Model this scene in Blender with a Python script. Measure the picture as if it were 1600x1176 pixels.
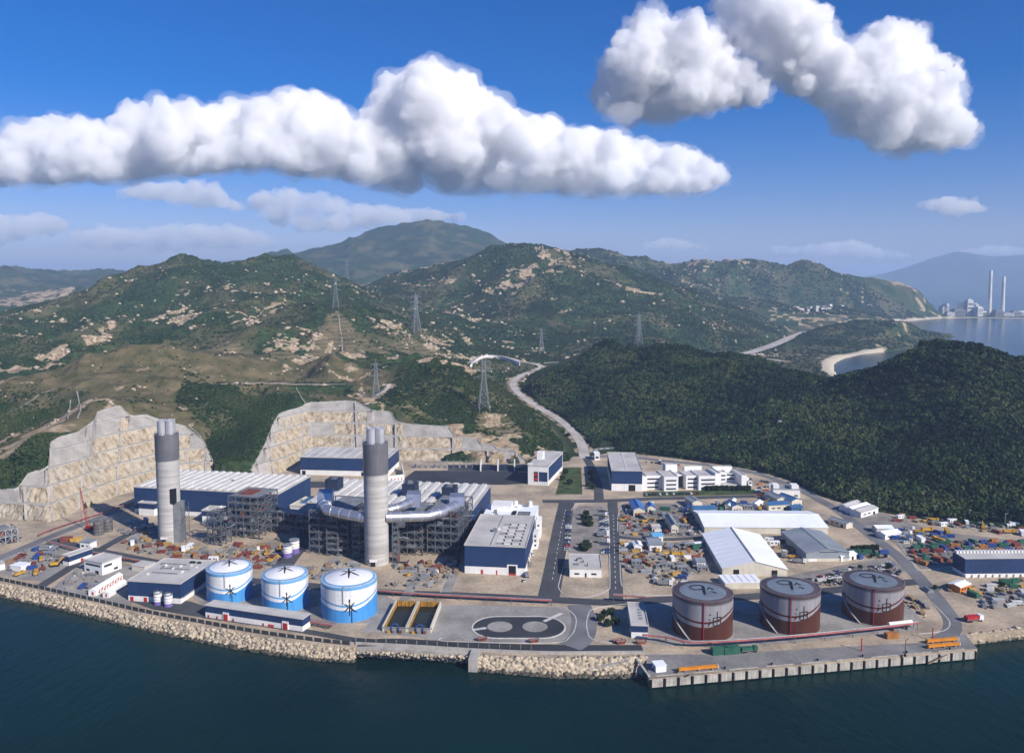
import bpy, bmesh, math, random
import numpy as np
from mathutils import Vector, Matrix, noise as mnoise

random.seed(7)
rng = np.random.default_rng(11)
SC = bpy.context.scene
COL = SC.collection
for _o in list(bpy.data.objects):
    bpy.data.objects.remove(_o)

# ------------------------------------------------------------------ camera
W_PX, H_PX, F_PX, PITCH, PY0, CAMH = 1600.0, 1176.0, 1270.0, math.radians(4.5), 540.0, 180.0
cam = bpy.data.cameras.new('camera')
camo = bpy.data.objects.new('camera', cam)
COL.objects.link(camo)
camo.location = (0, 0, CAMH)
camo.rotation_euler = (math.pi / 2 - PITCH, 0, 0)
cam.sensor_width = 36.0
cam.lens = 36.0 * F_PX / W_PX
cam.shift_y = -(588.0 - PY0) / W_PX
cam.clip_start = 1.0
cam.clip_end = 120000.0
SC.camera = camo

# ------------------------------------------------------------------ sky, sun, exposure
SUN_EL, SUN_ROT = math.radians(33), math.radians(133)
world = bpy.data.worlds.new('World')
SC.world = world
world.use_nodes = True
wn, wl = world.node_tree.nodes, world.node_tree.links
bg = wn['Background']
sky = wn.new('ShaderNodeTexSky')
sky.sky_type = 'NISHITA'
sky.sun_disc = False
sky.sun_elevation = SUN_EL
sky.sun_rotation = SUN_ROT
sky.altitude = 200
sky.air_density = 1.0
sky.dust_density = 0.3
sky.ozone_density = 3.0
hs = wn.new('ShaderNodeHueSaturation')
hs.inputs['Saturation'].default_value = 1.62
hs.inputs['Value'].default_value = 1.0
tint = wn.new('ShaderNodeMix'); tint.data_type = 'RGBA'; tint.blend_type = 'MULTIPLY'; tint.inputs[0].default_value = 1.0
tint.inputs[7].default_value = (1.02, 0.88, 1.34, 1)
wl.new(sky.outputs[0], hs.inputs['Color'])
wl.new(hs.outputs[0], tint.inputs[6])
wl.new(tint.outputs[2], bg.inputs['Color'])
bg.inputs['Strength'].default_value = 0.064

sl = bpy.data.lights.new('sun', 'SUN')
sl.energy = 5.0
sl.angle = math.radians(0.5)
sl.color = (1.0, 0.94, 0.86)
so = bpy.data.objects.new('sun', sl)
COL.objects.link(so)
_sd = Vector((math.sin(SUN_ROT) * math.cos(SUN_EL), math.cos(SUN_ROT) * math.cos(SUN_EL), math.sin(SUN_EL)))
so.rotation_euler = (-_sd).to_track_quat('-Z', 'Y').to_euler()
so.location = _sd * 3000
SC.view_settings.view_transform = 'Standard'
SC.view_settings.look = 'None'
SC.view_settings.exposure = 0.34
SC.view_settings.gamma = 1.0
SC.view_settings.use_curve_mapping = False
SC.render.engine = 'CYCLES'
cy = SC.cycles
cy.max_bounces = 22
cy.diffuse_bounces = 3
cy.glossy_bounces = 3
cy.transmission_bounces = 3
cy.volume_bounces = 20
cy.transparent_max_bounces = 16
cy.caustics_reflective = False
cy.caustics_refractive = False
cy.use_adaptive_sampling = True
cy.adaptive_threshold = 0.02
cy.use_denoising = True
try:
    cy.denoiser = 'OPENIMAGEDENOISE'
except Exception:
    pass

# ------------------------------------------------------------------ measuring helpers: a pixel of the photograph -> a place in the world
_cp, _sp = math.cos(PITCH), math.sin(PITCH)

def ray(px, py):
    u, v = (px - 800.0) / F_PX, (PY0 - py) / F_PX
    return np.array([u, _cp + v * _sp, -_sp + v * _cp])

def GP(px, py, z=0.0):
    d = ray(px, py)
    t = (z - CAMH) / d[2]
    return (d[0] * t, d[1] * t, z)

def DP(px, py, Y):
    d = ray(px, py)
    t = Y / d[1]
    return (d[0] * t, Y, CAMH + d[2] * t)

def DV(px, Y, z):
    return ((px - 800.0) / F_PX * Y, Y, z)

def proj(p):
    y, z = p[1], p[2] - CAMH
    f = y * _cp - z * _sp
    v = (y * _sp + z * _cp) / f
    return 800 + F_PX * p[0] / f, PY0 - F_PX * v

def hgt(px, py, py_top):
    """height of a vertical that stands at ground pixel (px,py) and tops out at py_top"""
    g = GP(px, py)
    lo, hi = 0.0, 170.0
    for _ in range(40):
        m = (lo + hi) / 2
        if proj((g[0], g[1], m))[1] > py_top: lo = m
        else: hi = m
    return lo

# ------------------------------------------------------------------ tags and mesh helpers
def tag(o, label=None, cat=None, group=None, kind=None):
    if label: o['label'] = label
    if cat: o['category'] = cat
    if group: o['group'] = group
    if kind: o['kind'] = kind
    return o

def thing(name, label, cat, loc=(0, 0, 0), rz=0.0, group=None):
    o = bpy.data.objects.new(name, None)
    o.empty_display_size = 0.5
    COL.objects.link(o)
    o.location = loc
    o.rotation_euler = (0, 0, rz)
    return tag(o, label, cat, group)

def copy_tree(o, parent=None, loc=None, rz=None, label=None, group=None):
    c = o.copy()
    COL.objects.link(c)
    c.parent = parent
    if loc is not None: c.location = loc
    if rz is not None: c.rotation_euler = (0, 0, rz)
    if label: c['label'] = label
    if group: c['group'] = group
    for ch in KIDS.get(o.name, []):
        copy_tree(ch, c)
    return c

KIDS = {}

def link(name, me, m, parent=None):
    o = bpy.data.objects.new(name, me)
    if m is not None and not me.materials:
        me.materials.append(m)
    COL.objects.link(o)
    if parent is not None:
        o.parent = parent
        KIDS.setdefault(parent.name, []).append(o)
    return o

class MB:
    def __init__(s):
        s.v, s.f = [], []
    def add(s, vs, fs):
        b = len(s.v)
        s.v += [tuple(map(float, p)) for p in vs]
        s.f += [tuple(i + b for i in f) for f in fs]
        return s
    def box(s, x0, x1, y0, y1, z0, z1):
        return s.add([(x0, y0, z0), (x1, y0, z0), (x1, y1, z0), (x0, y1, z0), (x0, y0, z1), (x1, y0, z1), (x1, y1, z1), (x0, y1, z1)],
                     [(0, 3, 2, 1), (4, 5, 6, 7), (0, 1, 5, 4), (1, 2, 6, 5), (2, 3, 7, 6), (3, 0, 4, 7)])
    def bar(s, a, b, w, h=None):
        a, b = Vector(a), Vector(b)
        d = (b - a)
        if d.length < 1e-6: return s
        d.normalize()
        up = Vector((0, 0, 1)) if abs(d.z) < 0.95 else Vector((0, 1, 0))
        x = d.cross(up).normalized() * (w / 2)
        y = x.cross(d).normalized() * ((h or w) / 2)
        return s.add([a - x - y, a + x - y, a + x + y, a - x + y, b - x - y, b + x - y, b + x + y, b - x + y],
                     [(0, 3, 2, 1), (4, 5, 6, 7), (0, 1, 5, 4), (1, 2, 6, 5), (2, 3, 7, 6), (3, 0, 4, 7)])
    def lathe(s, prof, n=24, c=(0, 0), a0=0.0):
        """prof: list of (r,z) from bottom to top"""
        vs, fs = [], []
        for r, z in prof:
            for i in range(n):
                a = a0 + 2 * math.pi * i / n
                vs.append((c[0] + r * math.cos(a), c[1] + r * math.sin(a), z))
        for k in range(len(prof) - 1):
            for i in range(n):
                j = (i + 1) % n
                fs.append((k * n + i, k * n + j, (k + 1) * n + j, (k + 1) * n + i))
        fs.append(tuple(reversed(range(n))))
        fs.append(tuple(range((len(prof) - 1) * n, len(prof) * n)))
        return s.add(vs, fs)
    def tube(s, pts, r, n=10):
        pts = [Vector(p) for p in pts]
        vs, fs = [], []
        for k, p in enumerate(pts):
            d = (pts[min(k + 1, len(pts) - 1)] - pts[max(k - 1, 0)]).normalized()
            up = Vector((0, 0, 1)) if abs(d.z) < 0.95 else Vector((0, 1, 0))
            x = d.cross(up).normalized()
            y = x.cross(d).normalized()
            for i in range(n):
                a = 2 * math.pi * i / n
                vs.append(p + x * (r * math.cos(a)) + y * (r * math.sin(a)))
        for k in range(len(pts) - 1):
            for i in range(n):
                j = (i + 1) % n
                fs.append((k * n + j, k * n + i, (k + 1) * n + i, (k + 1) * n + j))
        fs.append(tuple(range(n)))
        fs.append(tuple(reversed(range((len(pts) - 1) * n, len(pts) * n))))
        return s.add(vs, fs)
    def prism(s, poly, z0, z1):
        n = len(poly)
        vs = [(p[0], p[1], z0) for p in poly] + [(p[0], p[1], z1) for p in poly]
        fs = [tuple(reversed(range(n))), tuple(range(n, 2 * n))] + [(i, (i + 1) % n, n + (i + 1) % n, n + i) for i in range(n)]
        return s.add(vs, fs)
    def build(s, name, m, parent=None, smooth=None):
        me = bpy.data.meshes.new(name)
        me.from_pydata(s.v, [], s.f)
        me.update()
        if smooth:
            me.shade_smooth()
            try: me.set_sharp_from_angle(angle=math.radians(smooth))
            except Exception: pass
        return link(name, me, m, parent)

# ------------------------------------------------------------------ numpy noise
def _hash(ix, iy, seed):
    h = (ix.astype(np.int64) * 374761393 + iy.astype(np.int64) * 668265263 + seed * 974711) & 0xFFFFFFFF
    h = ((h ^ (h >> 13)) * 1274126177) & 0xFFFFFFFF
    return ((h ^ (h >> 16)) & 0xFFFF) / 65535.0

def vnoise(x, y, seed=0):
    ix, iy = np.floor(x), np.floor(y)
    fx, fy = x - ix, y - iy
    fx = fx * fx * fx * (fx * (fx * 6 - 15) + 10); fy = fy * fy * fy * (fy * (fy * 6 - 15) + 10)
    a, b = _hash(ix, iy, seed), _hash(ix + 1, iy, seed)
    c, d = _hash(ix, iy + 1, seed), _hash(ix + 1, iy + 1, seed)
    return (a + (b - a) * fx) * (1 - fy) + (c + (d - c) * fx) * fy      # 0..1

def fbm(x, y, o=5, seed=0, gain=0.5, ridged=False):
    t, a, n = 0.0, 1.0, 0.0
    for k in range(o):
        ca, sa = math.cos(0.6 * k + 0.3), math.sin(0.6 * k + 0.3)
        q = vnoise(ca * x - sa * y, sa * x + ca * y, seed + k * 17)
        if ridged: q = 1 - np.abs(2 * q - 1)
        t = t + a * q; n += a
        a *= gain; x = x * 2.03; y = y * 2.03
    return t / n

def inside(poly, x, y):
    r = np.zeros(x.shape, bool)
    n = len(poly)
    for i in range(n):
        x1, y1 = poly[i][:2]; x2, y2 = poly[(i + 1) % n][:2]
        c = ((y1 > y) != (y2 > y))
        with np.errstate(divide='ignore', invalid='ignore'):
            r ^= c & (x < (x2 - x1) * (y - y1) / (y2 - y1 + 1e-12) + x1)
    return r

def dist_poly(pts, x, y, closed=False, want_z=False):
    best = np.full(x.shape, 1e18); bz = np.zeros(x.shape)
    m = len(pts)
    for i in range(m if closed else m - 1):
        a, b = pts[i], pts[(i + 1) % m]
        dx, dy = b[0] - a[0], b[1] - a[1]
        t = np.clip(((x - a[0]) * dx + (y - a[1]) * dy) / (dx * dx + dy * dy + 1e-9), 0, 1)
        d = (x - a[0] - t * dx) ** 2 + (y - a[1] - t * dy) ** 2
        w = d < best
        best = np.where(w, d, best)
        if want_z: bz = np.where(w, a[2] + t * (b[2] - a[2]), bz)
    return (np.sqrt(best), bz) if want_z else np.sqrt(best)

def smooth01(x, a, b):
    t = np.clip((x - a) / (b - a), 0, 1)
    return t * t * (3 - 2 * t)

def spline(pts, per=6):
    """Catmull-Rom through pts"""
    P = [np.array(p, float) for p in pts]
    out = []
    for i in range(len(P) - 1):
        p0, p1, p2, p3 = P[max(i - 1, 0)], P[i], P[i + 1], P[min(i + 2, len(P) - 1)]
        for k in range(per):
            t = k / per
            out.append(0.5 * ((2 * p1) + (-p0 + p2) * t + (2 * p0 - 5 * p1 + 4 * p2 - p3) * t * t + (-p0 + 3 * p1 - 3 * p2 + p3) * t ** 3))
    out.append(P[-1])
    return [tuple(p) for p in out]

# ------------------------------------------------------------------ materials
MATS = {}

def mat(name, col, rough=0.7, var=0.12, scale=0.15, metal=0.0, bump=0.0, bscale=1.0, spec=0.3, streak=0.0, dirt=None, sscale=(1.3, 1.3, 0.06), fine=0.0):
    """painted or plain surface: base colour with patchy grime in world metres, optional vertical rain streaks"""
    if name in MATS: return MATS[name]
    m = bpy.data.materials.new(name); m.use_nodes = True
    n, l = m.node_tree.nodes, m.node_tree.links
    b = n['Principled BSDF']
    b.inputs['Roughness'].default_value = rough
    b.inputs['Metallic'].default_value = metal
    b.inputs['Specular IOR Level'].default_value = spec
    g = n.new('ShaderNodeNewGeometry')
    t = n.new('ShaderNodeTexNoise'); t.inputs['Scale'].default_value = scale; t.inputs['Detail'].default_value = 6
    l.new(g.outputs['Position'], t.inputs['Vector'])
    r = n.new('ShaderNodeValToRGB')
    c = np.array(col, float)
    dk = np.array(dirt, float) if dirt is not None else c * (1 - 1.6 * var)
    r.color_ramp.elements[0].position = 0.30; r.color_ramp.elements[0].color = (*dk, 1)
    r.color_ramp.elements[1].position = 0.62; r.color_ramp.elements[1].color = (*np.minimum(c * (1 + 0.5 * var), 0.95), 1)
    l.new(t.outputs['Fac'], r.inputs['Fac'])
    out = r.outputs['Color']
    if fine > 0:
        tf = n.new('ShaderNodeTexNoise'); tf.inputs['Scale'].default_value = scale * 9; tf.inputs['Detail'].default_value = 8; tf.inputs['Roughness'].default_value = .7
        l.new(g.outputs['Position'], tf.inputs['Vector'])
        mf = n.new('ShaderNodeMapRange'); mf.inputs[1].default_value = .32; mf.inputs[2].default_value = .66; mf.inputs[3].default_value = 1 - fine; mf.inputs[4].default_value = 1 + fine * .35
        l.new(tf.outputs['Fac'], mf.inputs[0])
        xf = n.new('ShaderNodeMix'); xf.data_type = 'RGBA'; xf.blend_type = 'MULTIPLY'; xf.inputs[0].default_value = 1
        l.new(out, xf.inputs[6]); l.new(mf.outputs[0], xf.inputs[7]); out = xf.outputs[2]
    if streak > 0:
        mp = n.new('ShaderNodeMapping'); mp.inputs['Scale'].default_value = sscale
        l.new(g.outputs['Position'], mp.inputs['Vector'])
        t2 = n.new('ShaderNodeTexNoise'); t2.inputs['Scale'].default_value = 0.9; t2.inputs['Detail'].default_value = 4
        l.new(mp.outputs[0], t2.inputs['Vector'])
        mr = n.new('ShaderNodeMapRange'); mr.inputs[1].default_value = 0.35; mr.inputs[2].default_value = 0.65
        mr.inputs[3].default_value = 1 - streak; mr.inputs[4].default_value = 1.0
        l.new(t2.outputs['Fac'], mr.inputs[0])
        mx = n.new('ShaderNodeMix'); mx.data_type = 'RGBA'; mx.blend_type = 'MULTIPLY'; mx.inputs[0].default_value = 1
        l.new(out, mx.inputs[6]); l.new(mr.outputs[0], mx.inputs[7])
        out = mx.outputs[2]
    l.new(out, b.inputs['Base Color'])
    if bump > 0:
        t3 = n.new('ShaderNodeTexNoise'); t3.inputs['Scale'].default_value = bscale; t3.inputs['Detail'].default_value = 5
        l.new(g.outputs['Position'], t3.inputs['Vector'])
        bp = n.new('ShaderNodeBump'); bp.inputs['Strength'].default_value = 1; bp.inputs['Distance'].default_value = bump
        l.new(t3.outputs['Fac'], bp.inputs['Height']); l.new(bp.outputs[0], b.inputs['Normal'])
    MATS[name] = m
    return m
# ================================================================== the large structure: sea, hills, cut slopes
WATER_Z = -5.0
ROADS_HILL = {
    'access': [GP(914, 716, .1), GP(908, 692, 2), GP(893, 672, 5), GP(872, 654, 9), GP(848, 640, 12), GP(820, 622, 17), GP(805, 608, 20), GP(802, 597, 23), GP(815, 586, 26), GP(838, 578, 29), GP(846, 573, 31), GP(836, 568, 34), GP(812, 564, 37), GP(790, 558, 40), GP(770, 555, 42), GP(752, 557, 42), GP(735, 567, 40)],
    'far': [GP(1118, 561, 6), GP(1150, 556, 6), GP(1180, 548, 7), GP(1210, 538, 8), GP(1235, 527, 8), GP(1258, 518, 8)],
    'valley': [GP(838, 568, 33), GP(862, 566, 30), GP(890, 566, 28)],
    'flat': [GP(1140, 558, 5), GP(1190, 560, 5), GP(1225, 564, 4)],
    'track': [GP(335, 600, 62), GP(420, 598, 60), GP(470, 600, 60), GP(540, 600, 58)],
    'spur': [GP(608, 600, 58), GP(604, 608, 55), GP(585, 620, 50), GP(572, 632, 46)],
}
ROAD_W = {'access': 11, 'far': 30, 'valley': 9, 'flat': 14, 'track': 4, 'spur': 5}
ROADS_HILL = {k: spline(v, 5) for k, v in ROADS_HILL.items()}

# ---- the two engineered rock cuts: toe pixel on the plant level, top pixel where the face dies into the hillside
NS = 61
def cut_sections(toe_px, top_px, slope, n):
    """pairs of toe / top points; the top is found along its sight line at the given batter"""
    toe, top = [], []
    for (tx, ty), (ux, uy), sl_ in zip(toe_px, top_px, slope):
        t0 = np.array(GP(tx, ty, 0.0))
        lo, hi = t0[1] + 2, t0[1] + 320
        for _ in range(50):
            m = (lo + hi) / 2
            q = DP(ux, uy, m)
            if q[2] > sl_ * math.hypot(q[0] - t0[0], q[1] - t0[1]): lo = m
            else: hi = m
        toe.append(t0); top.append(np.array(DP(ux, uy, lo)))
    def res(P):
        P = np.array(P); s = np.linspace(0, len(P) - 1, n)
        i = np.minimum(s.astype(int), len(P) - 2); f = (s - i)[:, None]
        return P[i] * (1 - f) + P[i + 1] * f
    return res(toe), res(top)

CUT_A = cut_sections([(-90, 803), (-30, 807), (5, 810), (30, 812), (48, 813), (72, 816), (80, 815), (92, 810), (112, 802), (128, 795), (150, 787), (176, 777), (198, 770), (222, 763), (250, 754), (285, 747), (312, 744), (332, 741)],
                     [(-90, 752), (-30, 762), (5, 766), (26, 765), (44, 740), (75, 732), (78, 692), (92, 684), (122, 676), (146, 658), (152, 644), (187, 634), (204, 651), (228, 649), (250, 657), (290, 667), (319, 690), (334, 724)],
                     [.8, .8, .8, .8, .75, .7, .64, .62, .6, .58, .56, .56, .58, .58, .6, .62, .66, .7], NS)
CUT_B = cut_sections([(400, 748), (424, 742), (440, 738), (455, 732), (475, 722), (486, 719), (540, 719), (560, 719), (585, 719), (612, 719), (620, 719), (640, 719), (700, 720), (712, 720), (747, 721), (752, 721), (772, 722), (778, 722), (801, 723), (820, 724)],
                     [(392, 736), (416, 690), (426, 663), (437, 646), (470, 637), (480, 630), (540, 627), (556, 628), (584, 643), (611, 644), (620, 660), (640, 664), (700, 667), (712, 684), (746, 686), (752, 695), (771, 696), (777, 702), (800, 703), (820, 718)],
                     [.7, .64, .62, .6, .58, .58, .58, .6, .62, .64, .68, .7, .74, .76, .8, .8, .85, .85, .9, .9], NS)

C = []
def add(*pts): C.extend(pts)
# skyline of the big hill on the left and its face
add(*[DP(*p) for p in [(-300, 540, 1400), (-150, 520, 1550), (0, 497, 1700), (90, 470, 1800), (150, 447, 1900), (200, 425, 1950), (240, 415, 1980), (285, 403, 2000), (320, 411, 2000), (380, 409, 2000), (440, 400, 2050), (480, 412, 2050), (510, 430, 2080), (545, 443, 2100), (600, 470, 2000), (650, 498, 1850), (700, 522, 1750), (760, 537, 1680), (830, 552, 1650)]])
add(*[DP(*p) for p in [(300, 470, 1700), (420, 480, 1600), (525, 482, 1500), (150, 500, 1600), (50, 535, 1420), (230, 520, 1450), (350, 520, 1400), (470, 560, 1230), (620, 556, 1290), (400, 542, 1250), (560, 520, 1400)]])
add(DV(-300, 1100, 55), DV(-100, 1130, 58), DV(60, 1150, 56), DV(200, 1160, 66), DV(300, 1150, 70), DV(680, 1330, 45))
add(DV(-200, 2200, 55), DV(0, 2300, 45), DV(100, 2500, 60), DV(300, 2700, 110), DV(480, 2700, 100), DV(-300, 2900, 50), DV(-150, 1900, 60), DV(30, 2000, 80))
# grassy plateau above the left cut
add(*[DP(*p) for p in [(-150, 655, 820), (0, 602, 900), (60, 581, 930), (130, 560, 960), (200, 546, 990), (250, 542, 1010), (300, 563, 990), (350, 558, 1060), (430, 562, 1100), (0, 690, 770), (-100, 730, 700), (50, 650, 820), (100, 618, 860), (180, 598, 900), (250, 600, 900), (330, 640, 850), (352, 690, 800), (350, 600, 930), (420, 612, 930), (428, 645, 890), (300, 640, 840), (480, 600, 960), (560, 600, 970), (610, 590, 980)]])
# hillock with the pylon
add(*[DP(*p) for p in [(600, 570, 1080), (690, 560, 1080), (740, 580, 1050), (760, 640, 900), (830, 690, 830), (870, 690, 850), (700, 640, 900), (650, 610, 950), (800, 660, 880), (840, 660, 900)]])
for _k in ROADS_HILL: add(*ROADS_HILL[_k][::5])
# dark green hill on the right
add(*[DP(*p) for p in [(820, 602, 1180), (850, 590, 1200), (880, 576, 1220), (910, 563, 1235), (940, 551, 1250), (970, 542, 1260), (1005, 546, 1250), (1040, 553, 1230), (1110, 561, 1180), (1140, 566, 1150), (1170, 571, 1120), (1205, 580, 1085), (1240, 588, 1050), (1270, 594, 1025), (1300, 597, 1000), (1330, 592, 985), (1360, 582, 970), (1390, 569, 960), (1420, 556, 950), (1450, 545, 945), (1480, 539, 940), (1510, 542, 935), (1540, 551, 930), (1570, 563, 915), (1600, 576, 900), (1700, 600, 880), (1850, 640, 850), (2050, 700, 820)]])
add(*[DP(*p) for p in [(1000, 640, 990), (1100, 640, 960), (1200, 650, 900), (1300, 680, 830), (1400, 700, 780), (1500, 690, 760), (1480, 620, 850), (1600, 690, 760), (1300, 625, 930), (1400, 640, 870), (1700, 720, 740)]])
FOOT = [(915, 715), (960, 706), (1030, 713), (1100, 722), (1180, 735), (1230, 750), (1290, 778), (1340, 793), (1400, 805), (1500, 819), (1600, 827), (1750, 835), (2000, 845)]
add(*[GP(x, y, 1.0) for x, y in FOOT])
add(DV(1000, 1370, 55), DV(1110, 1300, 48), DV(1170, 1240, 44), DV(1240, 1160, 38), DV(1300, 1110, 36), DV(1360, 1070, 44), DV(1420, 1050, 60), DV(1540, 1030, 60), DV(1620, 1000, 40))
add(DV(900, 1480, 18), DV(1000, 1500, 22), DV(1100, 1500, 6), DV(1250, 1500, 4), DV(1300, 1560, 2), DV(1400, 1300, -9), DV(1500, 1220, -10), DV(1620, 1160, -10), DV(1800, 1100, -10))
add(*[GP(*p) for p in [(1150, 575, 3), (1230, 580, 3), (1200, 560, 4), (1280, 566, 3), (1265, 545, 3)]])
# boulder-strewn hill in the middle distance
add(*[DP(*p) for p in [(555, 462, 2650), (600, 440, 2700), (640, 425, 2700), (700, 411, 2700), (740, 405, 2700), (805, 384, 2650), (860, 388, 2600), (920, 405, 2600), (1010, 430, 2600), (1100, 460, 2700), (1180, 490, 2800), (1230, 511, 2900)]])
add(*[DP(*p) for p in [(650, 480, 2250), (720, 470, 2300), (800, 450, 2300), (900, 470, 2200), (1000, 500, 2100), (850, 520, 1900), (950, 530, 1800), (1050, 535, 1850), (1110, 520, 2100), (998, 536, 1590), (846, 546, 1750)]])
add(GP(870, 557, 30), GP(930, 558, 28), GP(1060, 549, 18), GP(1120, 546, 10))
# long ridge behind it
add(*[DP(*p) for p in [(895, 398, 3600), (960, 400, 3700), (1040, 415, 3800), (1100, 405, 3900), (1150, 410, 3900), (1200, 415, 3900), (1250, 420, 3900), (1280, 418, 3900), (1330, 432, 4000), (1365, 436, 4080), (1400, 440, 4150), (1430, 452, 4180), (1455, 475, 4200), (1466, 488, 4200)]])
add(*[DP(*p) for p in [(1000, 450, 3300), (1100, 460, 3300), (1200, 470, 3300), (1300, 480, 3450), (1400, 478, 3960), (1350, 470, 3800)]])
add(*[GP(*p) for p in [(1240, 500, 8), (1300, 500, 5), (1400, 497, 3), (1180, 499, 14), (1240, 520, 6)]])
# low headland
add(*[DP(*p) for p in [(1250, 538, 2150), (1300, 509, 2400), (1340, 501, 2450), (1400, 503, 2500), (1440, 510, 2550), (1478, 521, 2600)]])
add(*[GP(*p) for p in [(1250, 560, 3), (1300, 574, 1), (1330, 557, 1), (1385, 550, 0)]])
# the blue peak and the left distance
add(*[DP(*p) for p in [(450, 396, 5200), (490, 388, 5200), (530, 384, 5200), (570, 364, 5250), (600, 354, 5300), (640, 349, 5300), (665, 344, 5300), (700, 350, 5300), (740, 358, 5300), (770, 370, 5300), (800, 386, 5300), (860, 402, 5200), (1000, 420, 5200), (680, 405, 4600), (600, 412, 4500), (720, 410, 4500), (550, 412, 4600)]])
add(DV(560, 3600, 120), DV(700, 3600, 150), DV(800, 3500, 150), DV(900, 3100, 120), DV(700, 6300, 200), DV(400, 6300, 150), DV(950, 4300, 120), DV(1040, 4350, 100), DV(1250, 4450, 60), DV(1100, 4800, 70), DV(1300, 4800, 5), DV(1450, 4900, -8))
add(*[DP(*p) for p in [(-300, 445, 4500), (-100, 435, 4500), (-30, 426, 4500), (8, 419, 4500), (35, 430, 4500), (70, 441, 4500), (110, 440, 4600), (170, 431, 4800), (240, 427, 5200), (330, 412, 6000), (60, 466, 3300), (130, 452, 3500), (0, 470, 3200)]])
add(DV(0, 6300, 120), DV(200, 6500, 100), DV(-400, 6000, 100), DV(300, 4200, 130))
# edges of the cuts
for toe, top in (CUT_A, CUT_B):
    for i in range(0, NS, 4):
        add(tuple(top[i]))
        d = top[i] - toe[i]; d[2] = 0; d /= np.linalg.norm(d)
        q = top[i] + d * 22; q[2] += 5
        add(tuple(q))
C = np.array(C, float)
_keep = [0]
for i in range(1, len(C)):
    if np.min(np.hypot(C[_keep][:, 0] - C[i, 0], C[_keep][:, 1] - C[i, 1])) > 6: _keep.append(i)
C = C[_keep]
def _fit(P, v, c, reg):
    A_ = np.sqrt((P[:, None, 0] - P[None, :, 0]) ** 2 + (P[:, None, 1] - P[None, :, 1]) ** 2 + c * c)
    k_ = len(P); M_ = np.zeros((k_ + 1, k_ + 1)); M_[:k_, :k_] = A_ - np.eye(k_) * reg; M_[:k_, k_] = 1; M_[k_, :k_] = 1
    return np.linalg.solve(M_, np.append(v, 0))
def _eval(P, w, c, x, y):
    X, Y = x.ravel(), y.ravel(); out = np.empty(len(X))
    for a_ in range(0, len(X), 40000):
        b_ = a_ + 40000
        out[a_:b_] = np.sqrt((X[a_:b_, None] - P[None, :, 0]) ** 2 + (Y[a_:b_, None] - P[None, :, 1]) ** 2 + c * c).astype(np.float32) @ w[:-1].astype(np.float32) + w[-1]
    return out.reshape(x.shape)
def relief(x, y, z0):
    """spurs and gullies: warped ridged noise scaled with the height of the ground"""
    far = smooth01(y, 1050, 2300)
    wx = fbm(x / 260, y / 260, 3, 91) * 1.2; wy = fbm(x / 260, y / 260, 3, 92) * 1.2
    rn = fbm(x / 190 + wx, y / 190 + wy, 6, 5, 0.5, True) - 0.60
    rf = fbm(x / 520 + wx * .6, y / 520 + wy * .6, 7, 6, 0.55, True) - 0.60
    z = np.clip(z0, 0, 190)
    r_ = z * (0.8 * rn * (1 - far) + (0.62 * rf + .14 * rn) * far)
    return r_ + (fbm(x / 26, y / 26, 4, 33) - 0.5) * np.clip(z * 0.10, 0, 6)
_w0 = _fit(C, C[:, 2], 30.0, 1.0)
_nz = relief(C[:, 0], C[:, 1], _eval(C, _w0, 30.0, C[:, 0], C[:, 1]))
_w1 = _fit(C, C[:, 2] - _nz, 30.0, 1.0)

# ---- plan outlines
PLANT = [GP(x, y)[:2] for x, y in [(-300, 880), (-90, 803), (-30, 807), (5, 810), (48, 813), (76, 816), (112, 802), (150, 787), (198, 770), (250, 754), (285, 747), (332, 741), (400, 748), (424, 742), (440, 738), (455, 732), (475, 722), (486, 719), (640, 719), (820, 724), (840, 726), (880, 722), (905, 716)] + FOOT + [(2000, 1010), (1600, 1003), (1500, 1012), (1000, 1046), (560, 1020), (300, 985), (0, 915), (-300, 930)]]
LAND = [GP(x, y, WATER_Z)[:2] for x, y in [(-400, 860), (-250, 885), (-120, 905), (0, 930), (100, 953), (200, 975), (300, 998), (400, 1016), (500, 1030), (550, 1033), (560, 1020), (735, 1030), (740, 1042), (870, 1052), (1000, 1052), (1300, 1030), (1510, 1003), (1600, 996), (1750, 985), (2100, 960)]]
LAND += [DV(2100, 800, 0)[:2], DV(1900, 950, 0)[:2], DV(1700, 1060, 0)[:2], DV(1600, 1120, 0)[:2], DV(1450, 1270, 0)[:2], DV(1330, 1500, 0)[:2]]
LAND += [GP(x, y, WATER_Z)[:2] for x, y in [(1308, 586), (1303, 577), (1306, 567), (1322, 559), (1350, 553), (1392, 549), (1420, 545), (1450, 538), (1478, 530), (1492, 526), (1485, 520)]]
LAND += [DV(1470, 2750, 0)[:2], DV(1440, 2900, 0)[:2], DV(1410, 3100, 0)[:2]]
LAND += [GP(x, y, WATER_Z)[:2] for x, y in [(1398, 502), (1420, 501), (1445, 499), (1470, 497), (1520, 496.5), (1570, 497), (1640, 498), (1720, 498)]]
LAND += [DV(1720, 4750, 0)[:2], DV(1600, 4800, 0)[:2], DV(1480, 4700, 0)[:2], DV(1440, 4900, 0)[:2], DV(1300, 5200, 0)[:2], DV(1200, 6600, 0)[:2], DV(1000, 9000, 0)[:2], DV(-800, 9000, 0)[:2], DV(-1200, 3000, 0)[:2], DV(-900, 1000, 0)[:2], DV(-600, 640, 0)[:2]]

def height(x, y):
    """terrain height without the flat plant (world metres)"""
    return _eval(C, _w1, 30.0, x, y) + relief(x, y, _eval(C, _w0, 30.0, x, y))

CUTPOLY = [[tuple(p[:2]) for p in toe] + [tuple(p[:2]) for p in top[::-1]] for toe, top in (CUT_A, CUT_B)]

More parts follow.
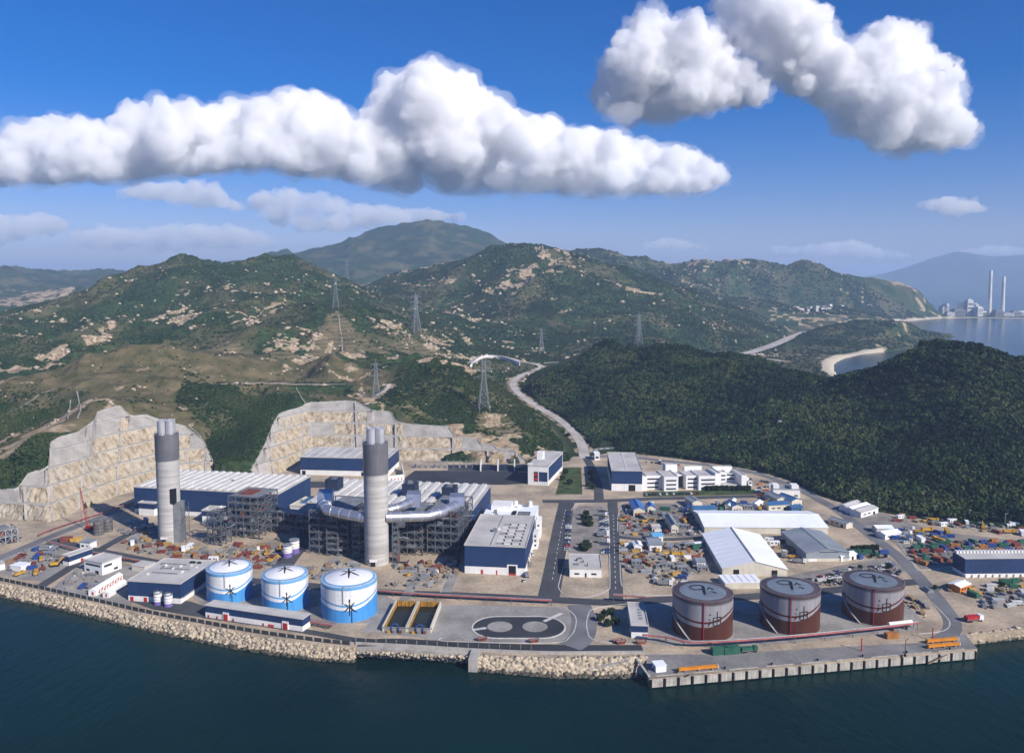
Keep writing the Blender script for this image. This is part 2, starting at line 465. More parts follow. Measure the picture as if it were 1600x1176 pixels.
def ground(x, y):
    z = height(x, y)
    # roads benched into the hillside
    for k, P in ROADS_HILL.items():
        pa = np.array(P); mg = ROAD_W[k] + 42
        nb_ = (x > pa[:, 0].min() - mg) & (x < pa[:, 0].max() + mg) & (y > pa[:, 1].min() - mg) & (y < pa[:, 1].max() + mg)
        d = np.full(x.shape, 1e6); rz = np.zeros(x.shape)
        if nb_.any(): d[nb_], rz[nb_] = dist_poly(P, x[nb_], y[nb_], want_z=True)
        w = smooth01(d, ROAD_W[k] * 0.62 + 4, ROAD_W[k] * 0.62 + 26)
        z = np.where(d < ROAD_W[k] + 40, (rz - 0.35) * (1 - w) + z * w, z)
    # plant platform
    ip = inside(PLANT, x, y); dp = dist_poly(PLANT, x, y, True)
    z = np.where(ip, -2.5, np.minimum(z, -0.5 + dp * 1.2) * (dp < 60) + z * (dp >= 60))
    for P, (toe, top) in zip(CUTPOLY, (CUT_A, CUT_B)):
        ic = inside(P, x, y)
        z = np.where(ic, -2.5, z)
        dt, tz = dist_poly([tuple(p) for p in top], x, y, want_z=True)
        w = smooth01(dt, 0, 40)
        z = np.where((dt < 40) & ~ic & ~ip, (tz + 0.25 * dt + 0.3) * (1 - w) + z * w, z)
    il = inside(LAND, x, y); dl = dist_poly(LAND, x, y, True)
    dl = dl + (fbm(x / 40, y / 40, 3, 71) - 0.5) * 10
    beach = WATER_Z + 0.4 + np.clip(dl, 0, None) * np.where(y > 3300, .8, .45) + np.clip(dl - 60, 0, None) * 3
    z = np.where(il, np.where(ip, z, np.maximum(np.minimum(z, beach), WATER_Z + np.clip(0.4 + dl * 0.06, 0.15, 3))), np.minimum(WATER_Z - 1 - dl * 0.05, -8))
    return z

rows, cols = 760, 520
Yr = 440.0 * (6900 / 440.0) ** (np.arange(rows) / (rows - 1))
Ur = np.linspace(-1.0, 0.98, cols)
gy = np.repeat(Yr[:, None], cols, 1)
gx = Ur[None, :] * gy
gz = ground(gx, gy)

# ---- what grows where (surface cover, in plan)
def cover(x, y, z):
    far = smooth01(y, 1300, 2300)
    n1 = fbm(x / 90, y / 90, 5, 201); n2 = fbm(x / 30, y / 30, 4, 202); n3 = fbm(x / 14, y / 14, 3, 203)
    right = inside([DV(800, 1230, 0)[:2], DV(980, 1330, 0)[:2], DV(1300, 1100, 0)[:2], DV(1700, 1000, 0)[:2], DV(2200, 900, 0)[:2], DV(2200, 500, 0)[:2], DV(1400, 560, 0)[:2], DV(905, 780, 0)[:2], DV(850, 1000, 0)[:2]], x, y)
    plate = inside([DV(-400, 600, 0)[:2], DV(90, 690, 0)[:2], DV(330, 790, 0)[:2], DV(262, 880, 0)[:2], DV(300, 930, 0)[:2], DV(430, 925, 0)[:2], DV(570, 870, 0)[:2], DV(610, 1010, 0)[:2], DV(480, 1140, 0)[:2], DV(260, 1090, 0)[:2], DV(-200, 1000, 0)[:2]], x, y)
    hill = inside([DV(590, 900, 0)[:2], DV(640, 1080, 0)[:2], DV(745, 1080, 0)[:2], DV(900, 800, 0)[:2], DV(700, 830, 0)[:2]], x, y)
    grass = np.clip(smooth01(n1, 0.52, 0.62) * 0.55 + 0.9 * plate * smooth01(n1 + 0.25 * n2, 0.42, 0.58), 0, 1)
    tri = np.zeros(x.shape, bool)
    for pp in [[(525, 1500), (474, 1235), (615, 1290), (585, 1330)], [(345, 1300), (300, 1200), (425, 1180)], [(590, 1310), (660, 1330), (700, 1420), (640, 1500)], [(742, 850), (745, 890), (790, 900), (832, 845)], [(610, 890), (650, 905), (690, 865)], [(330, 1130), (360, 1180), (520, 1230), (540, 1150)]]:
        tri |= inside([DV(a, b, 0)[:2] for a, b in pp], x, y)
    grass = np.where(tri, 1.0, grass)
    # outcrops run along crests: laplacian of the height
    crest = smooth01(fbm(x / 170 + fbm(x / 260, y / 260, 3, 91) * 1.2, y / 170 + fbm(x / 260, y / 260, 3, 92) * 1.2, 3, 5, 0.5, True), 0.66, 0.86)
    crestf = smooth01(fbm(x / 420 + fbm(x / 260, y / 260, 3, 91) * 1.2, y / 420 + fbm(x / 260, y / 260, 3, 92) * 1.2, 4, 6, 0.5, True), 0.66, 0.84)
    cr = crest * (1 - far) + crestf * far
    rock = smooth01(n2 * 0.45 + n3 * 0.55 + 0.20 * cr - 0.02 * far, 0.63, 0.76) * (0.3 + 0.7 * cr) * (1 - .9 * smooth01(y, 3600, 4300) * (x / y < .1))
    rock = np.where(right, rock * 0.25, rock)
    rock = np.clip(rock + 0.5 * plate * smooth01(n1 * 0.5 + n2 * 0.5, 0.56, 0.66) * smooth01(n3, .4, .6), 0, 1)
    rock = np.where(inside([DV(283, 1120, 0)[:2], DV(290, 1150, 0)[:2], DV(360, 1150, 0)[:2], DV(355, 1085, 0)[:2]], x, y), 0.9, rock)
    rock = np.where(inside([DV(-40, 3100, 0)[:2], DV(20, 3600, 0)[:2], DV(110, 3700, 0)[:2], DV(120, 3400, 0)[:2], DV(30, 3000, 0)[:2]], x, y) & (n2 > .42), 0.9, rock)
    grass = np.where(right, grass * 0.25, grass)
    dl = dist_poly(LAND, x, y, True)
    sand = (dl < 26) & (y > 1300) & (z < 3.2) & ((x / y < 0.46) | (y > 3200))
    for k, P in ROADS_HILL.items():
        if k in ('track', 'spur', 'access', 'flat'):
            d = dist_poly(P, x, y)
            rock = np.maximum(rock, (1 - smooth01(d, ROAD_W[k] * .6, ROAD_W[k] * .6 + (11 if k != 'access' else 7))) * smooth01(n3, .25, .5))
    grass = np.where((y > 1450) & (z < 8) & (x / y > .22) & (x / y < .42), np.maximum(grass, .55), grass)
    return np.clip(rock, 0, 1), np.clip(grass, 0, 1), sand.astype(float), right, plate, tri, far, hill

rock, grass, sand, right, plate, tri, far, hillm = cover(gx, gy, gz)
vidx = np.arange(rows * cols).reshape(rows, cols)
quads = np.stack([vidx[:-1, :-1], vidx[:-1, 1:], vidx[1:, 1:], vidx[1:, :-1]], -1)
okq = np.maximum.reduce([gz[:-1, :-1], gz[:-1, 1:], gz[1:, 1:], gz[1:, :-1]]) > -7.5
quads = quads[okq].reshape(-1, 4)
me = bpy.data.meshes.new('hills')
me.vertices.add(rows * cols)
me.vertices.foreach_set('co', np.stack([gx, gy, gz], -1).astype(np.float32).ravel())
nq = len(quads)
me.loops.add(nq * 4); me.polygons.add(nq)
me.loops.foreach_set('vertex_index', quads.astype(np.int32).ravel())
me.polygons.foreach_set('loop_start', (np.arange(nq) * 4).astype(np.int32))
me.polygons.foreach_set('use_smooth', np.ones(nq, bool))
me.update(calc_edges=True)
at = me.attributes.new('cover', 'FLOAT_COLOR', 'POINT')
at.data.foreach_set('color', np.stack([rock, grass, sand, tri.astype(float)], -1).astype(np.float32).ravel())
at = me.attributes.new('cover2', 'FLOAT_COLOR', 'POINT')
at.data.foreach_set('color', np.stack([np.maximum(right.astype(float), smooth01(gy, 4200, 4500) * .8), plate.astype(float), hillm.astype(float), np.ones_like(rock)], -1).astype(np.float32).ravel())  # right wood, plus cloud shadow painted as darker ground around the far peak

def hill_material():
    m = bpy.data.materials.new('hillside_scrub'); m.use_nodes = True
    n, l = m.node_tree.nodes, m.node_tree.links
    b = n['Principled BSDF']; b.inputs['Roughness'].default_value = 0.95; b.inputs['Specular IOR Level'].default_value = 0.1
    g = n.new('ShaderNodeNewGeometry')
    a = n.new('ShaderNodeAttribute'); a.attribute_name = 'cover'
    a2 = n.new('ShaderNodeAttribute'); a2.attribute_name = 'cover2'
    s = n.new('ShaderNodeSeparateColor'); l.new(a.outputs['Color'], s.inputs[0])
    s2 = n.new('ShaderNodeSeparateColor'); l.new(a2.outputs['Color'], s2.inputs[0])
    def noise(sc, det=6):
        t = n.new('ShaderNodeTexNoise'); t.inputs['Scale'].default_value = sc; t.inputs['Detail'].default_value = det
        l.new(g.outputs['Position'], t.inputs['Vector']); return t.outputs['Fac']
    def ramp(f, stops):
        r = n.new('ShaderNodeValToRGB')
        while len(r.color_ramp.elements) < len(stops): r.color_ramp.elements.new(0.5)
        for e, (p, c) in zip(r.color_ramp.elements, stops): e.position = p; e.color = (*c, 1)
        l.new(f, r.inputs[0]); return r.outputs[0]
    def mix(f, c1, c2, mode='MIX'):
        x = n.new('ShaderNodeMix'); x.data_type = 'RGBA'; x.blend_type = mode
        if isinstance(f, float): x.inputs[0].default_value = f
        else: l.new(f, x.inputs[0])
        l.new(c1, x.inputs[6]); l.new(c2, x.inputs[7]); return x.outputs[2]
    def math_(op, x, y):
        q = n.new('ShaderNodeMath'); q.operation = op
        for i, v in enumerate((x, y)):
            if isinstance(v, (int, float)): q.inputs[i].default_value = v
            else: l.new(v, q.inputs[i])
        return q.outputs[0]
    scrub = ramp(noise(0.016), [(0.32, (0.016, 0.034, 0.014)), (0.46, (0.028, 0.056, 0.020)), (0.56, (0.040, 0.070, 0.022)), (0.68, (0.062, 0.062, 0.030))])
    fine = ramp(noise(0.16, 5), [(0.3, (0.45, 0.45, 0.45)), (0.6, (1.15, 1.15, 1.15))])
    scrub = mix(1.0, scrub, fine, 'MULTIPLY')
    forest_or_cloudshade = ramp(noise(0.012), [(0.3, (0.012, 0.026, 0.012)), (0.5, (0.018, 0.042, 0.015)), (0.66, (0.036, 0.060, 0.020))])
    forest_or_cloudshade = mix(1.0, forest_or_cloudshade, fine, 'MULTIPLY')
    base = mix(s2.outputs[0], scrub, forest_or_cloudshade)  # wood colour on the right hill, painted cloud shade on the far peak
    gr = ramp(noise(0.05), [(0.3, (0.062, 0.066, 0.028)), (0.5, (0.115, 0.100, 0.050)), (0.7, (0.170, 0.135, 0.078))])
    # contour terraces on the engineered grass slopes
    px = n.new('ShaderNodeSeparateXYZ'); l.new(g.outputs['Position'], px.inputs[0])
    fr = math_('FRACT', math_('DIVIDE', px.outputs[2], 5.2), 0)
    band = math_('MULTIPLY', math_('LESS_THAN', fr, 0.2), a.outputs['Alpha'])
    trc = n.new('ShaderNodeRGB'); trc.outputs[0].default_value = (0.20, 0.17, 0.115, 1)
    gr = mix(math_('MULTIPLY', band, 0.8), gr, trc.outputs[0])
    base = mix(s.outputs[1], base, gr)
    rk = ramp(noise(0.12, 8), [(0.3, (0.16, 0.12, 0.075)), (0.5, (0.33, 0.25, 0.16)), (0.68, (0.46, 0.38, 0.27))])
    rmask = n.new('ShaderNodeMapRange'); rmask.inputs[1].default_value = 0.35; rmask.inputs[2].default_value = 0.62
    l.new(math_('MULTIPLY', s.outputs[0], math_('ADD', noise(0.22, 4), 0.45)), rmask.inputs[0])
    base = mix(rmask.outputs[0], base, rk)
    sd = n.new('ShaderNodeRGB'); sd.outputs[0].default_value = (0.52, 0.45, 0.34, 1)
    base = mix(s.outputs[2], base, sd.outputs[0])
    l.new(base, b.inputs['Base Color'])
    bp = n.new('ShaderNodeBump'); bp.inputs['Distance'].default_value = 3.0; bp.inputs['Strength'].default_value = 0.9
    l.new(noise(0.13, 6), bp.inputs['Height']); l.new(bp.outputs[0], b.inputs['Normal'])
    return m
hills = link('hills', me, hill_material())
tag(hills, 'scrub-covered coastal hills with rock outcrops', 'hills', kind='structure')

# ---- hill roads
def ribbon(P, w, z=0.0, crown=True):
    P = [np.array(p, float) for p in P]
    vs = []
    for i, p in enumerate(P):
        d = P[min(i + 1, len(P) - 1)] - P[max(i - 1, 0)]
        nrm = np.array([-d[1], d[0], 0]); nrm /= np.linalg.norm(nrm)
        pz = p[2] if len(p) > 2 else 0
        vs.append((p[0] + nrm[0] * w / 2, p[1] + nrm[1] * w / 2, pz + z)); vs.append((p[0] - nrm[0] * w / 2, p[1] - nrm[1] * w / 2, pz + z))
    return MB().add(vs, [(2 * i, 2 * i + 1, 2 * i + 3, 2 * i + 2) for i in range(len(P) - 1)])
M_CONC = mat('pale_concrete', (0.42, 0.40, 0.36), 0.85, 0.18, 0.08)
M_HROAD = mat('hill_road_concrete', (0.46, 0.42, 0.37), 0.9, 0.2, 0.05)
for k in ROADS_HILL:
    o = ribbon(ROADS_HILL[k], ROAD_W[k]).build('hill_road', M_HROAD)
    tag(o, {'access': 'pale concrete road winding down the valley to the plant', 'far': 'pale straight road across the far valley floor', 'valley': 'short valley road beyond the winding road', 'flat': 'pale road across the flat valley floor', 'track': 'narrow dirt track above the green gully', 'spur': 'dirt spur track up to the pylon on the cut'}[k], 'road', kind='structure')

# ---- sea
def sea_material():
    m = bpy.data.materials.new('sea_water'); m.use_nodes = True
    n, l = m.node_tree.nodes, m.node_tree.links
    b = n['Principled BSDF']
    b.inputs['Base Color'].default_value = (0.003, 0.024, 0.022, 1)
    b.inputs['Roughness'].default_value = 0.12
    b.inputs['IOR'].default_value = 1.33
    b.inputs['Specular IOR Level'].default_value = 0.12
    b.inputs['Specular Tint'].default_value = (0.5, 0.8, 0.75, 1)
    g = n.new('ShaderNodeNewGeometry')
    t0 = n.new('ShaderNodeTexNoise'); t0.inputs['Scale'].default_value = 0.006; t0.inputs['Detail'].default_value = 4
    l.new(g.outputs['Position'], t0.inputs['Vector'])
    r = n.new('ShaderNodeValToRGB')
    r.color_ramp.elements[0].position = .35; r.color_ramp.elements[0].color = (0.0016, 0.013, 0.013, 1)
    r.color_ramp.elements[1].position = .65; r.color_ramp.elements[1].color = (0.003, 0.023, 0.020, 1)
    l.new(t0.outputs['Fac'], r.inputs[0]); l.new(r.outputs[0], b.inputs['Base Color'])
    mp = n.new('ShaderNodeMapping'); mp.inputs['Rotation'].default_value = (0, 0, 0.5); mp.inputs['Scale'].default_value = (1, 0.45, 1)
    l.new(g.outputs['Position'], mp.inputs['Vector'])
    t = n.new('ShaderNodeTexNoise'); t.inputs['Scale'].default_value = 0.16; t.inputs['Detail'].default_value = 8; t.inputs['Roughness'].default_value = 0.62
    l.new(mp.outputs[0], t.inputs['Vector'])
    bp = n.new('ShaderNodeBump'); bp.inputs['Distance'].default_value = 0.6; bp.inputs['Strength'].default_value = 1
    l.new(t.outputs['Fac'], bp.inputs['Height']); l.new(bp.outputs[0], b.inputs['Normal'])
    return m
sea = MB().add([(-30000, -2500, WATER_Z), (30000, -2500, WATER_Z), (30000, 30000, WATER_Z), (-30000, 30000, WATER_Z)], [(0, 1, 2, 3)]).build('sea', sea_material())
tag(sea, 'dark teal sea water', 'sea', kind='structure')

# ---- far mountains across the water
def mountain(name, label, sky_px, Y, deep, seed, m):
    P = [DP(x, y, Y) for x, y in sky_px]
    xs = np.array([p[0] for p in P]); zs = np.array([p[2] for p in P])
    nx, ny = 150, 26
    X = np.linspace(xs[0], xs[-1], nx); T = np.linspace(-1, 1, ny)
    gx_, gt = np.meshgrid(X, T, indexing='ij')
    top = np.interp(gx_, xs, zs) + (fbm(gx_ / (deep * .25), gx_ * 0 + seed, 4, seed) - .5) * 50
    yy = Y + gt * deep
    prof = (1 - np.abs(gt)) ** 1.15
    rn_ = (fbm(gx_ / (deep * .3), yy / (deep * .3), 5, seed + 3, .5, True) - .55)
    z_ = WATER_Z - 4 + (top - WATER_Z + 4) * np.clip(prof + rn_ * .5 * np.abs(gt) * (1 - np.abs(gt)) * 2, 0, 1.2)
    vs = np.stack([gx_, yy, z_], -1).reshape(-1, 3)
    fs = [(i * ny + j, (i + 1) * ny + j, (i + 1) * ny + j + 1, i * ny + j + 1) for i in range(nx - 1) for j in range(ny - 1)]
    o = MB().add(vs, fs).build(name, m, smooth=180)
    return tag(o, label, 'mountain', kind='structure')
M_FAR = mat('far_mountain_scrub', (0.05, 0.075, 0.04), 1.0, 0.3, 0.003)
mountain('far_mountain', 'blue island mountain across the strait', [(1290, 441), (1340, 434), (1390, 425), (1430, 412), (1460, 400), (1495, 391), (1520, 396), (1550, 398), (1600, 396), (1680, 400), (1760, 415), (1850, 425), (2000, 436)], 15000, 2600, 41, M_FAR)
mountain('distant_range', 'faint mountain range along the horizon', [(-700, 436), (-200, 430), (60, 436), (200, 425), (330, 405), (400, 412), (520, 425), (800, 430), (1050, 420), (1130, 404), (1180, 403), (1230, 412), (1300, 428), (1400, 437), (1600, 436), (1900, 430), (2300, 436)], 24000, 3600, 57, M_FAR)
# ================================================================== the plant platform, its roads, kerbs and sea edge
M_EARTH = mat('bare_sandy_earth', (0.47, 0.375, 0.265), 0.95, 0.22, 0.045, bump=0.25, bscale=0.5, dirt=(0.27, 0.225, 0.17), fine=.3)
M_ASPH = mat('asphalt', (0.072, 0.075, 0.083), 0.9, 0.2, 0.04, dirt=(0.05, 0.052, 0.06), fine=.25)
M_ASPHN = mat('fresh_asphalt', (0.040, 0.043, 0.050), 0.85, 0.2, 0.05)
M_ASPHW = mat('worn_grey_road', (0.17, 0.17, 0.175), 0.9, 0.2, 0.05)
M_SLAB = mat('concrete_slab', (0.31, 0.295, 0.27), 0.9, 0.22, 0.06, dirt=(0.22, 0.205, 0.185), fine=.25)
M_DIRTG = mat('grey_gravel_yard', (0.27, 0.245, 0.215), 0.95, 0.3, 0.09, bump=0.2, bscale=0.8, dirt=(0.17, 0.15, 0.13), fine=.35)
M_KERB = mat('kerb_concrete', (0.55, 0.53, 0.49), 0.9, 0.15, 0.2)
M_LAWN = mat('lawn_grass', (0.055, 0.085, 0.025), 1.0, 0.4, 0.12, bump=0.2, bscale=1.0)
M_WHITEL = mat('road_paint', (0.72, 0.72, 0.70), 0.8, 0.15, 0.6)

SHORE = [(-300, 862), (-120, 889), (0, 911), (80, 928), (150, 944), (230, 962), (300, 976), (400, 994), (500, 1008), (552, 1013)]
EDGE = SHORE + [(560, 1006), (735, 1016), (742, 1022), (870, 1027), (1008, 1024)]
JET = [(1008, 1024), (1014, 1058), (1527, 1013), (1508, 993)]
plat = [GP(x, y)[:2] for x, y in EDGE + JET + [(1600, 983), (1750, 970), (2100, 940), (2000, 830), (1750, 828), (1600, 820), (1500, 812), (1400, 797), (1290, 768), (1180, 728), (1100, 714), (1030, 705), (960, 698), (915, 704), (880, 712), (806, 712), (660, 708), (540, 707), (480, 707), (440, 722), (398, 738), (330, 730), (290, 734), (250, 744), (190, 768), (110, 799), (78, 810), (30, 806), (-30, 800), (-300, 800)]]
def tri_fill(poly, z, name, m, kind='structure', label=None, cat=None, parent=None, skirt=0.0):
    me = bpy.data.meshes.new(name)
    bm = bmesh.new()
    vs = [bm.verts.new((p[0], p[1], z)) for p in poly]
    f = bm.faces.new(vs)
    if f.normal.z < 0: f.normal_flip()
    f.normal_update()
    if f.normal.z < 0: f.normal_flip()
    if skirt:
        r = bmesh.ops.extrude_face_region(bm, geom=[f])
        bmesh.ops.translate(bm, verts=[v for v in r['geom'] if isinstance(v, bmesh.types.BMVert)], vec=(0, 0, -skirt))
        bmesh.ops.recalc_face_normals(bm, faces=bm.faces)
    bmesh.ops.triangulate(bm, faces=bm.faces)
    bm.to_mesh(me); bm.free()
    o = link(name, me, m, parent)
    if kind or label: tag(o, label, cat, None, kind)
    return o
tri_fill(plat, 0.0, 'plant_ground', M_EARTH, label='bare sandy ground of the power plant', cat='ground', skirt=9.0)

_zl = [0.03]
def patch(px, m, label, name='yard_surface', z=None):
    _zl[0] += 0.004
    return tri_fill([GP(*p)[:2] for p in px], z or _zl[0], name, m, label=label, cat='ground')

def road(px, w, m, label, z=None, per=6, name='road'):
    _zl[0] += 0.004
    P = spline([GP(*p)[:2] for p in px], per)
    o = ribbon([(p[0], p[1], 0) for p in P], w, z or _zl[0]).build(name, m)
    return tag(o, label, 'road', kind='structure')

def kerb(px, label, w=0.5, h=0.14, closed=False, per=5, m=None):
    P = spline([GP(*p)[:2] for p in (px + px[:1] if closed else px)], per)
    mb = MB()
    for a, b in zip(P[:-1], P[1:]):
        mb.bar((a[0], a[1], h / 2), (b[0], b[1], h / 2), w, h + .1)
    return tag(mb.build('kerb', m or M_KERB), label, 'kerb', kind='structure')

# surfaces
patch([(565, 985), (600, 948), (730, 945), (880, 948), (895, 962), (905, 985), (880, 1000), (830, 1004), (690, 1000)], M_SLAB, 'pale concrete apron round the basins')
patch([(500, 975), (590, 972), (620, 940), (600, 928), (480, 925), (330, 905), (290, 920), (320, 950), (480, 968)], M_SLAB, 'concrete pad under the water tanks')
patch([(995, 1000), (1040, 1008), (1140, 1012), (1280, 1000), (1430, 985), (1440, 968), (1408, 935), (1300, 925), (1180, 940), (1010, 938), (985, 960)], M_SLAB, 'concrete bund floor under the oil tanks')
patch([(625, 752), (648, 735), (795, 735), (832, 740), (838, 754), (790, 757), (680, 757)], M_ASPHN, 'dark asphalt yard before the rock cut')
patch([(700, 737), (700, 726), (828, 726), (832, 736)], M_ASPH, 'switchyard asphalt strip')
patch([(965, 838), (962, 800), (975, 786), (1080, 786), (1100, 806), (1104, 838)], M_DIRTG, 'grey gravel storage yard')
patch([(968, 925), (968, 842), (1100, 842), (1112, 890), (1130, 925)], M_EARTH, 'sandy storage yard beside the white warehouse')
patch([(893, 800), (905, 790), (938, 790), (948, 800), (952, 866), (890, 866)], M_DIRTG, 'gravel parking island')
patch([(1310, 800), (1380, 800), (1460, 830), (1600, 845), (1600, 870), (1505, 880), (1440, 890), (1400, 850)], M_DIRTG, 'grey contractor yard by the hill')
patch([(1228, 900), (1330, 880), (1390, 870), (1415, 890), (1395, 905), (1290, 915)], M_DIRTG, 'car park gravel behind the oil tanks')
patch([(470, 752), (560, 752), (640, 752), (622, 760), (478, 762)], M_ASPH, 'dark lane behind the turbine hall')
patch([(1005, 768), (1095, 766), (1180, 764), (1180, 772), (1005, 776)], M_LAWN, 'lawn strip before the offices')
patch([(868, 772), (880, 730), (908, 730), (910, 772)], M_LAWN, 'small lawn beside the red-signed block')
patch([(915, 775), (920, 722), (930, 722), (934, 775)], M_EARTH, 'bare strip beside the gate road')
patch([(30, 905), (0, 895), (0, 870), (60, 848), (100, 852), (125, 868), (70, 908)], M_SLAB, 'grey works yard by the shore')
patch([(80, 920), (142, 868), (240, 890), (205, 945), (150, 938)], M_SLAB, 'pale slab round the white control house')
patch([(200, 938), (215, 925), (300, 940), (330, 950), (320, 965), (240, 952)], M_ASPH, 'dark hardstanding round the blue shore building')

# roads
road([(-60, 895), (0, 871), (60, 846), (110, 826), (170, 803), (225, 781), (262, 768)], 8, M_ASPHW, 'grey road along the foot of the rock cut')
road([(60, 918), (100, 893), (140, 868), (175, 848), (205, 833), (245, 820)], 7, M_ASPH, 'dark road from the shore fence inland')
road([(85, 842), (130, 856), (190, 868), (250, 880), (330, 897), (400, 908), (500, 916), (600, 925), (700, 929), (790, 933), (870, 937), (960, 941), (1040, 936), (1100, 935), (1200, 930), (1300, 922), (1370, 914), (1440, 908)], 9, M_ASPH, 'main asphalt road through the plant behind the tanks')
road([(856, 938), (863, 905), (870, 865), (877, 825), (884, 792), (886, 783)], 12.5, M_ASPH, 'wide asphalt road beside the blue admin hall')
road([(963, 940), (962, 900), (960, 860), (958, 820), (957, 782)], 8.0, M_ASPH, 'asphalt road between the two storage yards')
road([(848, 783), (890, 783), (957, 782), (1020, 779), (1100, 777), (1180, 775)], 9, M_ASPH, 'cross road in front of the offices')
road([(936, 783), (934, 760), (924, 730), (914, 712)], 8, M_ASPH, 'gate road from the valley')
road([(962, 838), (1000, 842), (1060, 842), (1104, 838)], 6, M_ASPH, 'lane between the storage yards')
road([(914, 716), (960, 712), (1040, 720), (1110, 727), (1175, 738), (1225, 754), (1270, 775), (1310, 798), (1350, 828), (1390, 858), (1420, 885), (1445, 912), (1470, 942), (1488, 970), (1484, 990), (1465, 1000)], 8.5, M_ASPHW, 'perimeter road along the foot of the green hill')
road([(430, 905), (445, 880), (470, 850), (490, 825)], 13, M_ASPH, 'broad dark road between tanks and steel frames')
road([(560, 1004), (620, 1003), (680, 1006), (760, 1010), (830, 1012), (920, 1013), (1004, 1013)], 8, M_ASPHN, 'dark coastal road along the seawall')
road([(905, 945), (912, 965), (912, 985), (905, 1000), (890, 1010)], 13, M_ASPHW, 'grey link road to the coastal road')
road([(320, 962), (430, 978), (500, 990), (560, 1000), (620, 1003)], 5, M_ASPH, 'narrow shore lane behind the pump house')
road([(630, 940), (645, 915), (660, 895)], 6, M_SLAB, 'concrete ramp toward the boiler frames')
road([(697, 925), (705, 905), (713, 890)], 6, M_SLAB, 'concrete driveway beside the admin hall')
road([(500, 905), (510, 885), (530, 868)], 5, M_SLAB, 'concrete track toward the boiler frames')

# lane markings on the two straight roads
def dashes(px, label, gap=9.0, ln=3.5, w=.35):
    P = [np.array(GP(*p)[:2]) for p in px]
    mb = MB(); _zl[0] += .004
    for a, b in zip(P[:-1], P[1:]):
        L = np.linalg.norm(b - a); d = (b - a) / L; nn = np.array([-d[1], d[0]]) * w / 2
        s_ = 0.0
        while s_ + ln < L:
            p, q = a + d * s_, a + d * (s_ + ln)
            mb.add([(*(p - nn), _zl[0]), (*(p + nn), _zl[0]), (*(q + nn), _zl[0]), (*(q - nn), _zl[0])], [(0, 3, 2, 1)])
            s_ += gap
    tag(mb.build('lane_marking', M_WHITEL), label, 'marking', kind='structure')
dashes([(863, 905), (870, 865), (877, 825), (884, 795)], 'white dashes on the wide road')
dashes([(962, 920), (960, 860), (958, 800)], 'white dashes on the yard road')
dashes([(620, 925), (700, 929), (790, 933), (850, 936)], 'white dashes on the main road')

# kerbed islands
kerb([(893, 796), (889, 840), (884, 870), (875, 905), (873, 918), (882, 928), (905, 933), (930, 930), (950, 921), (953, 910), (952, 850), (950, 800), (940, 788), (905, 786)], 'pale kerb round the parking island', closed=True)
kerb([(972, 790), (966, 805), (965, 830)], 'pale kerb of the gravel yard')
kerb([(968, 846), (970, 905), (976, 918), (995, 928), (1040, 930), (1130, 928)], 'pale kerb of the sandy yard')
kerb([(688, 925), (700, 900), (712, 892)], 'pale kerb beside the driveway')
kerb([(1400, 842), (1430, 885), (1440, 890), (1508, 884)], 'pale kerb of the contractor yard')
kerb([(880, 948), (897, 960), (900, 975), (890, 995), (860, 1004), (700, 1002), (690, 996)], 'pale kerb round the oval garden')
kerb([(990, 942), (930, 950), (918, 965), (918, 985), (930, 1000), (990, 1006)], 'pale kerb round the sandy verge')
kerb([(1435, 990), (1475, 985), (1484, 972), (1470, 955), (1455, 940)], 'white kerb on the jetty bend')
# oval garden with two pale discs
def ellipse_px(cx, cy, r, z, n=40):
    c = GP(cx, cy)
    return [(c[0] + r * math.cos(2 * math.pi * i / n), c[1] + r * math.sin(2 * math.pi * i / n)) for i in range(n)]
_a, _b = np.array(GP(778, 979.5)[:2]), np.array(GP(843, 979.5)[:2])
_r = 13.4
ov = [(_a[0] + _r * math.cos(t), _a[1] + _r * math.sin(t)) for t in np.linspace(math.pi / 2, 1.5 * math.pi, 16)] + [(_b[0] + _r * math.cos(t), _b[1] + _r * math.sin(t)) for t in np.linspace(-math.pi / 2, math.pi / 2, 16)]
tri_fill(ov, .16, 'oval_garden', M_ASPHN, label='dark oval garden bed near the seawall', cat='ground')
mb = MB()
for i in range(len(ov)):
    a, b = ov[i], ov[(i + 1) % len(ov)]
    mb.bar((a[0], a[1], .12), (b[0], b[1], .12), .9, .25)
tag(mb.build('kerb', M_KERB), 'pale rim round the dark oval garden', 'kerb', kind='structure')
for (cx, cy, lab, pth) in [(781, 979, 'pale round bed at the left of the oval garden', [(760, 981), (740, 984)]), (836, 979, 'pale round bed at the right of the oval garden', [(850, 971), (878, 958)])]:
    tri_fill(ellipse_px(cx, cy, 6.6, 0), .22, 'round_bed', M_SLAB, label=lab, cat='ground')
    road([pth[0], pth[1]], 2.4, M_KERB, 'pale footpath to the round bed', z=.24, per=1, name='footpath')

# ---- seawall, riprap
M_WALL = mat('seawall_concrete', (0.46, 0.43, 0.385), 0.9, 0.15, 0.15, streak=.25)
def wallstrip(px, w, h, name, label, m, z0=0.0):
    P = [GP(*p)[:2] for p in px]
    mb = MB()
    for a, b in zip(P[:-1], P[1:]):
        mb.bar((a[0], a[1], z0 + h / 2), (b[0], b[1], z0 + h / 2), w, h)
    return tag(mb.build(name, m), label, 'wall')
wallstrip([(556, 1006), (640, 1010), (735, 1016), (800, 1019), (870, 1021), (1008, 1020)], 1.5, 1.0, 'seawall', 'pale concrete seawall parapet along the coastal road', M_WALL)
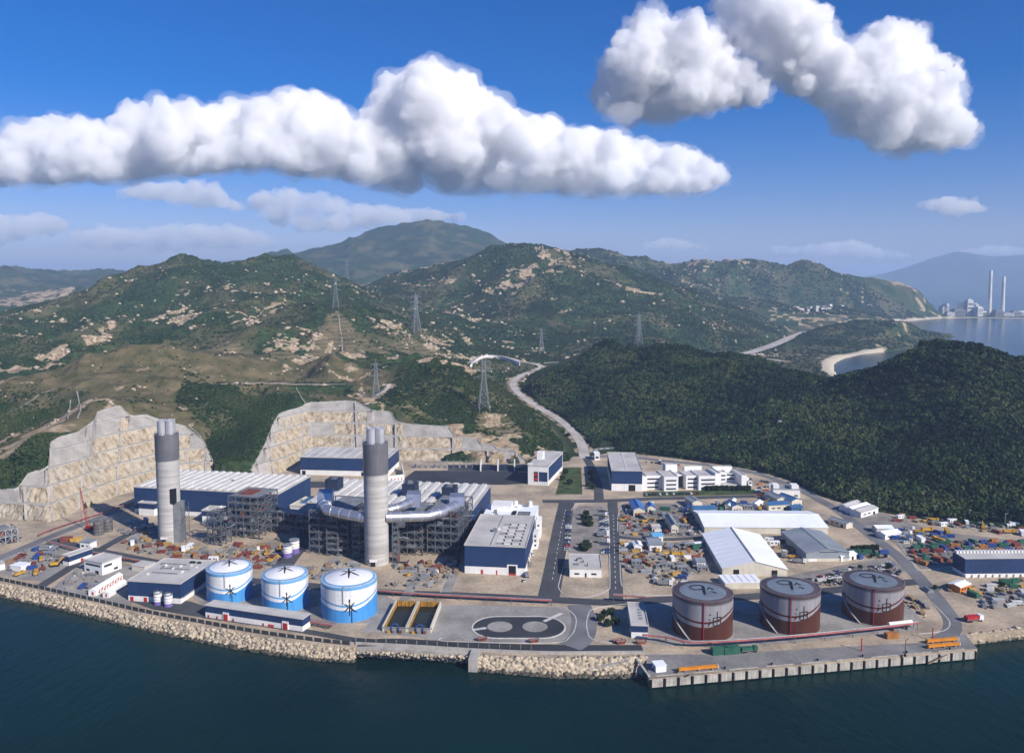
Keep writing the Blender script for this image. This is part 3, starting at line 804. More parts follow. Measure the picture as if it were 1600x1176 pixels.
# stepped vertical wall face below it
mb = MB()
P0 = [np.array(GP(*p)[:2]) for p in [(558, 1008), (640, 1013), (736, 1018)]]
for a, b in zip(P0[:-1], P0[1:]): mb.bar((*a, -1.4), (*b, -1.4), 3.0, 2.6)
tag(mb.build('seawall_step', M_WALL), 'white concrete ledge on the seawall between the rock slopes', 'wall')
c0 = GP(741, 1030, -1.0)
mb = MB().box(-2.2, 2.2, -4.5, 6, -5, 1.2)
o = mb.build('outfall_block', M_WALL); o.location = (c0[0], c0[1], 0); o.rotation_euler = (0, 0, -.1)
tag(o, 'square concrete outfall block at the end of the seawall ledge', 'block')

M_STONE = mat('armour_rock', (0.47, 0.39, 0.28), 0.95, 0.35, 0.55, bump=.15, bscale=1.5, dirt=(0.20, 0.17, 0.13))
M_STONEW = mat('wet_armour_rock', (0.085, 0.075, 0.055), 0.6, 0.35, 0.6)
_bm = bmesh.new(); bmesh.ops.create_icosphere(_bm, subdivisions=1, radius=1.0)
_ico_v = np.array([v.co[:] for v in _bm.verts]); _ico_f = np.array([[v.index for v in f.verts] for f in _bm.faces]); _bm.free()

def stones(P, R, name, m, label, cat, squash=.75):
    """P (n,3) centres, R (n,) radii -> one mesh of angular stones"""
    n_ = len(P)
    jit = 1 + (rng.random((n_, len(_ico_v), 1)) - .5) * .7
    sc = np.stack([.75 + .6 * rng.random(n_), .75 + .6 * rng.random(n_), squash * (.7 + .5 * rng.random(n_))], -1)[:, None, :]
    a = rng.random(n_) * 6.28
    v = _ico_v[None] * jit * sc * np.asarray(R)[:, None, None]
    c_, s_ = np.cos(a)[:, None], np.sin(a)[:, None]
    v = np.stack([v[..., 0] * c_ - v[..., 1] * s_, v[..., 0] * s_ + v[..., 1] * c_, v[..., 2]], -1) + np.asarray(P)[:, None, :]
    f = (_ico_f[None] + (np.arange(n_) * len(_ico_v))[:, None, None]).reshape(-1, 3)
    me = bpy.data.meshes.new(name)
    me.vertices.add(n_ * len(_ico_v)); me.vertices.foreach_set('co', v.astype(np.float32).ravel())
    me.loops.add(len(f) * 3); me.polygons.add(len(f))
    me.loops.foreach_set('vertex_index', f.astype(np.int32).ravel())
    me.polygons.foreach_set('loop_start', (np.arange(len(f)) * 3).astype(np.int32))
    me.update(calc_edges=True)
    o = link(name, me, m)
    return tag(o, label, cat, kind='stuff')

def riprap(top_px, bot_px, n_, r, label, toe=-5.6):
    T = np.array([GP(*p)[:2] for p in top_px]); B = np.array([GP(p[0], p[1], WATER_Z)[:2] for p in bot_px])
    lt = np.concatenate([[0], np.cumsum(np.linalg.norm(np.diff(T, axis=0), axis=1))]); lb = np.concatenate([[0], np.cumsum(np.linalg.norm(np.diff(B, axis=0), axis=1))])
    s_ = rng.random(n_); k = rng.random(n_)
    def along(P, L, s): return np.stack([np.interp(s * L[-1], L, P[:, i]) for i in (0, 1)], -1)
    A, Bq = along(T, lt, s_), along(B, lb, s_)
    xy = A + (Bq - A) * k[:, None]
    z = -0.2 + k * (toe + .2) + (rng.random(n_) - .5) * .9
    P = np.concatenate([xy, z[:, None]], 1)
    R = r * (.5 + rng.random(n_) ** 2 * 1.0)
    wet = z < WATER_Z + .75
    stones(P[~wet], R[~wet], 'armour_stones', M_STONE, label, 'rocks')
    stones(P[wet], R[wet], 'wet_armour_stones', M_STONEW, label.replace('pale', 'dark wet'), 'rocks')
    # bedding under the stones
    mb = MB(); N = 40
    ss = np.linspace(0, 1, N); A, Bq = along(T, lt, ss), along(B, lb, ss)
    out = Bq + (Bq - A) * .35
    vs = [(*A[i], -.45) for i in range(N)] + [(*out[i], toe - 2) for i in range(N)]
    mb.add(vs, [(i, N + i, N + i + 1, i + 1) for i in range(N - 1)])
    tag(mb.build('rock_bedding', M_STONE), 'rubble bedding of the sea slope', 'rocks', kind='structure')

riprap(SHORE, [(-300, 885), (-120, 908), (0, 932), (80, 949), (150, 966), (230, 985), (300, 1000), (400, 1019), (500, 1032), (554, 1035)], 9000, 1.0, 'pale tan armour stones sloping into the sea along the left shore')
riprap([(735, 1020), (742, 1024), (870, 1029), (1010, 1027)], [(738, 1046), (745, 1047), (870, 1058), (1012, 1058)], 3600, 1.25, 'pale tan boulders between the seawall and the jetty')
riprap([(556, 1017), (735, 1026)], [(558, 1024), (738, 1035)], 900, .8, 'pale small stones at the foot of the seawall ledge', -5.3)
riprap([(1512, 990), (1600, 980), (1750, 965)], [(1528, 1004), (1600, 997), (1750, 985)], 1800, 1.0, 'pale grey armour stones right of the jetty')

# concrete boat ramp laid into the boulders
a, b = np.array(GP(980, 1030, -.3)), np.array(GP(868, 1052, WATER_Z + .3))
mb = MB(); d = (b - a)[:2] / np.linalg.norm((b - a)[:2]); nn = np.array([-d[1], d[0]]) * 2.6
mb.add([(*(a[:2] - nn), .3), (*(a[:2] + nn), .3), (*(b[:2] + nn), -4.2), (*(b[:2] - nn), -4.2), (*(a[:2] - nn), -6), (*(a[:2] + nn), -6), (*(b[:2] + nn), -7), (*(b[:2] - nn), -7)], [(0, 1, 2, 3), (7, 6, 5, 4), (0, 4, 5, 1), (1, 5, 6, 2), (2, 6, 7, 3), (3, 7, 4, 0)])
tag(mb.build('boat_ramp', M_SLAB), 'grey concrete ramp slanting down through the boulders', 'ramp')

# ---- shore fence: panels and posts
M_FENCE = mat('dark_fence_mesh', (0.045, 0.048, 0.05), 0.7, 0.2, 0.4)
M_GALV = mat('galvanised_steel', (0.36, 0.37, 0.38), 0.5, 0.15, 0.4, metal=.4)
def fence(px, label, step=5.0, h=2.2, post=True, mp=None):
    P = spline([GP(*p)[:2] for p in px], 6)
    L = np.concatenate([[0], np.cumsum([math.dist(a, b) for a, b in zip(P[:-1], P[1:])])])
    n_ = max(2, int(L[-1] / step))
    Q = [(np.interp(i * L[-1] / n_, L, [p[0] for p in P]), np.interp(i * L[-1] / n_, L, [p[1] for p in P])) for i in range(n_ + 1)]
    t = thing('fence', label, 'fence', (Q[0][0], Q[0][1], 0))
    for i in range(n_ + 1):
        x, y = Q[i][0] - Q[0][0], Q[i][1] - Q[0][1]
        MB().box(x - .14, x + .14, y - .14, y + .14, -.1, h + .2).build('fence_post', M_GALV, t)
        if i < n_:
            x2, y2 = Q[i + 1][0] - Q[0][0], Q[i + 1][1] - Q[0][1]
            f0, f1 = .1, .9
            MB().bar((x + (x2 - x) * f0, y + (y2 - y) * f0, h / 2 + .1), (x + (x2 - x) * f1, y + (y2 - y) * f1, h / 2 + .1), .09, h - .2).build('fence_panel', mp or M_FENCE, t)
    return t
fence([(-40, 900), (0, 907), (80, 924), (150, 940), (230, 958), (300, 971), (400, 989), (500, 1003), (548, 1008)], 'dark mesh fence along the top of the left rock shore')
fence([(556, 1003), (640, 1007), (735, 1012), (830, 1015)], 'dark mesh fence along the coastal road parapet')
fence([(920, 706), (960, 702), (1040, 709), (1110, 717), (1180, 729), (1235, 746), (1290, 770)], 'grey mesh fence at the hill foot behind the offices', 7, 2.4, mp=M_GALV)
fence([(1290, 770), (1340, 786), (1400, 799), (1500, 812), (1600, 820)], 'grey mesh fence at the hill foot behind the contractor yard', 7, 2.4, mp=M_GALV)

# ---- jetty: deck slab, fender blocks, curb
JA, JB = np.array(GP(1014, 1058)[:2]), np.array(GP(1527, 1013)[:2])
jd = JB - JA; JL = np.linalg.norm(jd); jd /= JL
jr = math.atan2(jd[1], jd[0])
M_DECK = mat('jetty_deck', (0.235, 0.225, 0.215), 0.9, 0.18, 0.06, dirt=(0.16, 0.155, 0.15), fine=.25)
M_FBLK = mat('jetty_face_concrete', (0.50, 0.47, 0.41), 0.9, 0.2, 0.3, streak=.35)
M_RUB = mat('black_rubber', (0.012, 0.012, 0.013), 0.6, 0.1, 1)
jet = thing('jetty', 'long grey concrete jetty with white fender blocks', 'jetty', (JA[0], JA[1], 0), jr)
ca, cb = np.array(GP(1008, 1022)[:2]), np.array(GP(1508, 990)[:2])
def jl(p):
    q = np.array(p[:2]) - JA
    return (q @ jd, q @ np.array([-jd[1], jd[0]]))
deck = [jl(JA), jl(JB), jl(cb), jl(GP(1440, 1004)), jl(GP(1300, 1011)), jl(GP(1120, 1022)), jl(ca)]
MB().prism(deck, -.8, .12).build('deck', M_DECK, jet)
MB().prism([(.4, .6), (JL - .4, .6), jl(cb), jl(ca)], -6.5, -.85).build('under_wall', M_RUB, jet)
nb = 25
for i in range(nb):
    x0 = 1.2 + i * (JL - 2) / nb
    MB().box(x0, x0 + (JL - 2) / nb - 1.5, -1.0, .75, -4.4, -.9).build('fender_block', M_FBLK, jet)
for i in range(nb + 1):
    x0 = .35 + i * (JL - 2) / nb
    MB().box(x0 - .15, x0 + .5, -1.3, -.2, -4.9, -.9).build('rubber_fender', M_RUB, jet)
for i in range(9):
    x0 = 3 + i * (JL - 6) / 9
    MB().box(x0, x0 + (JL - 6) / 9 - 4, .1, .55, .12, .42).build('edge_curb', M_FBLK, jet)
MB().box(-.2, .9, .5, float(jl(ca)[1]) - 1, -.1, .45).build('end_curb', M_FBLK, jet)
for i in range(7):
    x0 = 14 + i * (JL - 28) / 6
    MB().lathe([(.35, .1), (.35, .8), (.6, .85), (.6, 1.1)], 10, (x0, 1.6)).build('bollard', M_RUB, jet)

# ---- rock cuts: each bench face between two drains is its own panel
M_SHOT = mat('sprayed_concrete', (0.40, 0.37, 0.33), 0.95, 0.16, 0.09, bump=.3, bscale=.6, streak=.25)
def rock_mat(name, c1, c2, c3):
    m = bpy.data.materials.new(name); m.use_nodes = True
    n, l = m.node_tree.nodes, m.node_tree.links
    b = n['Principled BSDF']; b.inputs['Roughness'].default_value = .95; b.inputs['Specular IOR Level'].default_value = .1
    g = n.new('ShaderNodeNewGeometry')
    mp = n.new('ShaderNodeMapping'); mp.inputs['Scale'].default_value = (1, 1, .38); l.new(g.outputs['Position'], mp.inputs[0])
    t = n.new('ShaderNodeTexNoise'); t.inputs['Scale'].default_value = .22; t.inputs['Detail'].default_value = 10; t.inputs['Roughness'].default_value = .72
    l.new(mp.outputs[0], t.inputs[0])
    r = n.new('ShaderNodeValToRGB'); r.color_ramp.elements.new(.5)
    for e, (p, c) in zip(r.color_ramp.elements, [(.32, c1), (.5, c2), (.66, c3)]): e.position = p; e.color = (*c, 1)
    l.new(t.outputs[0], r.inputs[0]); l.new(r.outputs[0], b.inputs['Base Color'])
    bp = n.new('ShaderNodeBump'); bp.inputs['Distance'].default_value = 1.2; l.new(t.outputs[0], bp.inputs['Height']); l.new(bp.outputs[0], b.inputs['Normal'])
    return m
M_ROCK = rock_mat('cut_rock_tan', (.15, .115, .075), (.40, .325, .225), (.52, .46, .37))
M_ROCKG = rock_mat('cut_rock_grey', (.15, .125, .09), (.39, .335, .25), (.49, .45, .38))
M_LEDGE = mat('bench_drain_concrete', (0.43, 0.41, 0.37), .9, .15, .2)

def rock_cut(name, label, cut, hb_, shot, seed):
    toe, top = cut
    o0 = toe[NS // 2].copy()
    t = thing(name, label, 'rock slope', tuple(o0))
    r = random.Random(seed)
    H = top[:, 2] - toe[:, 2]
    nb_ = int(math.ceil(H.max() / hb_))
    def P(s_, z, inner):
        """surface point at section s_ and height z; `inner` = foot of the face above, else the crest of the face below"""
        i0 = min(int(s_), NS - 2); f = s_ - i0
        a, b = toe[i0] * (1 - f) + toe[i0 + 1] * f, top[i0] * (1 - f) + top[i0 + 1] * f
        h = max(b[2] - a[2], .1); z = min(z, h)
        q_ = a + (b - a) * (z / h)
        if not inner and z < h: q_ = q_ - (b - a) * (min(.34 * hb_, z * .5) / h)
        q_[2] = a[2] + z
        return q_
    S = 3
    for k in range(nb_):
        z0, z1 = k * hb_, (k + 1) * hb_
        for i in range(0, NS - 1, S):
            if max(H[i:i + S + 1]) <= z0 + .3: continue
            is_shot = shot(i / (NS - 1), k, (H[i + 1] - z0) / hb_, r)
            nu, nv = 9, 7
            vs = []
            for u in range(nu + 1):
                s_ = min(i + S * u / nu, NS - 1 - 1e-6)
                lo, hi = P(s_, z0, True), P(s_, z1, False)
                for v in range(nv + 1):
                    q_ = lo + (hi - lo) * v / nv
                    am = .35 if is_shot else 2.3
                    if 0 < v < nv:
                        nz = mnoise.noise(Vector((q_[0] * .13, q_[1] * .13, q_[2] * .10 + seed))) + .6 * mnoise.noise(Vector((q_[0] * .4, q_[1] * .4, q_[2] * .22)))
                        q_ = q_ + np.array([0, -1, .2]) * am * nz
                    vs.append(q_ - o0)
            fs_ = [(u * (nv + 1) + v, (u + 1) * (nv + 1) + v, (u + 1) * (nv + 1) + v + 1, u * (nv + 1) + v + 1) for u in range(nu) for v in range(nv)]
            m = M_SHOT if is_shot else (M_ROCK if r.random() < .72 else M_ROCKG)
            MB().add(vs, fs_).build('rock_panel', m, t)
        vs, on = [], []
        for i in range(NS):
            a, b = P(min(i, NS - 1.0001), z1, False) - o0, P(min(i, NS - 1.0001), z1, True) - o0
            vs += [a + np.array([0, -.5, -.5]), a + np.array([0, -.5, .5]), b + np.array([0, .4, .25])]; on.append(H[i] > z1 + .4)
        fs_ = [(3 * i + j, 3 * i + 3 + j, 3 * i + 4 + j, 3 * i + 1 + j) for i in range(NS - 1) if on[i] and on[i + 1] for j in (0, 1)]
        if fs_: MB().add(vs, fs_).build('bench_ledge', M_LEDGE, t)
    vs = []                                           # crest beam and surface drain along the top edge
    for i in range(NS):
        p = top[i] - o0; d = top[i] - toe[i]; d[2] = 0; d /= np.linalg.norm(d)
        vs += [p - d * .6 + [0, 0, -.8], p - d * .6 + [0, 0, .7], p + d * 2.4 + [0, 0, .9], p + d * 2.4 + [0, 0, -2]]
    MB().add(vs, [(4 * i + j, 4 * i + 4 + j, 4 * i + 5 + j, 4 * i + 1 + j) for i in range(NS - 1) for j in (0, 1, 2)]).build('crest_beam', M_LEDGE, t)
    for i in range(4, NS - 1, 9):                     # stepped down-drains
        mb = MB()
        for k in range(nb_):
            if H[i] < (k + .6) * hb_: continue
            mb.bar(P(i, k * hb_, True) - o0 + np.array([0, -1.2, .5]), P(i, (k + 1) * hb_, False) - o0 + np.array([0, -1.2, .5]), 1.8, .7)
        if mb.v: mb.build('down_drain', M_SHOT, t)
    return t
def shotA(u, k, left, r):
    if u < .34: return left < 1.1
    if u < .5: return k >= 3
    if u < .62: return left < 2.2
    if u > .84: return left < 1.0
    return left < 1.2
def shotB(u, k, left, r):
    if u < .22: return left < 1.3
    return left < 1.1 or r.random() < .06
rock_cut('rock_cut', 'benched tan and grey rock cut behind the slimmer chimney and long blue hall', CUT_A, 10.5, shotA, 5)
rock_cut('rock_cut', 'curved benched rock cut behind the chimney with the silver ducts', CUT_B, 10.0, shotB, 9)
# ================================================================== buildings
M_NAVY = mat('navy_cladding', (0.017, 0.043, 0.120), 0.6, 0.10, 0.05, streak=.16)
M_WHITE = mat('white_render', (0.80, 0.79, 0.76), 0.8, 0.06, 0.12, streak=.10)
M_CREAM = mat('cream_cladding', (0.62, 0.58, 0.48), 0.8, 0.08, 0.1, streak=.12)
M_ROOF = mat('pale_roof_sheet', (0.50, 0.48, 0.45), 0.7, 0.14, 0.06)
M_ROOFW = mat('bright_roof_sheet', (0.82, 0.84, 0.87), 0.6, 0.04, 0.05)
M_ROOFR = mat('roof_rib_sheet', (0.62, 0.61, 0.58), 0.6, 0.1, 0.1)
M_ROOFG = mat('grey_roof_sheet', (0.25, 0.28, 0.31), 0.6, 0.12, 0.08)
M_ROOFB = mat('blue_roof_sheet', (0.045, 0.13, 0.27), 0.6, 0.12, 0.1)
M_ROOFS = mat('bright_blue_roof_sheet', (0.06, 0.16, 0.42), 0.6, 0.12, 0.1)
M_RED = mat('red_paint', (0.42, 0.025, 0.022), 0.6, 0.12, 0.3)
M_DARK = mat('dark_opening', (0.010, 0.011, 0.013), 0.8, 0.1, 0.5)
M_GLASS = mat('window_glass', (0.03, 0.038, 0.048), 0.15, 0.2, 0.3, spec=.6)
M_GREY = mat('grey_machinery', (0.20, 0.21, 0.22), 0.6, 0.2, 0.3)

def frame_px(A, B, zref=0.0, Cp=None, BR=None):
    """front-left, front-right (and a back corner) measured at height zref -> origin, width, heading, depth of the best rectangle"""
    g = lambda p: np.array(GP(p[0], p[1], zref)[:2])
    a, b = g(A), g(B)
    w, rz = float(np.linalg.norm(b - a)), math.atan2(b[1] - a[1], b[0] - a[0])
    if Cp is None and BR is None: return a, w, rz
    dv = (g(Cp) - a) if Cp is not None else (g(BR) - b)
    d = float(np.linalg.norm(dv)); rd = math.atan2(dv[1], dv[0]) - math.pi / 2
    r2 = .42 * rz + .58 * rd
    c = a + (b - a) / 2 + dv / 2
    ux, uy = np.array([math.cos(r2), math.sin(r2)]), np.array([-math.sin(r2), math.cos(r2)])
    return c - ux * w / 2 - uy * d / 2, w, r2, d

_meshc = {}
def ribset(t, key, x0, x1, y0, y1, z, n_, w, h, m, name='roof_rib', along='y'):
    """n equal strips sharing one mesh"""
    for i in range(n_):
        f = (i + .5) / n_
        if along == 'y':
            kk = (key, 'y'); me_ = _meshc.get(kk)
            if me_ is None:
                o = MB().box(-w / 2, w / 2, y0, y1, 0, h).build(name, m, t); _meshc[kk] = o.data
            else: o = link(name, me_, None, t)
            o.location = (x0 + (x1 - x0) * f, 0, z)
        else:
            kk = (key, 'x'); me_ = _meshc.get(kk)
            if me_ is None:
                o = MB().box(x0, x1, -w / 2, w / 2, 0, h).build(name, m, t); _meshc[kk] = o.data
            else: o = link(name, me_, None, t)
            o.location = (0, y0 + (y1 - y0) * f, z)

def openings(t, w, d, items):
    """items: (face, name, u0,u1,z0,z1,mat) ; u is a fraction of the face"""
    for face, nm, u0, u1, z0, z1, m in items:
        e = .10
        if face == 'F': MB().box(w * u0, w * u1, -e, .25, z0, z1).build(nm, m, t)
        elif face == 'R': MB().box(w - .25, w + e, d * u0, d * u1, z0, z1).build(nm, m, t)
        elif face == 'L': MB().box(-e, .25, d * u0, d * u1, z0, z1).build(nm, m, t)

def hall(name, label, A, B, depth, h, zref=0.0, hb=0.0, m=None, mb_=None, mr=None, ribs=0, ribw=1.2, ribh=.5, items=(), roof_items=(), parapet=True, cat='building', group=None, rib_along='y', overhang=.25, Cp=None, BR=None):
    if Cp or BR: a, w, rz, depth = frame_px(A, B, zref, Cp, BR)
    else: a, w, rz = frame_px(A, B, zref)
    t = thing(name, label, cat, (a[0], a[1], 0), rz, group)
    m = m or M_NAVY
    if hb > 0:
        MB().box(.06, w - .06, .06, depth - .06, -.3, hb).build('base_wall', mb_ or M_WHITE, t)
    MB().box(0, w, 0, depth, hb if hb > 0 else -.3, h).build('wall', m, t)
    oh = overhang
    MB().box(-oh, w + oh, -oh, depth + oh, h, h + .3).build('roof', mr or M_ROOF, t)
    if parapet:
        pm = MB()
        pm.box(-oh - .06, w + oh + .06, -oh - .06, -oh + .3, h - .05, h + .75); pm.box(-oh - .06, w + oh + .06, depth + oh - .3, depth + oh + .06, h - .05, h + .75)
        pm.box(-oh - .06, -oh + .3, -oh + .32, depth + oh - .32, h - .05, h + .75); pm.box(w + oh - .3, w + oh + .06, -oh + .32, depth + oh - .32, h - .05, h + .75)
        pm.build('parapet', mr or M_ROOF, t)
    if ribs: ribset(t, (name, label), .8, w - .8, .8, depth - .8, h + .3, ribs, ribw, ribh, M_ROOFR, along=rib_along)
    openings(t, w, depth, items)
    for nm, x0, x1, y0, y1, hh, mm in roof_items:
        MB().box(w * x0, w * x1, depth * y0, depth * y1, h + .28, h + .3 + hh).build(nm, mm, t)
    return t, w, rz

def gable(name, label, A, B, depth, he, hr, m, mr, zref=0.0, items=(), cat='building', hb=0.0, mbase=None, ridge='y', seams=0, group=None, Cp=None, BR=None):
    """ridge along y (gable faces the viewer) or along x"""
    if Cp or BR: a, w, rz, depth = frame_px(A, B, zref, Cp, BR)
    else: a, w, rz = frame_px(A, B, zref)
    t = thing(name, label, cat, (a[0], a[1], 0), rz, group)
    d = depth
    if hb: MB().box(.05, w - .05, .05, d - .05, -.3, hb).build('base_wall', mbase or M_WHITE, t)
    if ridge == 'y':
        pr = [(0, hb), (w, hb), (w, he), (w / 2, hr), (0, he)]
        vs = [(x, 0, z) for x, z in pr] + [(x, d, z) for x, z in pr]
        MB().add(vs, [(0, 1, 2, 3, 4), (9, 8, 7, 6, 5), (0, 5, 6, 1), (1, 6, 7, 2), (2, 7, 8, 3), (3, 8, 9, 4), (4, 9, 5, 0)]).build('wall', m, t)
        e, th = .5, .25
        sl = (hr - he) / (w / 2)
        for s_, nm in ((-1, 'roof_slope'), (1, 'roof_slope')):
            x_e = -e if s_ < 0 else w + e
            ze = he - e * sl
            vs = [(x_e, -e, ze + .05), (w / 2, -e, hr + .05), (w / 2, d + e, hr + .05), (x_e, d + e, ze + .05)]
            vs += [(p[0], p[1], p[2] + th) for p in vs]
            f = [(0, 1, 2, 3), (7, 6, 5, 4), (0, 4, 5, 1), (1, 5, 6, 2), (2, 6, 7, 3), (3, 7, 4, 0)]
            if s_ < 0: f = [tuple(reversed(q)) for q in f]
            o = MB().add(vs, f).build(nm, mr, t)
            for k in range(seams):
                y_ = d * (k + .5) / seams
                MB().bar((x_e, y_, ze + th + .08), (w / 2 - .2 * s_ * -1, y_, hr + th + .08 - .1), .14, .1).build('seam', mr, o)
        MB().bar((w / 2, -e, hr + th + .12), (w / 2, d + e, hr + th + .12), .9, .25).build('ridge_cap', M_GREY if mr is M_ROOFW else mr, t)
    else:
        pr = [(0, hb), (d, hb), (d, he), (d / 2, hr), (0, he)]
        vs = [(0, y, z) for y, z in pr] + [(w, y, z) for y, z in pr]
        MB().add(vs, [(4, 3, 2, 1, 0), (5, 6, 7, 8, 9), (0, 1, 6, 5), (1, 2, 7, 6), (2, 3, 8, 7), (3, 4, 9, 8), (4, 0, 5, 9)]).build('wall', m, t)
        e, th = .5, .25
        sl = (hr - he) / (d / 2)
        for s_ in (-1, 1):
            y_e = -e if s_ < 0 else d + e
            ze = he - e * sl
            vs = [(-e, y_e, ze + .05), (w + e, y_e, ze + .05), (w + e, d / 2, hr + .05), (-e, d / 2, hr + .05)]
            vs += [(p[0], p[1], p[2] + th) for p in vs]
            f = [(3, 2, 1, 0), (4, 5, 6, 7), (0, 1, 5, 4), (1, 2, 6, 5), (2, 3, 7, 6), (3, 0, 4, 7)]
            if s_ > 0: f = [tuple(reversed(q)) for q in f]
            o = MB().add(vs, f).build('roof_slope', mr, t)
            for k in range(seams):
                x_ = w * (k + .5) / seams
                MB().bar((x_, y_e, ze + th + .08), (x_, d / 2 + .2 * s_, hr + th), .14, .1).build('seam', mr, o)
        MB().bar((-e, d / 2, hr + th + .1), (w + e, d / 2, hr + th + .1), .8, .25).build('ridge_cap', mr, t)
    openings(t, w, d, items)
    return t, w, rz

# --- turbine hall on the left, navy with ribbed pale roof
def vents(n_, seed, x=(.1, .9), y=(.1, .9), s=.02, h=1.0, m=None):
    r = random.Random(seed)
    out = []
    for _ in range(n_):
        a, b = r.uniform(*x), r.uniform(*y)
        out.append(('roof_vent', a, a + s, b, b + s * 1.6, h * r.uniform(.6, 1.3), m or r.choice([M_GREY, M_WHITE, M_ROOFR])))
    return out
hall('turbine_hall', 'long navy turbine hall with ribbed pale roof behind the slimmer chimney', (222, 758), (432, 776), 62, 20, zref=20, BR=(475, 747), hb=3.2, ribs=18, ribw=2.6, ribh=1.3, items=[('F', 'door', .12, .16, 0, 5, M_DARK), ('F', 'door', .55, .6, 0, 5, M_DARK), ('R', 'door', .3, .4, 0, 5, M_WHITE)], roof_items=vents(14, 3))
# --- navy annex and white base left of the chimney
hall('blue_annex', 'small navy and white annex left of the slimmer chimney', (217, 804), (241, 806), 14, 9.5, hb=5.2, roof_items=vents(3, 5, s=.1))
hall('blue_annex', 'small navy and white annex right of the slimmer chimney', (316, 817), (341, 818), 12, 9.5, hb=5.5, roof_items=vents(2, 6, s=.1))
# --- central turbine hall
hall('turbine_hall', 'long navy turbine hall with ribbed pale roof behind the silver ducts', (478, 786), (738, 796), 78, 20, zref=20, BR=(768, 758), hb=0, ribs=16, ribw=3.6, ribh=1.4, roof_items=vents(8, 13), items=[('R', 'door', .2, .35, 0, 6, M_WHITE)])
# --- long navy workshop under the rock cut
hall('workshop', 'navy and white workshop with pale roof under the curved rock cut', (472.5, 713), (606, 718), 44, 16.5, zref=16.5, Cp=(494, 698), hb=4.6, ribs=9, ribw=.7, ribh=.3, items=[('F', 'door', .02, .06, 0, 3.9, M_DARK), ('F', 'door', .7, .74, 0, 3.6, M_DARK)])
a, w, rz = frame_px((606, 752), (632, 750))
t = thing('stepped_wall', 'white stepped boundary wall with red notices beside the workshop', 'wall', (a[0], a[1], 0), rz)
MB().add([(0, 0, -.2), (w, 0, -.2), (w, .6, -.2), (0, .6, -.2), (0, 0, 5), (w, 0, 5.5), (w, .6, 5.5), (0, .6, 5)], [(0, 3, 2, 1), (4, 5, 6, 7), (0, 1, 5, 4), (1, 2, 6, 5), (2, 3, 7, 6), (3, 0, 4, 7)]).build('wall', M_WHITE, t)
MB().add([(w + .01, -.1, -.2), (w + 5, 38, -.2), (w + 4.3, 38.1, -.2), (w - .7, 0, -.2), (w + .01, -.1, 5.5), (w + 5, 38, 7.5), (w + 4.3, 38.1, 7.5), (w - .7, 0, 5.5)], [(0, 3, 2, 1), (4, 5, 6, 7), (0, 1, 5, 4), (1, 2, 6, 5), (2, 3, 7, 6), (3, 0, 4, 7)]).build('wing_wall', M_WHITE, t)
for k in range(4): MB().box(w * (.2 + .2 * k), w * (.2 + .2 * k) + .8, -.12, .1, .8, 2.4).build('notice', M_RED, t)

# --- blue and white admin hall
adm, aw, arz = hall('admin_hall', 'large navy and white hall with ribbed roof beside the wide road', (726, 895), (821, 899), 66, 17.6, hb=4.6, items=[('F', 'door', .27, .305, 0, 2.6, M_RED), ('F', 'door', .52, .54, 0, 2.6, M_RED), ('F', 'door_frame', .70, .87, 0, 6.6, M_WHITE), ('R', 'door', .2, .3, 0, 4, M_DARK), ('R', 'window', .4, .44, 2, 3.6, M_GLASS), ('R', 'window', .5, .54, 2, 3.6, M_GLASS)], roof_items=[('roof_plant', .36, .44, .42, .47, 1.8, M_GREY), ('roof_plant', .40, .47, .48, .52, 1.2, M_WHITE), ('roof_walkway', .415, .425, .02, .98, .25, M_GREY)])
MB().box(aw * .725, aw * .845, -.16, .2, 0, 5.9).build('roller_door', M_DARK, adm)
MB().box(aw * .73, aw * .84, -.22, .1, 0, 1.1).build('door_leaf', M_RED, adm)
for k in range(7):
    for j in range(3):
        MB().box(aw * (.50 + .14 * j), aw * (.60 + .14 * j), 4 + k * 6.6, 4.6 + k * 6.6, 17.9, 18.5).build('skylight_rib', M_ROOFR if (k + j) % 3 else M_GREY, adm)
        MB().box(aw * (.605 + .14 * j), aw * (.625 + .14 * j), 4 + k * 6.6, 5.2 + k * 6.6, 17.9, 18.7).build('roof_vent', M_DARK, adm)
# rear white block of the admin hall
MB().box(1.0, aw - .5, 66.2, 100, -.3, 15.8).build('rear_block', M_WHITE, adm)
MB().box(.6, aw - .2, 66.3, 100.3, 15.8, 16.1).build('rear_roof', M_ROOFW, adm)
MB().box(aw * .12, aw * .5, 84, 99, 16.1, 19.5).build('penthouse', M_WHITE, adm)
MB().box(aw * .55, aw * .62, 68, 82, 16.1, 16.9).build('roof_light', M_DARK, adm)
MB().box(aw * .66, aw * .88, 69, 82, 16.1, 16.5).build('roof_well', M_DARK, adm)
for k in range(4): MB().box(aw * .67, aw * .87, 70.5 + 3 * k, 71.2 + 3 * k, 16.5, 17.1).build('cooling_fan', M_GREY, adm)
for k, (x, y) in enumerate([(.14, 70), (.2, 76), (.3, 72), (.25, 90), (.6, 92), (.75, 95)]):
    MB().box(aw * x, aw * x + 2.2, y, y + 2.4, 16.1, 18.3).build('roof_unit', [M_WHITE, M_GREY][k % 2], adm)
for k in range(2):
    MB().lathe([(1.6, 16.05), (1.6, 18.8), (1.2, 19.6)], 14, (aw * (.55 + .28 * k), 101.5 - 3)).build('roof_tank', M_WHITE, adm)
# stair towers on the side
for k, y in enumerate([50, 74]):
    MB().box(aw + .03, aw + 3.2, y, y + 12, -.3, 12.5 - 2 * (k == 0)).build('stair_tower', M_WHITE, adm)
    for j in range(3): MB().box(aw + 1, aw + 2.2, y - .1, y + .3, 2 + 3.2 * j, 3.4 + 3.2 * j).build('window', M_GLASS, adm)

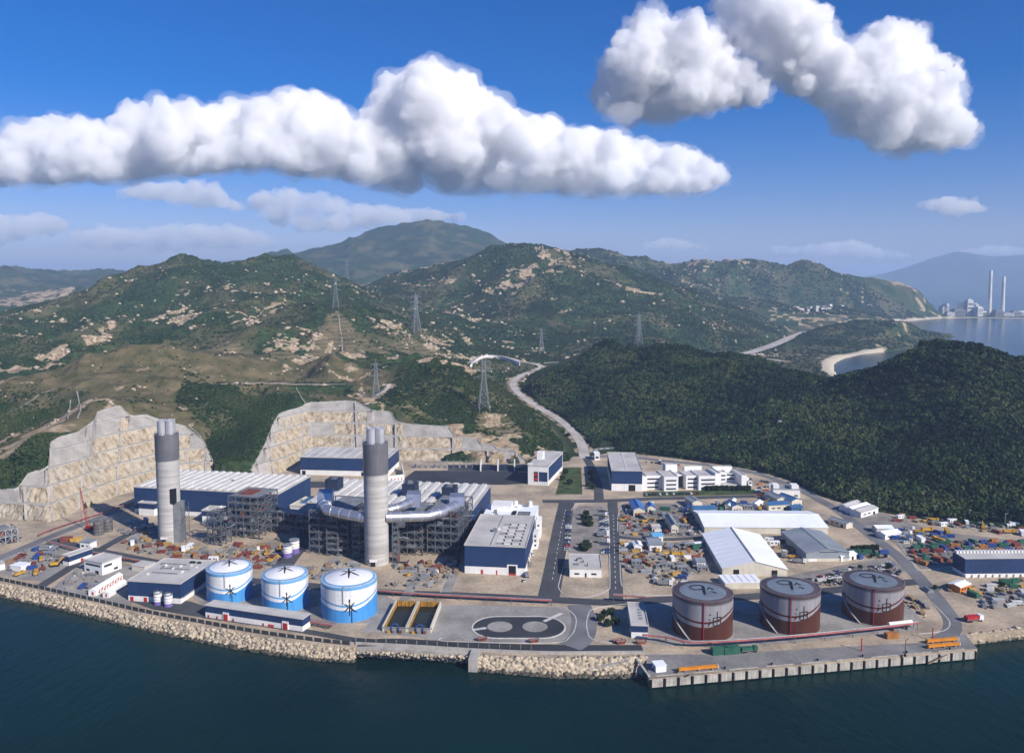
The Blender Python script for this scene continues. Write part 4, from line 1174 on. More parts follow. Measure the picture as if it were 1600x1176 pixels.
# --- shore buildings on the left
hall('shore_building', 'navy building with flat pale roof left of the water tanks', (210, 905), (283, 915), 39, 11.5, zref=11.5, BR=(325, 879), hb=3.2, items=[('F', 'door', .3, .36, 0, 2.6, M_RED), ('F', 'door', .04, .1, 0, 2.6, M_RED), ('R', 'louvre', .05, .95, 2.6, 3.1, M_GREY)], roof_items=vents(12, 21, s=.03, h=.8) + [('roof_duct', .2, .7, .35, .37, .5, M_GREY), ('roof_duct', .25, .8, .55, .57, .5, M_GREY), ('roof_duct', .1, .6, .75, .77, .5, M_GREY), ('roof_hatch', .6, .7, .85, .9, .7, M_DARK), ('roof_hatch', .75, .82, .85, .9, .7, M_DARK)])
ph, pw, prz = hall('pump_house', 'long low navy and white pump house with red doors on the shore', (321, 964), (473, 987), 7.5, 6.6, hb=3.0, parapet=False, roof_items=[('roof_seam', .0, 1., .48, .52, .15, M_ROOFR)])
for u in (.22, .83):
    MB().box(pw * u - 1.9, pw * u + 1.9, -.35, .3, -.1, 4.4).build('door_surround', M_WHITE, ph)
    MB().box(pw * u - 1.25, pw * u + 1.25, -.5, 0, -.05, 3.5).build('door', M_RED, ph)
for u in (.03, .12, .29, .6, .66, .68, .7): MB().box(pw * u, pw * u + .7, -.2, .2, .1, 1.6).build('hatch', M_RED, ph)
hall('control_house', 'white two-storey control house beside the shore slab', (132, 893), (160, 899), 14, 7.5, m=M_WHITE, mr=M_ROOF, items=[('F', 'window', .12, .3, 1.2, 2.6, M_GLASS), ('F', 'window', .62, .8, .2, 2.4, M_DARK), ('F', 'window', .1, .9, 5, 6.2, M_GLASS), ('R', 'window', .1, .5, 4.6, 6, M_GLASS), ('R', 'window', .6, .8, 1, 2.4, M_GLASS)])
hall('small_blue_house', 'small navy and white store beside the shore road', (98, 882), (108, 884), 17, 6.0, hb=2.6, items=[('R', 'door', .5, .6, 0, 2.2, M_RED)])
hall('site_cabin', 'small white cabin with grey roof below the twin silos', (125, 856), (141, 857.5), 6, 4.2, m=M_WHITE, mr=M_ROOFG, items=[('F', 'window', .15, .4, 1.2, 2.4, M_GLASS), ('F', 'door', .6, .78, 0, 2.2, M_DARK)])
hall('open_shelter', 'pale flat shelter roof behind the shore building', (206, 891), (226, 894), 9, 3.4, m=M_CREAM, mr=M_ROOF, parapet=False)
hall('white_store', 'low white store at the far left of the shore yard', (-12, 893), (8, 889), 8, 3.6, m=M_WHITE, mr=M_ROOF, parapet=False)
hall('white_store', 'small white hut with hipped roof in the shore yard', (16, 891), (33, 893), 7, 3.2, m=M_WHITE, mr=M_ROOFW, parapet=False)
# long white cylinders' shed with red figures along its side
def wedge_shed(A, B, depth, label, n_marks):
    a, w, rz = frame_px(A, B)
    t = thing('white_shed', label, 'shed', (a[0], a[1], 0), rz)
    MB().box(0, w, 0, depth, -.2, 3.2).build('wall', M_WHITE, t)
    MB().add([(-.2, -.2, 3.2), (w + .2, -.2, 3.2), (w + .2, depth + .2, 3.2), (-.2, depth + .2, 3.2), (-.2, depth / 2, 4.4), (w + .2, depth / 2, 4.4)], [(0, 1, 5, 4), (2, 3, 4, 5), (1, 2, 5), (3, 0, 4), (3, 2, 1, 0)]).build('roof', M_ROOFW, t)
    for k in range(n_marks):
        x = w * (.12 + .8 * k / max(1, n_marks - 1))
        mb = MB()
        mb.bar((x - .7, -.12, 1.0), (x + .7, -.12, 2.7), .12, .5)
        if k % 2: mb.bar((x - .6, -.13, 2.6), (x + .6, -.13, 2.7), .12, .4)
        else: mb.bar((x - .6, -.13, 1.0), (x + .7, -.13, .9), .12, .4)
        mb.build('red_mark', M_RED, t)
    MB().box(-.12, .2, depth * .3, depth * .55, .6, 2.4).build('red_plate', M_RED, t)
    return t
wedge_shed((150, 931), (192, 905), 4.6, 'long white shed with a row of red figures on its side', 9)
wedge_shed((170, 934), (198, 916), 3.6, 'shorter white shed with a red plate beside the shore building', 0)

# --- the block with the red sign, gate hut, navy hall, offices
blk, bw, brz = hall('signed_block', 'tall white block with navy panel and red signs by the gate road', (832, 727), (862, 730), 42, 17, zref=17, Cp=(845, 704), m=M_WHITE, mr=M_ROOF, items=[('F', 'navy_panel', .55, .97, 3.5, 12, M_NAVY), ('F', 'sign_recess', .30, .5, 3.2, 12, M_DARK), ('R', 'navy_panel', .03, .97, 4, 16, M_NAVY)])
for z in (4.2, 8.2): MB().box(bw * .33, bw * .47, -.25, 0, z, z + 2.6).build('red_sign', M_RED, blk)
MB().box(bw * .1, bw * .4, 26, 34, 17.3, 24).build('roof_tower', M_WHITE, blk)
MB().box(-.25, bw * .2, -.25, 1, 17, 19.5).build('parapet_step', M_WHITE, blk)
hall('gate_house', 'small white gate house on the valley road', (929, 719), (937, 719), 10, 6.5, m=M_WHITE, mr=M_ROOFW, items=[('F', 'window', .2, .8, 2, 4, M_GLASS)])
hall('blue_hall', 'navy and white hall with pale flat roof beside the offices', (952.5, 735.5), (1000, 735.5), 52, 17.5, zref=17.5, Cp=(952.5, 707.5), hb=6.2, items=[('F', 'door', .56, .78, 0, 5.4, M_DARK)], roof_items=[('roof_walkway', .49, .51, .02, .98, .3, M_WHITE), ('roof_vent', .47, .5, .9, .93, .8, M_GREY)])
# offices: wings and recessed links
a, w, rz = frame_px((1003, 768), (1236, 762.6))
off = thing('office_block', 'white three-storey office block with projecting wings below the green hill', 'building', (a[0], a[1], 0), rz)
HT = 11.5
def wing(x0, x1, y0, y1, h, win=True, wm=(.15, .85)):
    MB().box(w * x0, w * x1, y0, y1, -.3, h).build('wing', M_WHITE, off)
    MB().box(w * x0 + .4, w * x1 - .4, y0 + .4, y1 - .4, h, h + .12).build('wing_roof', M_ROOF, off)
    q = MB(); q.box(w * x0, w * x1, y0, y0 + .35, h, h + .8); q.box(w * x0, w * x0 + .35, y0 + .36, y1, h, h + .8); q.box(w * x1 - .35, w * x1, y0 + .36, y1, h, h + .8)
    q.build('parapet', M_WHITE, off)
    if win:
        for k in range(3):
            z = 1.3 + 3.6 * k
            MB().box(w * (x0 + (x1 - x0) * wm[0]), w * (x0 + (x1 - x0) * wm[1]), y0 - .08, y0 + .3, z, z + 1.35).build('window_strip', M_GLASS, off)
wing(0, .04, 3, 20, 12, False)
wing(.041, .145, 7, 24, HT, wm=(.02, .8))
wing(.146, .24, 0, 26, HT + .4)
wing(.241, .30, 12, 26, HT - 1, False)
MB().box(w * .245, w * .296, 11.7, 12.3, .2, 10).build('glass_front', M_GLASS, off)
wing(.301, .375, 4, 24, HT, wm=(.15, .98))
wing(.376, .49, 0, 25, HT + .4, wm=(.15, .95))
wing(.21, .29, 26.1, 36, HT + 5, False)
wing(.34, .46, 26.1, 32, HT + 3, False)
wing(.491, .53, 2, 24, HT + 2, False)
wing(.531, .60, 14, 24, HT, True, (.1, .9))
wing(.60, .665, 16, 24, HT - 2, True, (.1, .9))
wing(.666, .70, 1, 26, HT, False)
wing(.531, .665, 24.2, 32, HT + 2.6, False)
MB().box(w * .545, w * .66, 4, 13.9, 0, 3.4).build('canopy', M_ROOF, off)
wing(.71, .735, 0, 8, 6, True)
MB().box(w * .705, w * .75, 12, 20, -.3, 7).build('stair_wing', M_WHITE, off)
hall('canteen', 'white two-towered canteen behind the blue-roofed huts', (1208, 777), (1250, 778), 10, 7, m=M_WHITE, mr=M_ROOFG, items=[('F', 'window', .4, .56, 1.5, 2.6, M_DARK), ('F', 'window', .78, .92, 1.5, 2.6, M_DARK)], roof_items=[('end_tower', 0, .22, 0, .9, 3.2, M_WHITE), ('end_tower', .68, .95, 0, .9, 3.2, M_WHITE)])

# --- storage yard: warehouses
gable('long_warehouse', 'long white warehouse with low bright roof behind the gabled warehouse', (1100, 828), (1280, 819), 42, 4.7, 8.2, M_CREAM, M_ROOFW, zref=4.7, Cp=(1093, 802), ridge='x', seams=8, items=[('F', 'door', .62, .66, 0, 3.6, M_DARK)])
gable('gabled_warehouse', 'white gabled warehouse with two dark doors above the oil tanks', (1123, 889), (1221, 887), 76, 4.6, 9.2, M_CREAM, M_ROOFW, zref=4.6, Cp=(1105, 835), seams=9, items=[('F', 'door', .17, .26, 0, 3.9, M_DARK), ('F', 'door', .76, .85, 0, 3.9, M_DARK)])
gable('grey_warehouse', 'grey gabled warehouse with white base right of the white warehouses', (1254, 866), (1312.5, 860), 54, 5.7, 8.2, M_ROOFG, M_ROOFG, zref=5.7, Cp=(1234, 832.5), seams=9, hb=2.0, mbase=M_CREAM, items=[('F', 'door', .05, .25, 0, 1.9, M_WHITE), ('F', 'clerestory', .3, .75, 5.9, 6.3, M_DARK)])
hall('low_shed', 'low pale flat-roofed shed between gabled warehouse and oil tanks', (1133, 920), (1190, 919), 13, 3.6, m=M_CREAM, mr=M_ROOFW, ribs=5, ribw=.3, ribh=.2, parapet=False)
hall('navy_shed', 'navy and white shed with pale roof in front of the oil tanks', (984, 977), (1010, 977), 32, 6.6, zref=6.6, Cp=(983, 942), hb=3.2, roof_items=[('roof_vent', .58, .74, .25 + .13 * k, .28 + .13 * k, .7, M_GREY) for k in range(4)])
nv, nw, nrz = hall('navy_works', 'navy works with notched roof parapet at the right edge', (1520, 880), (1640, 864.5), 26, 11.5, zref=11.5, Cp=(1507, 868.5), hb=2.2, parapet=False, roof_items=[('roof_monitor', (k + .12) / 28, (k + .62) / 28, .72, .92, 1.3, M_WHITE) for k in range(28)])
for k in range(28):
    if k % 2 == 0: MB().box(nw * k / 28 + .3, nw * (k + .9) / 28, -.7, -.1, -.2, 1.9).build('base_buttress', M_WHITE, nv)
for k in range(9): MB().box(nw * (k + .4) / 9, nw * (k + .4) / 9 + .8, -.12, .1, 6.2 + (k % 2), 7 + (k % 2)).build('window', M_GLASS, nv)
hall('guard_house', 'white flat-roofed guard house with roof vents on the parking island', (890, 901), (940, 902), 26, 5.2, m=M_WHITE, mr=M_ROOF, items=[('F', 'window', .15, .3, 1.6, 2.6, M_DARK), ('F', 'door', .48, .53, 0, 2.6, M_DARK), ('F', 'window', .68, .84, 1.6, 2.6, M_DARK)], roof_items=[('roof_vent', .22, .26, .5, .56, 1.2, M_DARK), ('roof_vent', .3, .42, .62, .7, .8, M_GREY), ('roof_vent', .15, .3, .2, .3, .6, M_GREY), ('roof_vent', .42, .45, .4, .44, 1.6, M_DARK), ('roof_vent', .55, .57, .15, .2, 1.6, M_DARK)])
hall('cross_house', 'white flat plant room right of the left turbine hall', (453, 790), (482, 792), 26, 12, zref=12, m=M_WHITE, mr=M_CREAM, roof_items=[('roof_pool', .3, .95, .3, .95, 1.0, M_ROOFB), ('roof_vent', .1, .16, .5, .6, 1, M_GREY)])

# --- small huts with coloured roofs
HUTS = [('hut', 'hut with bright blue gabled roof at the road corner of the gravel yard', (990, 806), (1008, 806), 24, 5, 7, M_CREAM, M_ROOFS, 'y'),
        ('hut', 'smaller hut with bright blue roof behind the gravel yard corner', (1012, 801), (1024, 801), 10, 4.4, 6, M_CREAM, M_ROOFS, 'y'),
        ('hut', 'long cream hut with slate blue roof behind the long white warehouse', (1085, 806), (1120, 804), 9, 4.6, 6.2, M_CREAM, M_ROOFB, 'x'),
        ('hut', 'small grey-roofed hut behind the long cream hut', (1082, 794), (1097, 793), 14, 5, 6.5, M_CREAM, M_ROOFG, 'y'),
        ('hut', 'hut with grey gabled roof in the middle of the gravel yard', (1049, 832), (1060, 832), 26, 5, 6.6, M_CREAM, M_ROOFG, 'y'),
        ('hut', 'wide hut with grey roof beside the yard lane', (1015, 861), (1034, 861), 16, 4.4, 5.6, M_WHITE, M_ROOFG, 'x'),
        ('hut', 'small white hut beside the wide grey-roofed hut', (991, 861), (1003, 861), 8, 4, 5, M_WHITE, M_ROOFW, 'y'),
        ('hut', 'small hut with light blue roof on the yard lane', (1021, 846), (1036, 845), 8, 3.6, 4.6, M_WHITE, mat('light_blue_sheet', (.12, .38, .62), .6), 'x'),
        ('hut', 'white and blue double hut behind the long warehouse', (1144, 800), (1160, 799), 14, 4.4, 6, M_CREAM, M_ROOFB, 'y'),
        ('hut', 'white sloped-roof hut beside the double hut', (1133, 798), (1141, 799), 22, 4.4, 5.4, M_CREAM, M_ROOFW, 'y'),
        ('hut', 'white hut with pale roof near the yellow machines', (1172, 794), (1184, 796), 12, 3.8, 5, M_WHITE, M_ROOFW, 'y'),
        ('hut', 'long cream hut with blue roof at the end of the long warehouse', (1201, 798), (1234, 796), 8, 4.6, 6, M_CREAM, M_ROOFB, 'x'),
        ('hut', 'hut with grey-blue gabled roof before the canteen', (1214, 789), (1229, 788), 18, 5, 6.6, M_CREAM, M_ROOFG, 'y'),
        ('hut', 'hut with blue gabled roof before the canteen', (1237, 792), (1253, 790), 18, 5, 6.6, M_CREAM, M_ROOFB, 'y'),
        ('hut', 'low hut with flat blue roof beside the long cream hut', (1237, 799), (1254, 797), 6, 3, 3.8, M_ROOFB, M_ROOFB, 'x'),
        ('hut', 'small hut with grey roof in the shadow of the gabled warehouse', (1089, 886), (1102, 886), 8, 3.4, 4.2, M_WHITE, M_ROOFG, 'x'),
        ('hut', 'cream hut with pale roof in the gravel yard', (1019, 830), (1031, 830), 7, 3.4, 4.2, M_CREAM, M_ROOF, 'x'),
        ('hut', 'long hut with grey roof beside the perimeter road', (1294, 817), (1322, 826), 7, 3.6, 4.6, M_CREAM, M_ROOFG, 'x'),
        ('hut', 'long white shed with pale roof at the hill foot, lowest of three', (1345, 809), (1372, 801), 9, 4, 5, M_WHITE, M_ROOF, 'x'),
        ('hut', 'long white shed with pale roof at the hill foot, middle of three', (1333, 804), (1360, 796), 7, 4, 5, M_WHITE, M_ROOFW, 'x'),
        ('hut', 'long white shed with pale roof at the hill foot, highest of three', (1324, 800), (1346, 792), 7, 4, 5, M_WHITE, M_ROOF, 'x'),
        ('hut', 'white cabin row beside the perimeter road', (1370, 833), (1396, 833), 8, 3.6, 4.4, M_CREAM, M_ROOFW, 'x'),
        ('hut', 'white hut on the corner of the contractor yard', (1383, 843), (1408, 839), 8, 3.6, 4.6, M_WHITE, M_ROOFW, 'x'),
        ('hut', 'long white hut beside the grey warehouse', (1314, 877), (1338, 873), 6, 3.4, 4.2, M_WHITE, M_ROOFW, 'x'),
        ('hut', 'shed with pale roof and orange side in the sandy ground right of the oil tanks', (1500, 927), (1516, 921), 7, 3.6, 4.4, mat('orange_sheet', (.55, .19, .03), .6), M_ROOFW, 'x')]
for nm, lab, A, B, d_, he, hr, m1, m2, rg in HUTS:
    gable(nm, lab, A, B, d_, he, hr, m1, m2, ridge=rg, seams=4 if d_ > 12 else 0, cat='hut', items=[('F', 'window', .15, .3, 1.4, 2.4, M_GLASS), ('F', 'window', .4, .55, 1.4, 2.4, M_GLASS), ('F', 'door', .7, .82, 0, 2.2, M_DARK)])
# ================================================================== chimneys, tanks, steelwork
M_SHAFT = mat('chimney_concrete', (0.52, 0.50, 0.47), 0.85, 0.08, 0.08, streak=.30, sscale=(.03, .03, .7))
M_JOINT = mat('chimney_joint', (0.30, 0.29, 0.27), 0.9, 0.1, 0.2)
M_BAND = mat('dark_grey_paint', (0.19, 0.19, 0.205), 0.42, 0.1, 0.1, metal=.3, streak=.2)
M_STEELS = mat('bright_steel', (0.66, 0.66, 0.68), 0.3, 0.12, 0.1, metal=.55)
M_DUCT = mat('aluminium_lagging', (0.55, 0.56, 0.59), 0.36, 0.10, 0.15, metal=.8)
M_FRAME = mat('grey_steelwork', (0.105, 0.112, 0.125), 0.6, 0.2, 0.4)
M_CASE = mat('dark_blue_casing', (0.018, 0.028, 0.055), 0.6, 0.2, 0.2)
M_RUST = mat('red_oxide', (0.20, 0.055, 0.038), 0.8, 0.3, 0.3)
M_ORANGE = mat('orange_paint', (0.62, 0.23, 0.02), 0.6, 0.15, 0.4)
M_YELLOW = mat('machine_yellow', (0.50, 0.28, 0.03), 0.6, 0.15, 0.5)
M_GREEN = mat('container_green', (0.03, 0.12, 0.075), 0.6, 0.2, 0.4)
M_BLUEP = mat('container_blue', (0.03, 0.07, 0.24), 0.6, 0.2, 0.4)
M_TIMBER = mat('timber', (0.33, 0.22, 0.12), 0.9, 0.3, 0.5)
M_PINK = mat('faded_red_pipe', (0.36, 0.105, 0.09), 0.6, 0.2, 0.2)

def chimney(label, px, r_px, h_top, h_conc, open_side=1):
    c = GP(px[0], px[1]); rr = r_px / F_PX * c[1]
    cy_ = c[1] + rr
    t = thing('chimney', label, 'chimney', (c[0] * cy_ / c[1], cy_, 0))
    prof = []; z = -.3; k = 0
    while z < h_conc:
        z2 = min(z + 2.9, h_conc)
        prof += [(rr, z), (rr, z2 - .14), (rr - .16, z2 - .1), (rr - .16, z2)]
        z = z2
    MB().lathe(prof, 48).build('shaft', M_SHAFT, t, smooth=40)
    k = int(h_conc / 2.9)
    for j in range(k):
        MB().lathe([(rr + .03, j * 2.9 + 2.42), (rr + .03, j * 2.9 + 2.62)], 48).build('joint_ring', M_JOINT, t)
    zb = h_top - 9.5
    MB().lathe([(rr + .35, h_conc - .3), (rr + .35, zb), (rr - 1.2, zb + .1)], 48).build('windshield', M_BAND, t, smooth=40)
    fr = rr * .36
    for i in range(4):
        a = math.pi / 4 + i * math.pi / 2 + .25
        o = MB().lathe([(fr, zb - 1), (fr, h_top - .5), (fr + .12, h_top - .5), (fr + .12, h_top), (fr - .5, h_top), (fr - .5, h_top - 2)], 24, (rr * .52 * math.cos(a), rr * .52 * math.sin(a))).build('flue', M_STEELS, t, smooth=40)
    mb = MB()
    for i in range(24):
        a = 2 * math.pi * i / 24; b = 2 * math.pi * (i + 1) / 24
        p, q = ((rr + .3) * math.cos(a), (rr + .3) * math.sin(a)), ((rr + .3) * math.cos(b), (rr + .3) * math.sin(b))
        mb.bar((*p, zb), (*p, zb + 1.2), .09); mb.bar((*p, zb + 1.2), (*q, zb + 1.2), .09)
    mb.build('railing', M_FRAME, t)
    MB().box(-2.4, .3, -rr - .12, -rr + 1.6, -.2, 2.8).build('doorway', M_DARK, t)
    MB().box(-3.4, 1.3, -rr - .06, -rr + 1.7, 2.85, 4.4).build('lintel', M_WHITE, t)
    return t, rr
hA = hgt(266, 849, 659); cA = hgt(266, 849, 720)
chA, rA = chimney('slimmer concrete chimney with dark steel top beside the left rock cut', (266, 849), 17.4, hA, cA)
hB = hgt(589, 885, 671); cB = hgt(589, 885, 742)
chB, rB = chimney('concrete chimney with four steel flues and silver ducts', (589, 885), 19.4, hB, cB)
# lift shaft of the left chimney
MB().box(rA * .62, rA * 1.35, -rA * .75, rA * .3, -.3, 28).build('lift_shaft', M_GREY, chA)
MB().box(rA * .5, rA * .95, -rA * .92, -rA * .5, 27.9, 38).build('breach_opening', M_DARK, chA)
mb = MB()
for x in (rA * 1.36, rA * 1.75):
    for y in (-rA * .7, rA * .2): mb.bar((x, y, -.2), (x, y, 27), .3)
for k in range(9):
    z = 3 * k
    mb.bar((rA * 1.36, -rA * .7, z), (rA * 1.75, -rA * .7, z + 3 * (k < 8)), .2); mb.bar((rA * 1.75, -rA * .7, z), (rA * 1.75, rA * .2, z + 3 * (k < 8)), .2)
mb.build('access_ladder_tower', M_FRAME, chA)

# ---- ducts of the right chimney (heights measured on the shaft)
ob = np.array(chB.location)
def duct(pts, r, nm='duct'):
    P = [tuple(np.array(p) - ob) for p in pts]
    return MB().tube(P, r, 22).build(nm, M_DUCT, chB, smooth=40)
zD = 31.5
def q(px, py, Y): return DP(px, py, Y)
Yc = ob[1]
d1 = [q(602, 808, Yc - 2), q(632, 807, Yc + 2), q(668, 806, Yc + 6), q(690, 800, Yc + 12), q(712, 789, Yc + 26)]
d2 = [q(572, 809, Yc - 1), q(540, 803, Yc + 3), q(512, 797, Yc + 8), q(504, 786, Yc + 22)]
d3 = [q(606, 797, Yc + 10), q(624, 792, Yc + 14), q(642, 784, Yc + 26)]
duct(d1, 3.4); duct(d2, 3.3); duct(d3, 3.0)
for dd, r_ in ((d1, 3.4), (d2, 3.3), (d3, 3.0)):
    for k in range(len(dd) - 1):
        a, b = np.array(dd[k]) - ob, np.array(dd[k + 1]) - ob
        nseg = 2
        for j in range(nseg):
            p = a + (b - a) * (j + .5) / nseg; v = (b - a) / np.linalg.norm(b - a) * .25
            MB().tube([tuple(p - v), tuple(p + v)], r_ + .14, 22).build('duct_band', M_STEELS, chB)
# silencer hoods at the duct ends
for (px, py, Y, s) in [(714, 785, Yc + 30, 8), (646, 780, Yc + 30, 7.4), (508, 779, Yc + 27, 8)]:
    c = np.array(q(px, py, Y)) - ob
    t8 = MB()
    t8.add([(c[0] - s * .62, c[1] - s * .5, c[2] - s * .6), (c[0] + s * .62, c[1] - s * .5, c[2] - s * .6), (c[0] + s * .62, c[1] + s * .6, c[2] - s * .6), (c[0] - s * .62, c[1] + s * .6, c[2] - s * .6),
            (c[0] - s * .62, c[1] - s * .1, c[2] + s * .5), (c[0] + s * .62, c[1] - s * .1, c[2] + s * .5), (c[0] + s * .62, c[1] + s * .6, c[2] + s * .7), (c[0] - s * .62, c[1] + s * .6, c[2] + s * .7)],
           [(0, 3, 2, 1), (4, 5, 6, 7), (0, 1, 5, 4), (1, 2, 6, 5), (2, 3, 7, 6), (3, 0, 4, 7)])
    t8.build('silencer_hood', M_DUCT, chB)

# ---- steel frames
def steel_frame(name, label, A, B, depth, h, nx, ny, nf, fill=.5, seed=0, m=None, top=None, casing=True, group=None):
    a, w, rz = frame_px(A, B)
    t = thing(name, label, 'steel frame', (a[0], a[1], 0), rz, group)
    r = random.Random(seed)
    m = m or M_FRAME
    X = [w * i / nx for i in range(nx + 1)]; Y = [depth * j / ny for j in range(ny + 1)]; Z = [h * k / nf for k in range(nf + 1)]
    for x in X:
        for y in Y: MB().box(x - .3, x + .3, y - .3, y + .3, -.2, h).build('column', m, t)
    for k in range(1, nf + 1):
        b_ = MB()
        for y in Y: b_.bar((0, y, Z[k]), (w, y, Z[k]), .45, .6)
        for x in X: b_.bar((x, 0, Z[k] - .05), (x, depth, Z[k] - .05), .4, .5)
        b_.build('floor_beams', m, t)
        if r.random() < fill + .2:
            x0 = r.uniform(0, .3) * w; MB().box(x0, w * r.uniform(.7, 1), depth * .05, depth * .95, Z[k] + .3, Z[k] + .42).build('floor_grating', M_GREY, t)
        rl = MB()
        for y in (-.4,):
            rl.bar((0, y, Z[k] + 1.2), (w, y, Z[k] + 1.2), .14); rl.bar((0, y, Z[k] + .7), (w, y, Z[k] + .7), .1)
        rl.build('handrail', M_GALV, t)
    for k in range(nf):
        br = MB()
        for i in range(nx):
            if (i + k) % 2 == 0: br.bar((X[i], 0, Z[k]), (X[i + 1], 0, Z[k + 1]), .28)
            else: br.bar((X[i + 1], 0, Z[k]), (X[i], 0, Z[k + 1]), .28)
        for j in range(ny):
            br.bar((w, Y[j], Z[k]), (w, Y[j + 1], Z[k + 1]), .28)
        br.build('bracing', m, t)
    if casing:
        MB().box(w * .12, w * .88, depth * .06, depth * .92, 3.5, h * .88).build('boiler_casing', M_CASE, t)
    for k in range(int(34 * fill)):
        x, y, z = r.uniform(.05, .8) * w, r.uniform(-.02, .7) * depth, Z[r.randrange(nf)] + .5
        mm = r.choice([M_GREY, M_CASE, M_RUST, M_GREY, M_FRAME, M_CASE, M_GALV])
        if r.random() < .5: MB().box(x, x + r.uniform(1.5, 6), y, y + r.uniform(1.5, 4), z, z + r.uniform(1, 4.2)).build('equipment_box', mm, t)
        else: MB().tube([(x, y, z), (x + r.uniform(3, 9), y, z), (x + 9.2, y + 1, z + r.uniform(-2, 3))], r.uniform(.3, .7), 8).build('pipe_run', mm, t)
    if top: MB().box(w * .2, w * .65, depth * .2, depth * .75, h + .3, h + .9).build('deck_plate', top, t)
    return t
steel_frame('boiler_frame', 'grey steel boiler frame under construction with red top deck', (358, 838), (404, 842), 26, hgt(358, 838, 775), 4, 3, 6, .9, 1, top=M_RUST, casing=False)
steel_frame('boiler_frame', 'small open steel frame between slimmer chimney and boiler frame', (325, 850), (346, 853), 10, hgt(325, 850, 800), 2, 2, 4, .4, 2, casing=False)
steel_frame('pipe_bridge', 'grey steel pipe bridge beside the boiler frame', (414, 830), (484, 838), 10, 15, 7, 1, 3, .9, 3, casing=False)
steel_frame('boiler_frame', 'dark boiler steelwork left of the ducted chimney', (484, 864), (544, 869), 40, hgt(484, 864, 798), 4, 3, 6, .8, 4)
steel_frame('boiler_frame', 'dark boiler steelwork right of the ducted chimney, behind its long duct', (613, 866), (660, 868), 38, hgt(613, 866, 808), 4, 3, 5, .9, 5)
steel_frame('boiler_frame', 'dark boiler steelwork between duct end and admin hall', (668, 866), (717, 869), 40, hgt(668, 866, 798), 4, 3, 6, .9, 6)
steel_frame('duct_support', 'slim steel trestle under the left silver duct', (511, 868), (528, 869), 8, 27, 1, 1, 7, .3, 7, casing=False)
steel_frame('duct_support', 'slim steel trestle close to the left of the ducted chimney', (551, 873), (562, 874), 7, 27, 1, 1, 7, .2, 8, casing=False)
steel_frame('duct_support', 'slim steel trestle close to the right of the ducted chimney', (614, 880), (622, 880), 6, 27, 1, 1, 7, .2, 9, casing=False)
steel_frame('substation_frame', 'pale steel gantry structure at the far left under the cut', (-30, 858), (28, 846), 14, 10, 6, 2, 2, .9, 12, m=M_GALV, casing=False)
# intake houses on the turbine hall roof
for i, (px, py, lab) in enumerate([(508, 769, 'dark blue intake house on the hall roof, left of the ducted chimney'), (628, 777, 'dark blue intake house on the hall roof, just right of the ducted chimney'), (690, 782, 'dark blue intake house on the hall roof above the long duct')]):
    hall('intake_house', lab, (px, py), (px + 20, py + .8), 12, 29.5, zref=20.3, hb=0, m=M_CASE, mr=M_CASE, parapet=False, roof_items=[('roof_fan', .3, .7, .3, .7, .5, M_GREY)])
hall('intake_house', 'dark blue transition house right of the duct end', (730, 812), (741, 812), 10, 17, zref=10, m=M_CASE, mr=M_NAVY, parapet=False)
hall('transition_duct', 'dark blue casing beside the short rear duct', (655, 793), (670, 793), 10, 19, zref=18, m=M_NAVY, mr=M_GREY, parapet=False)

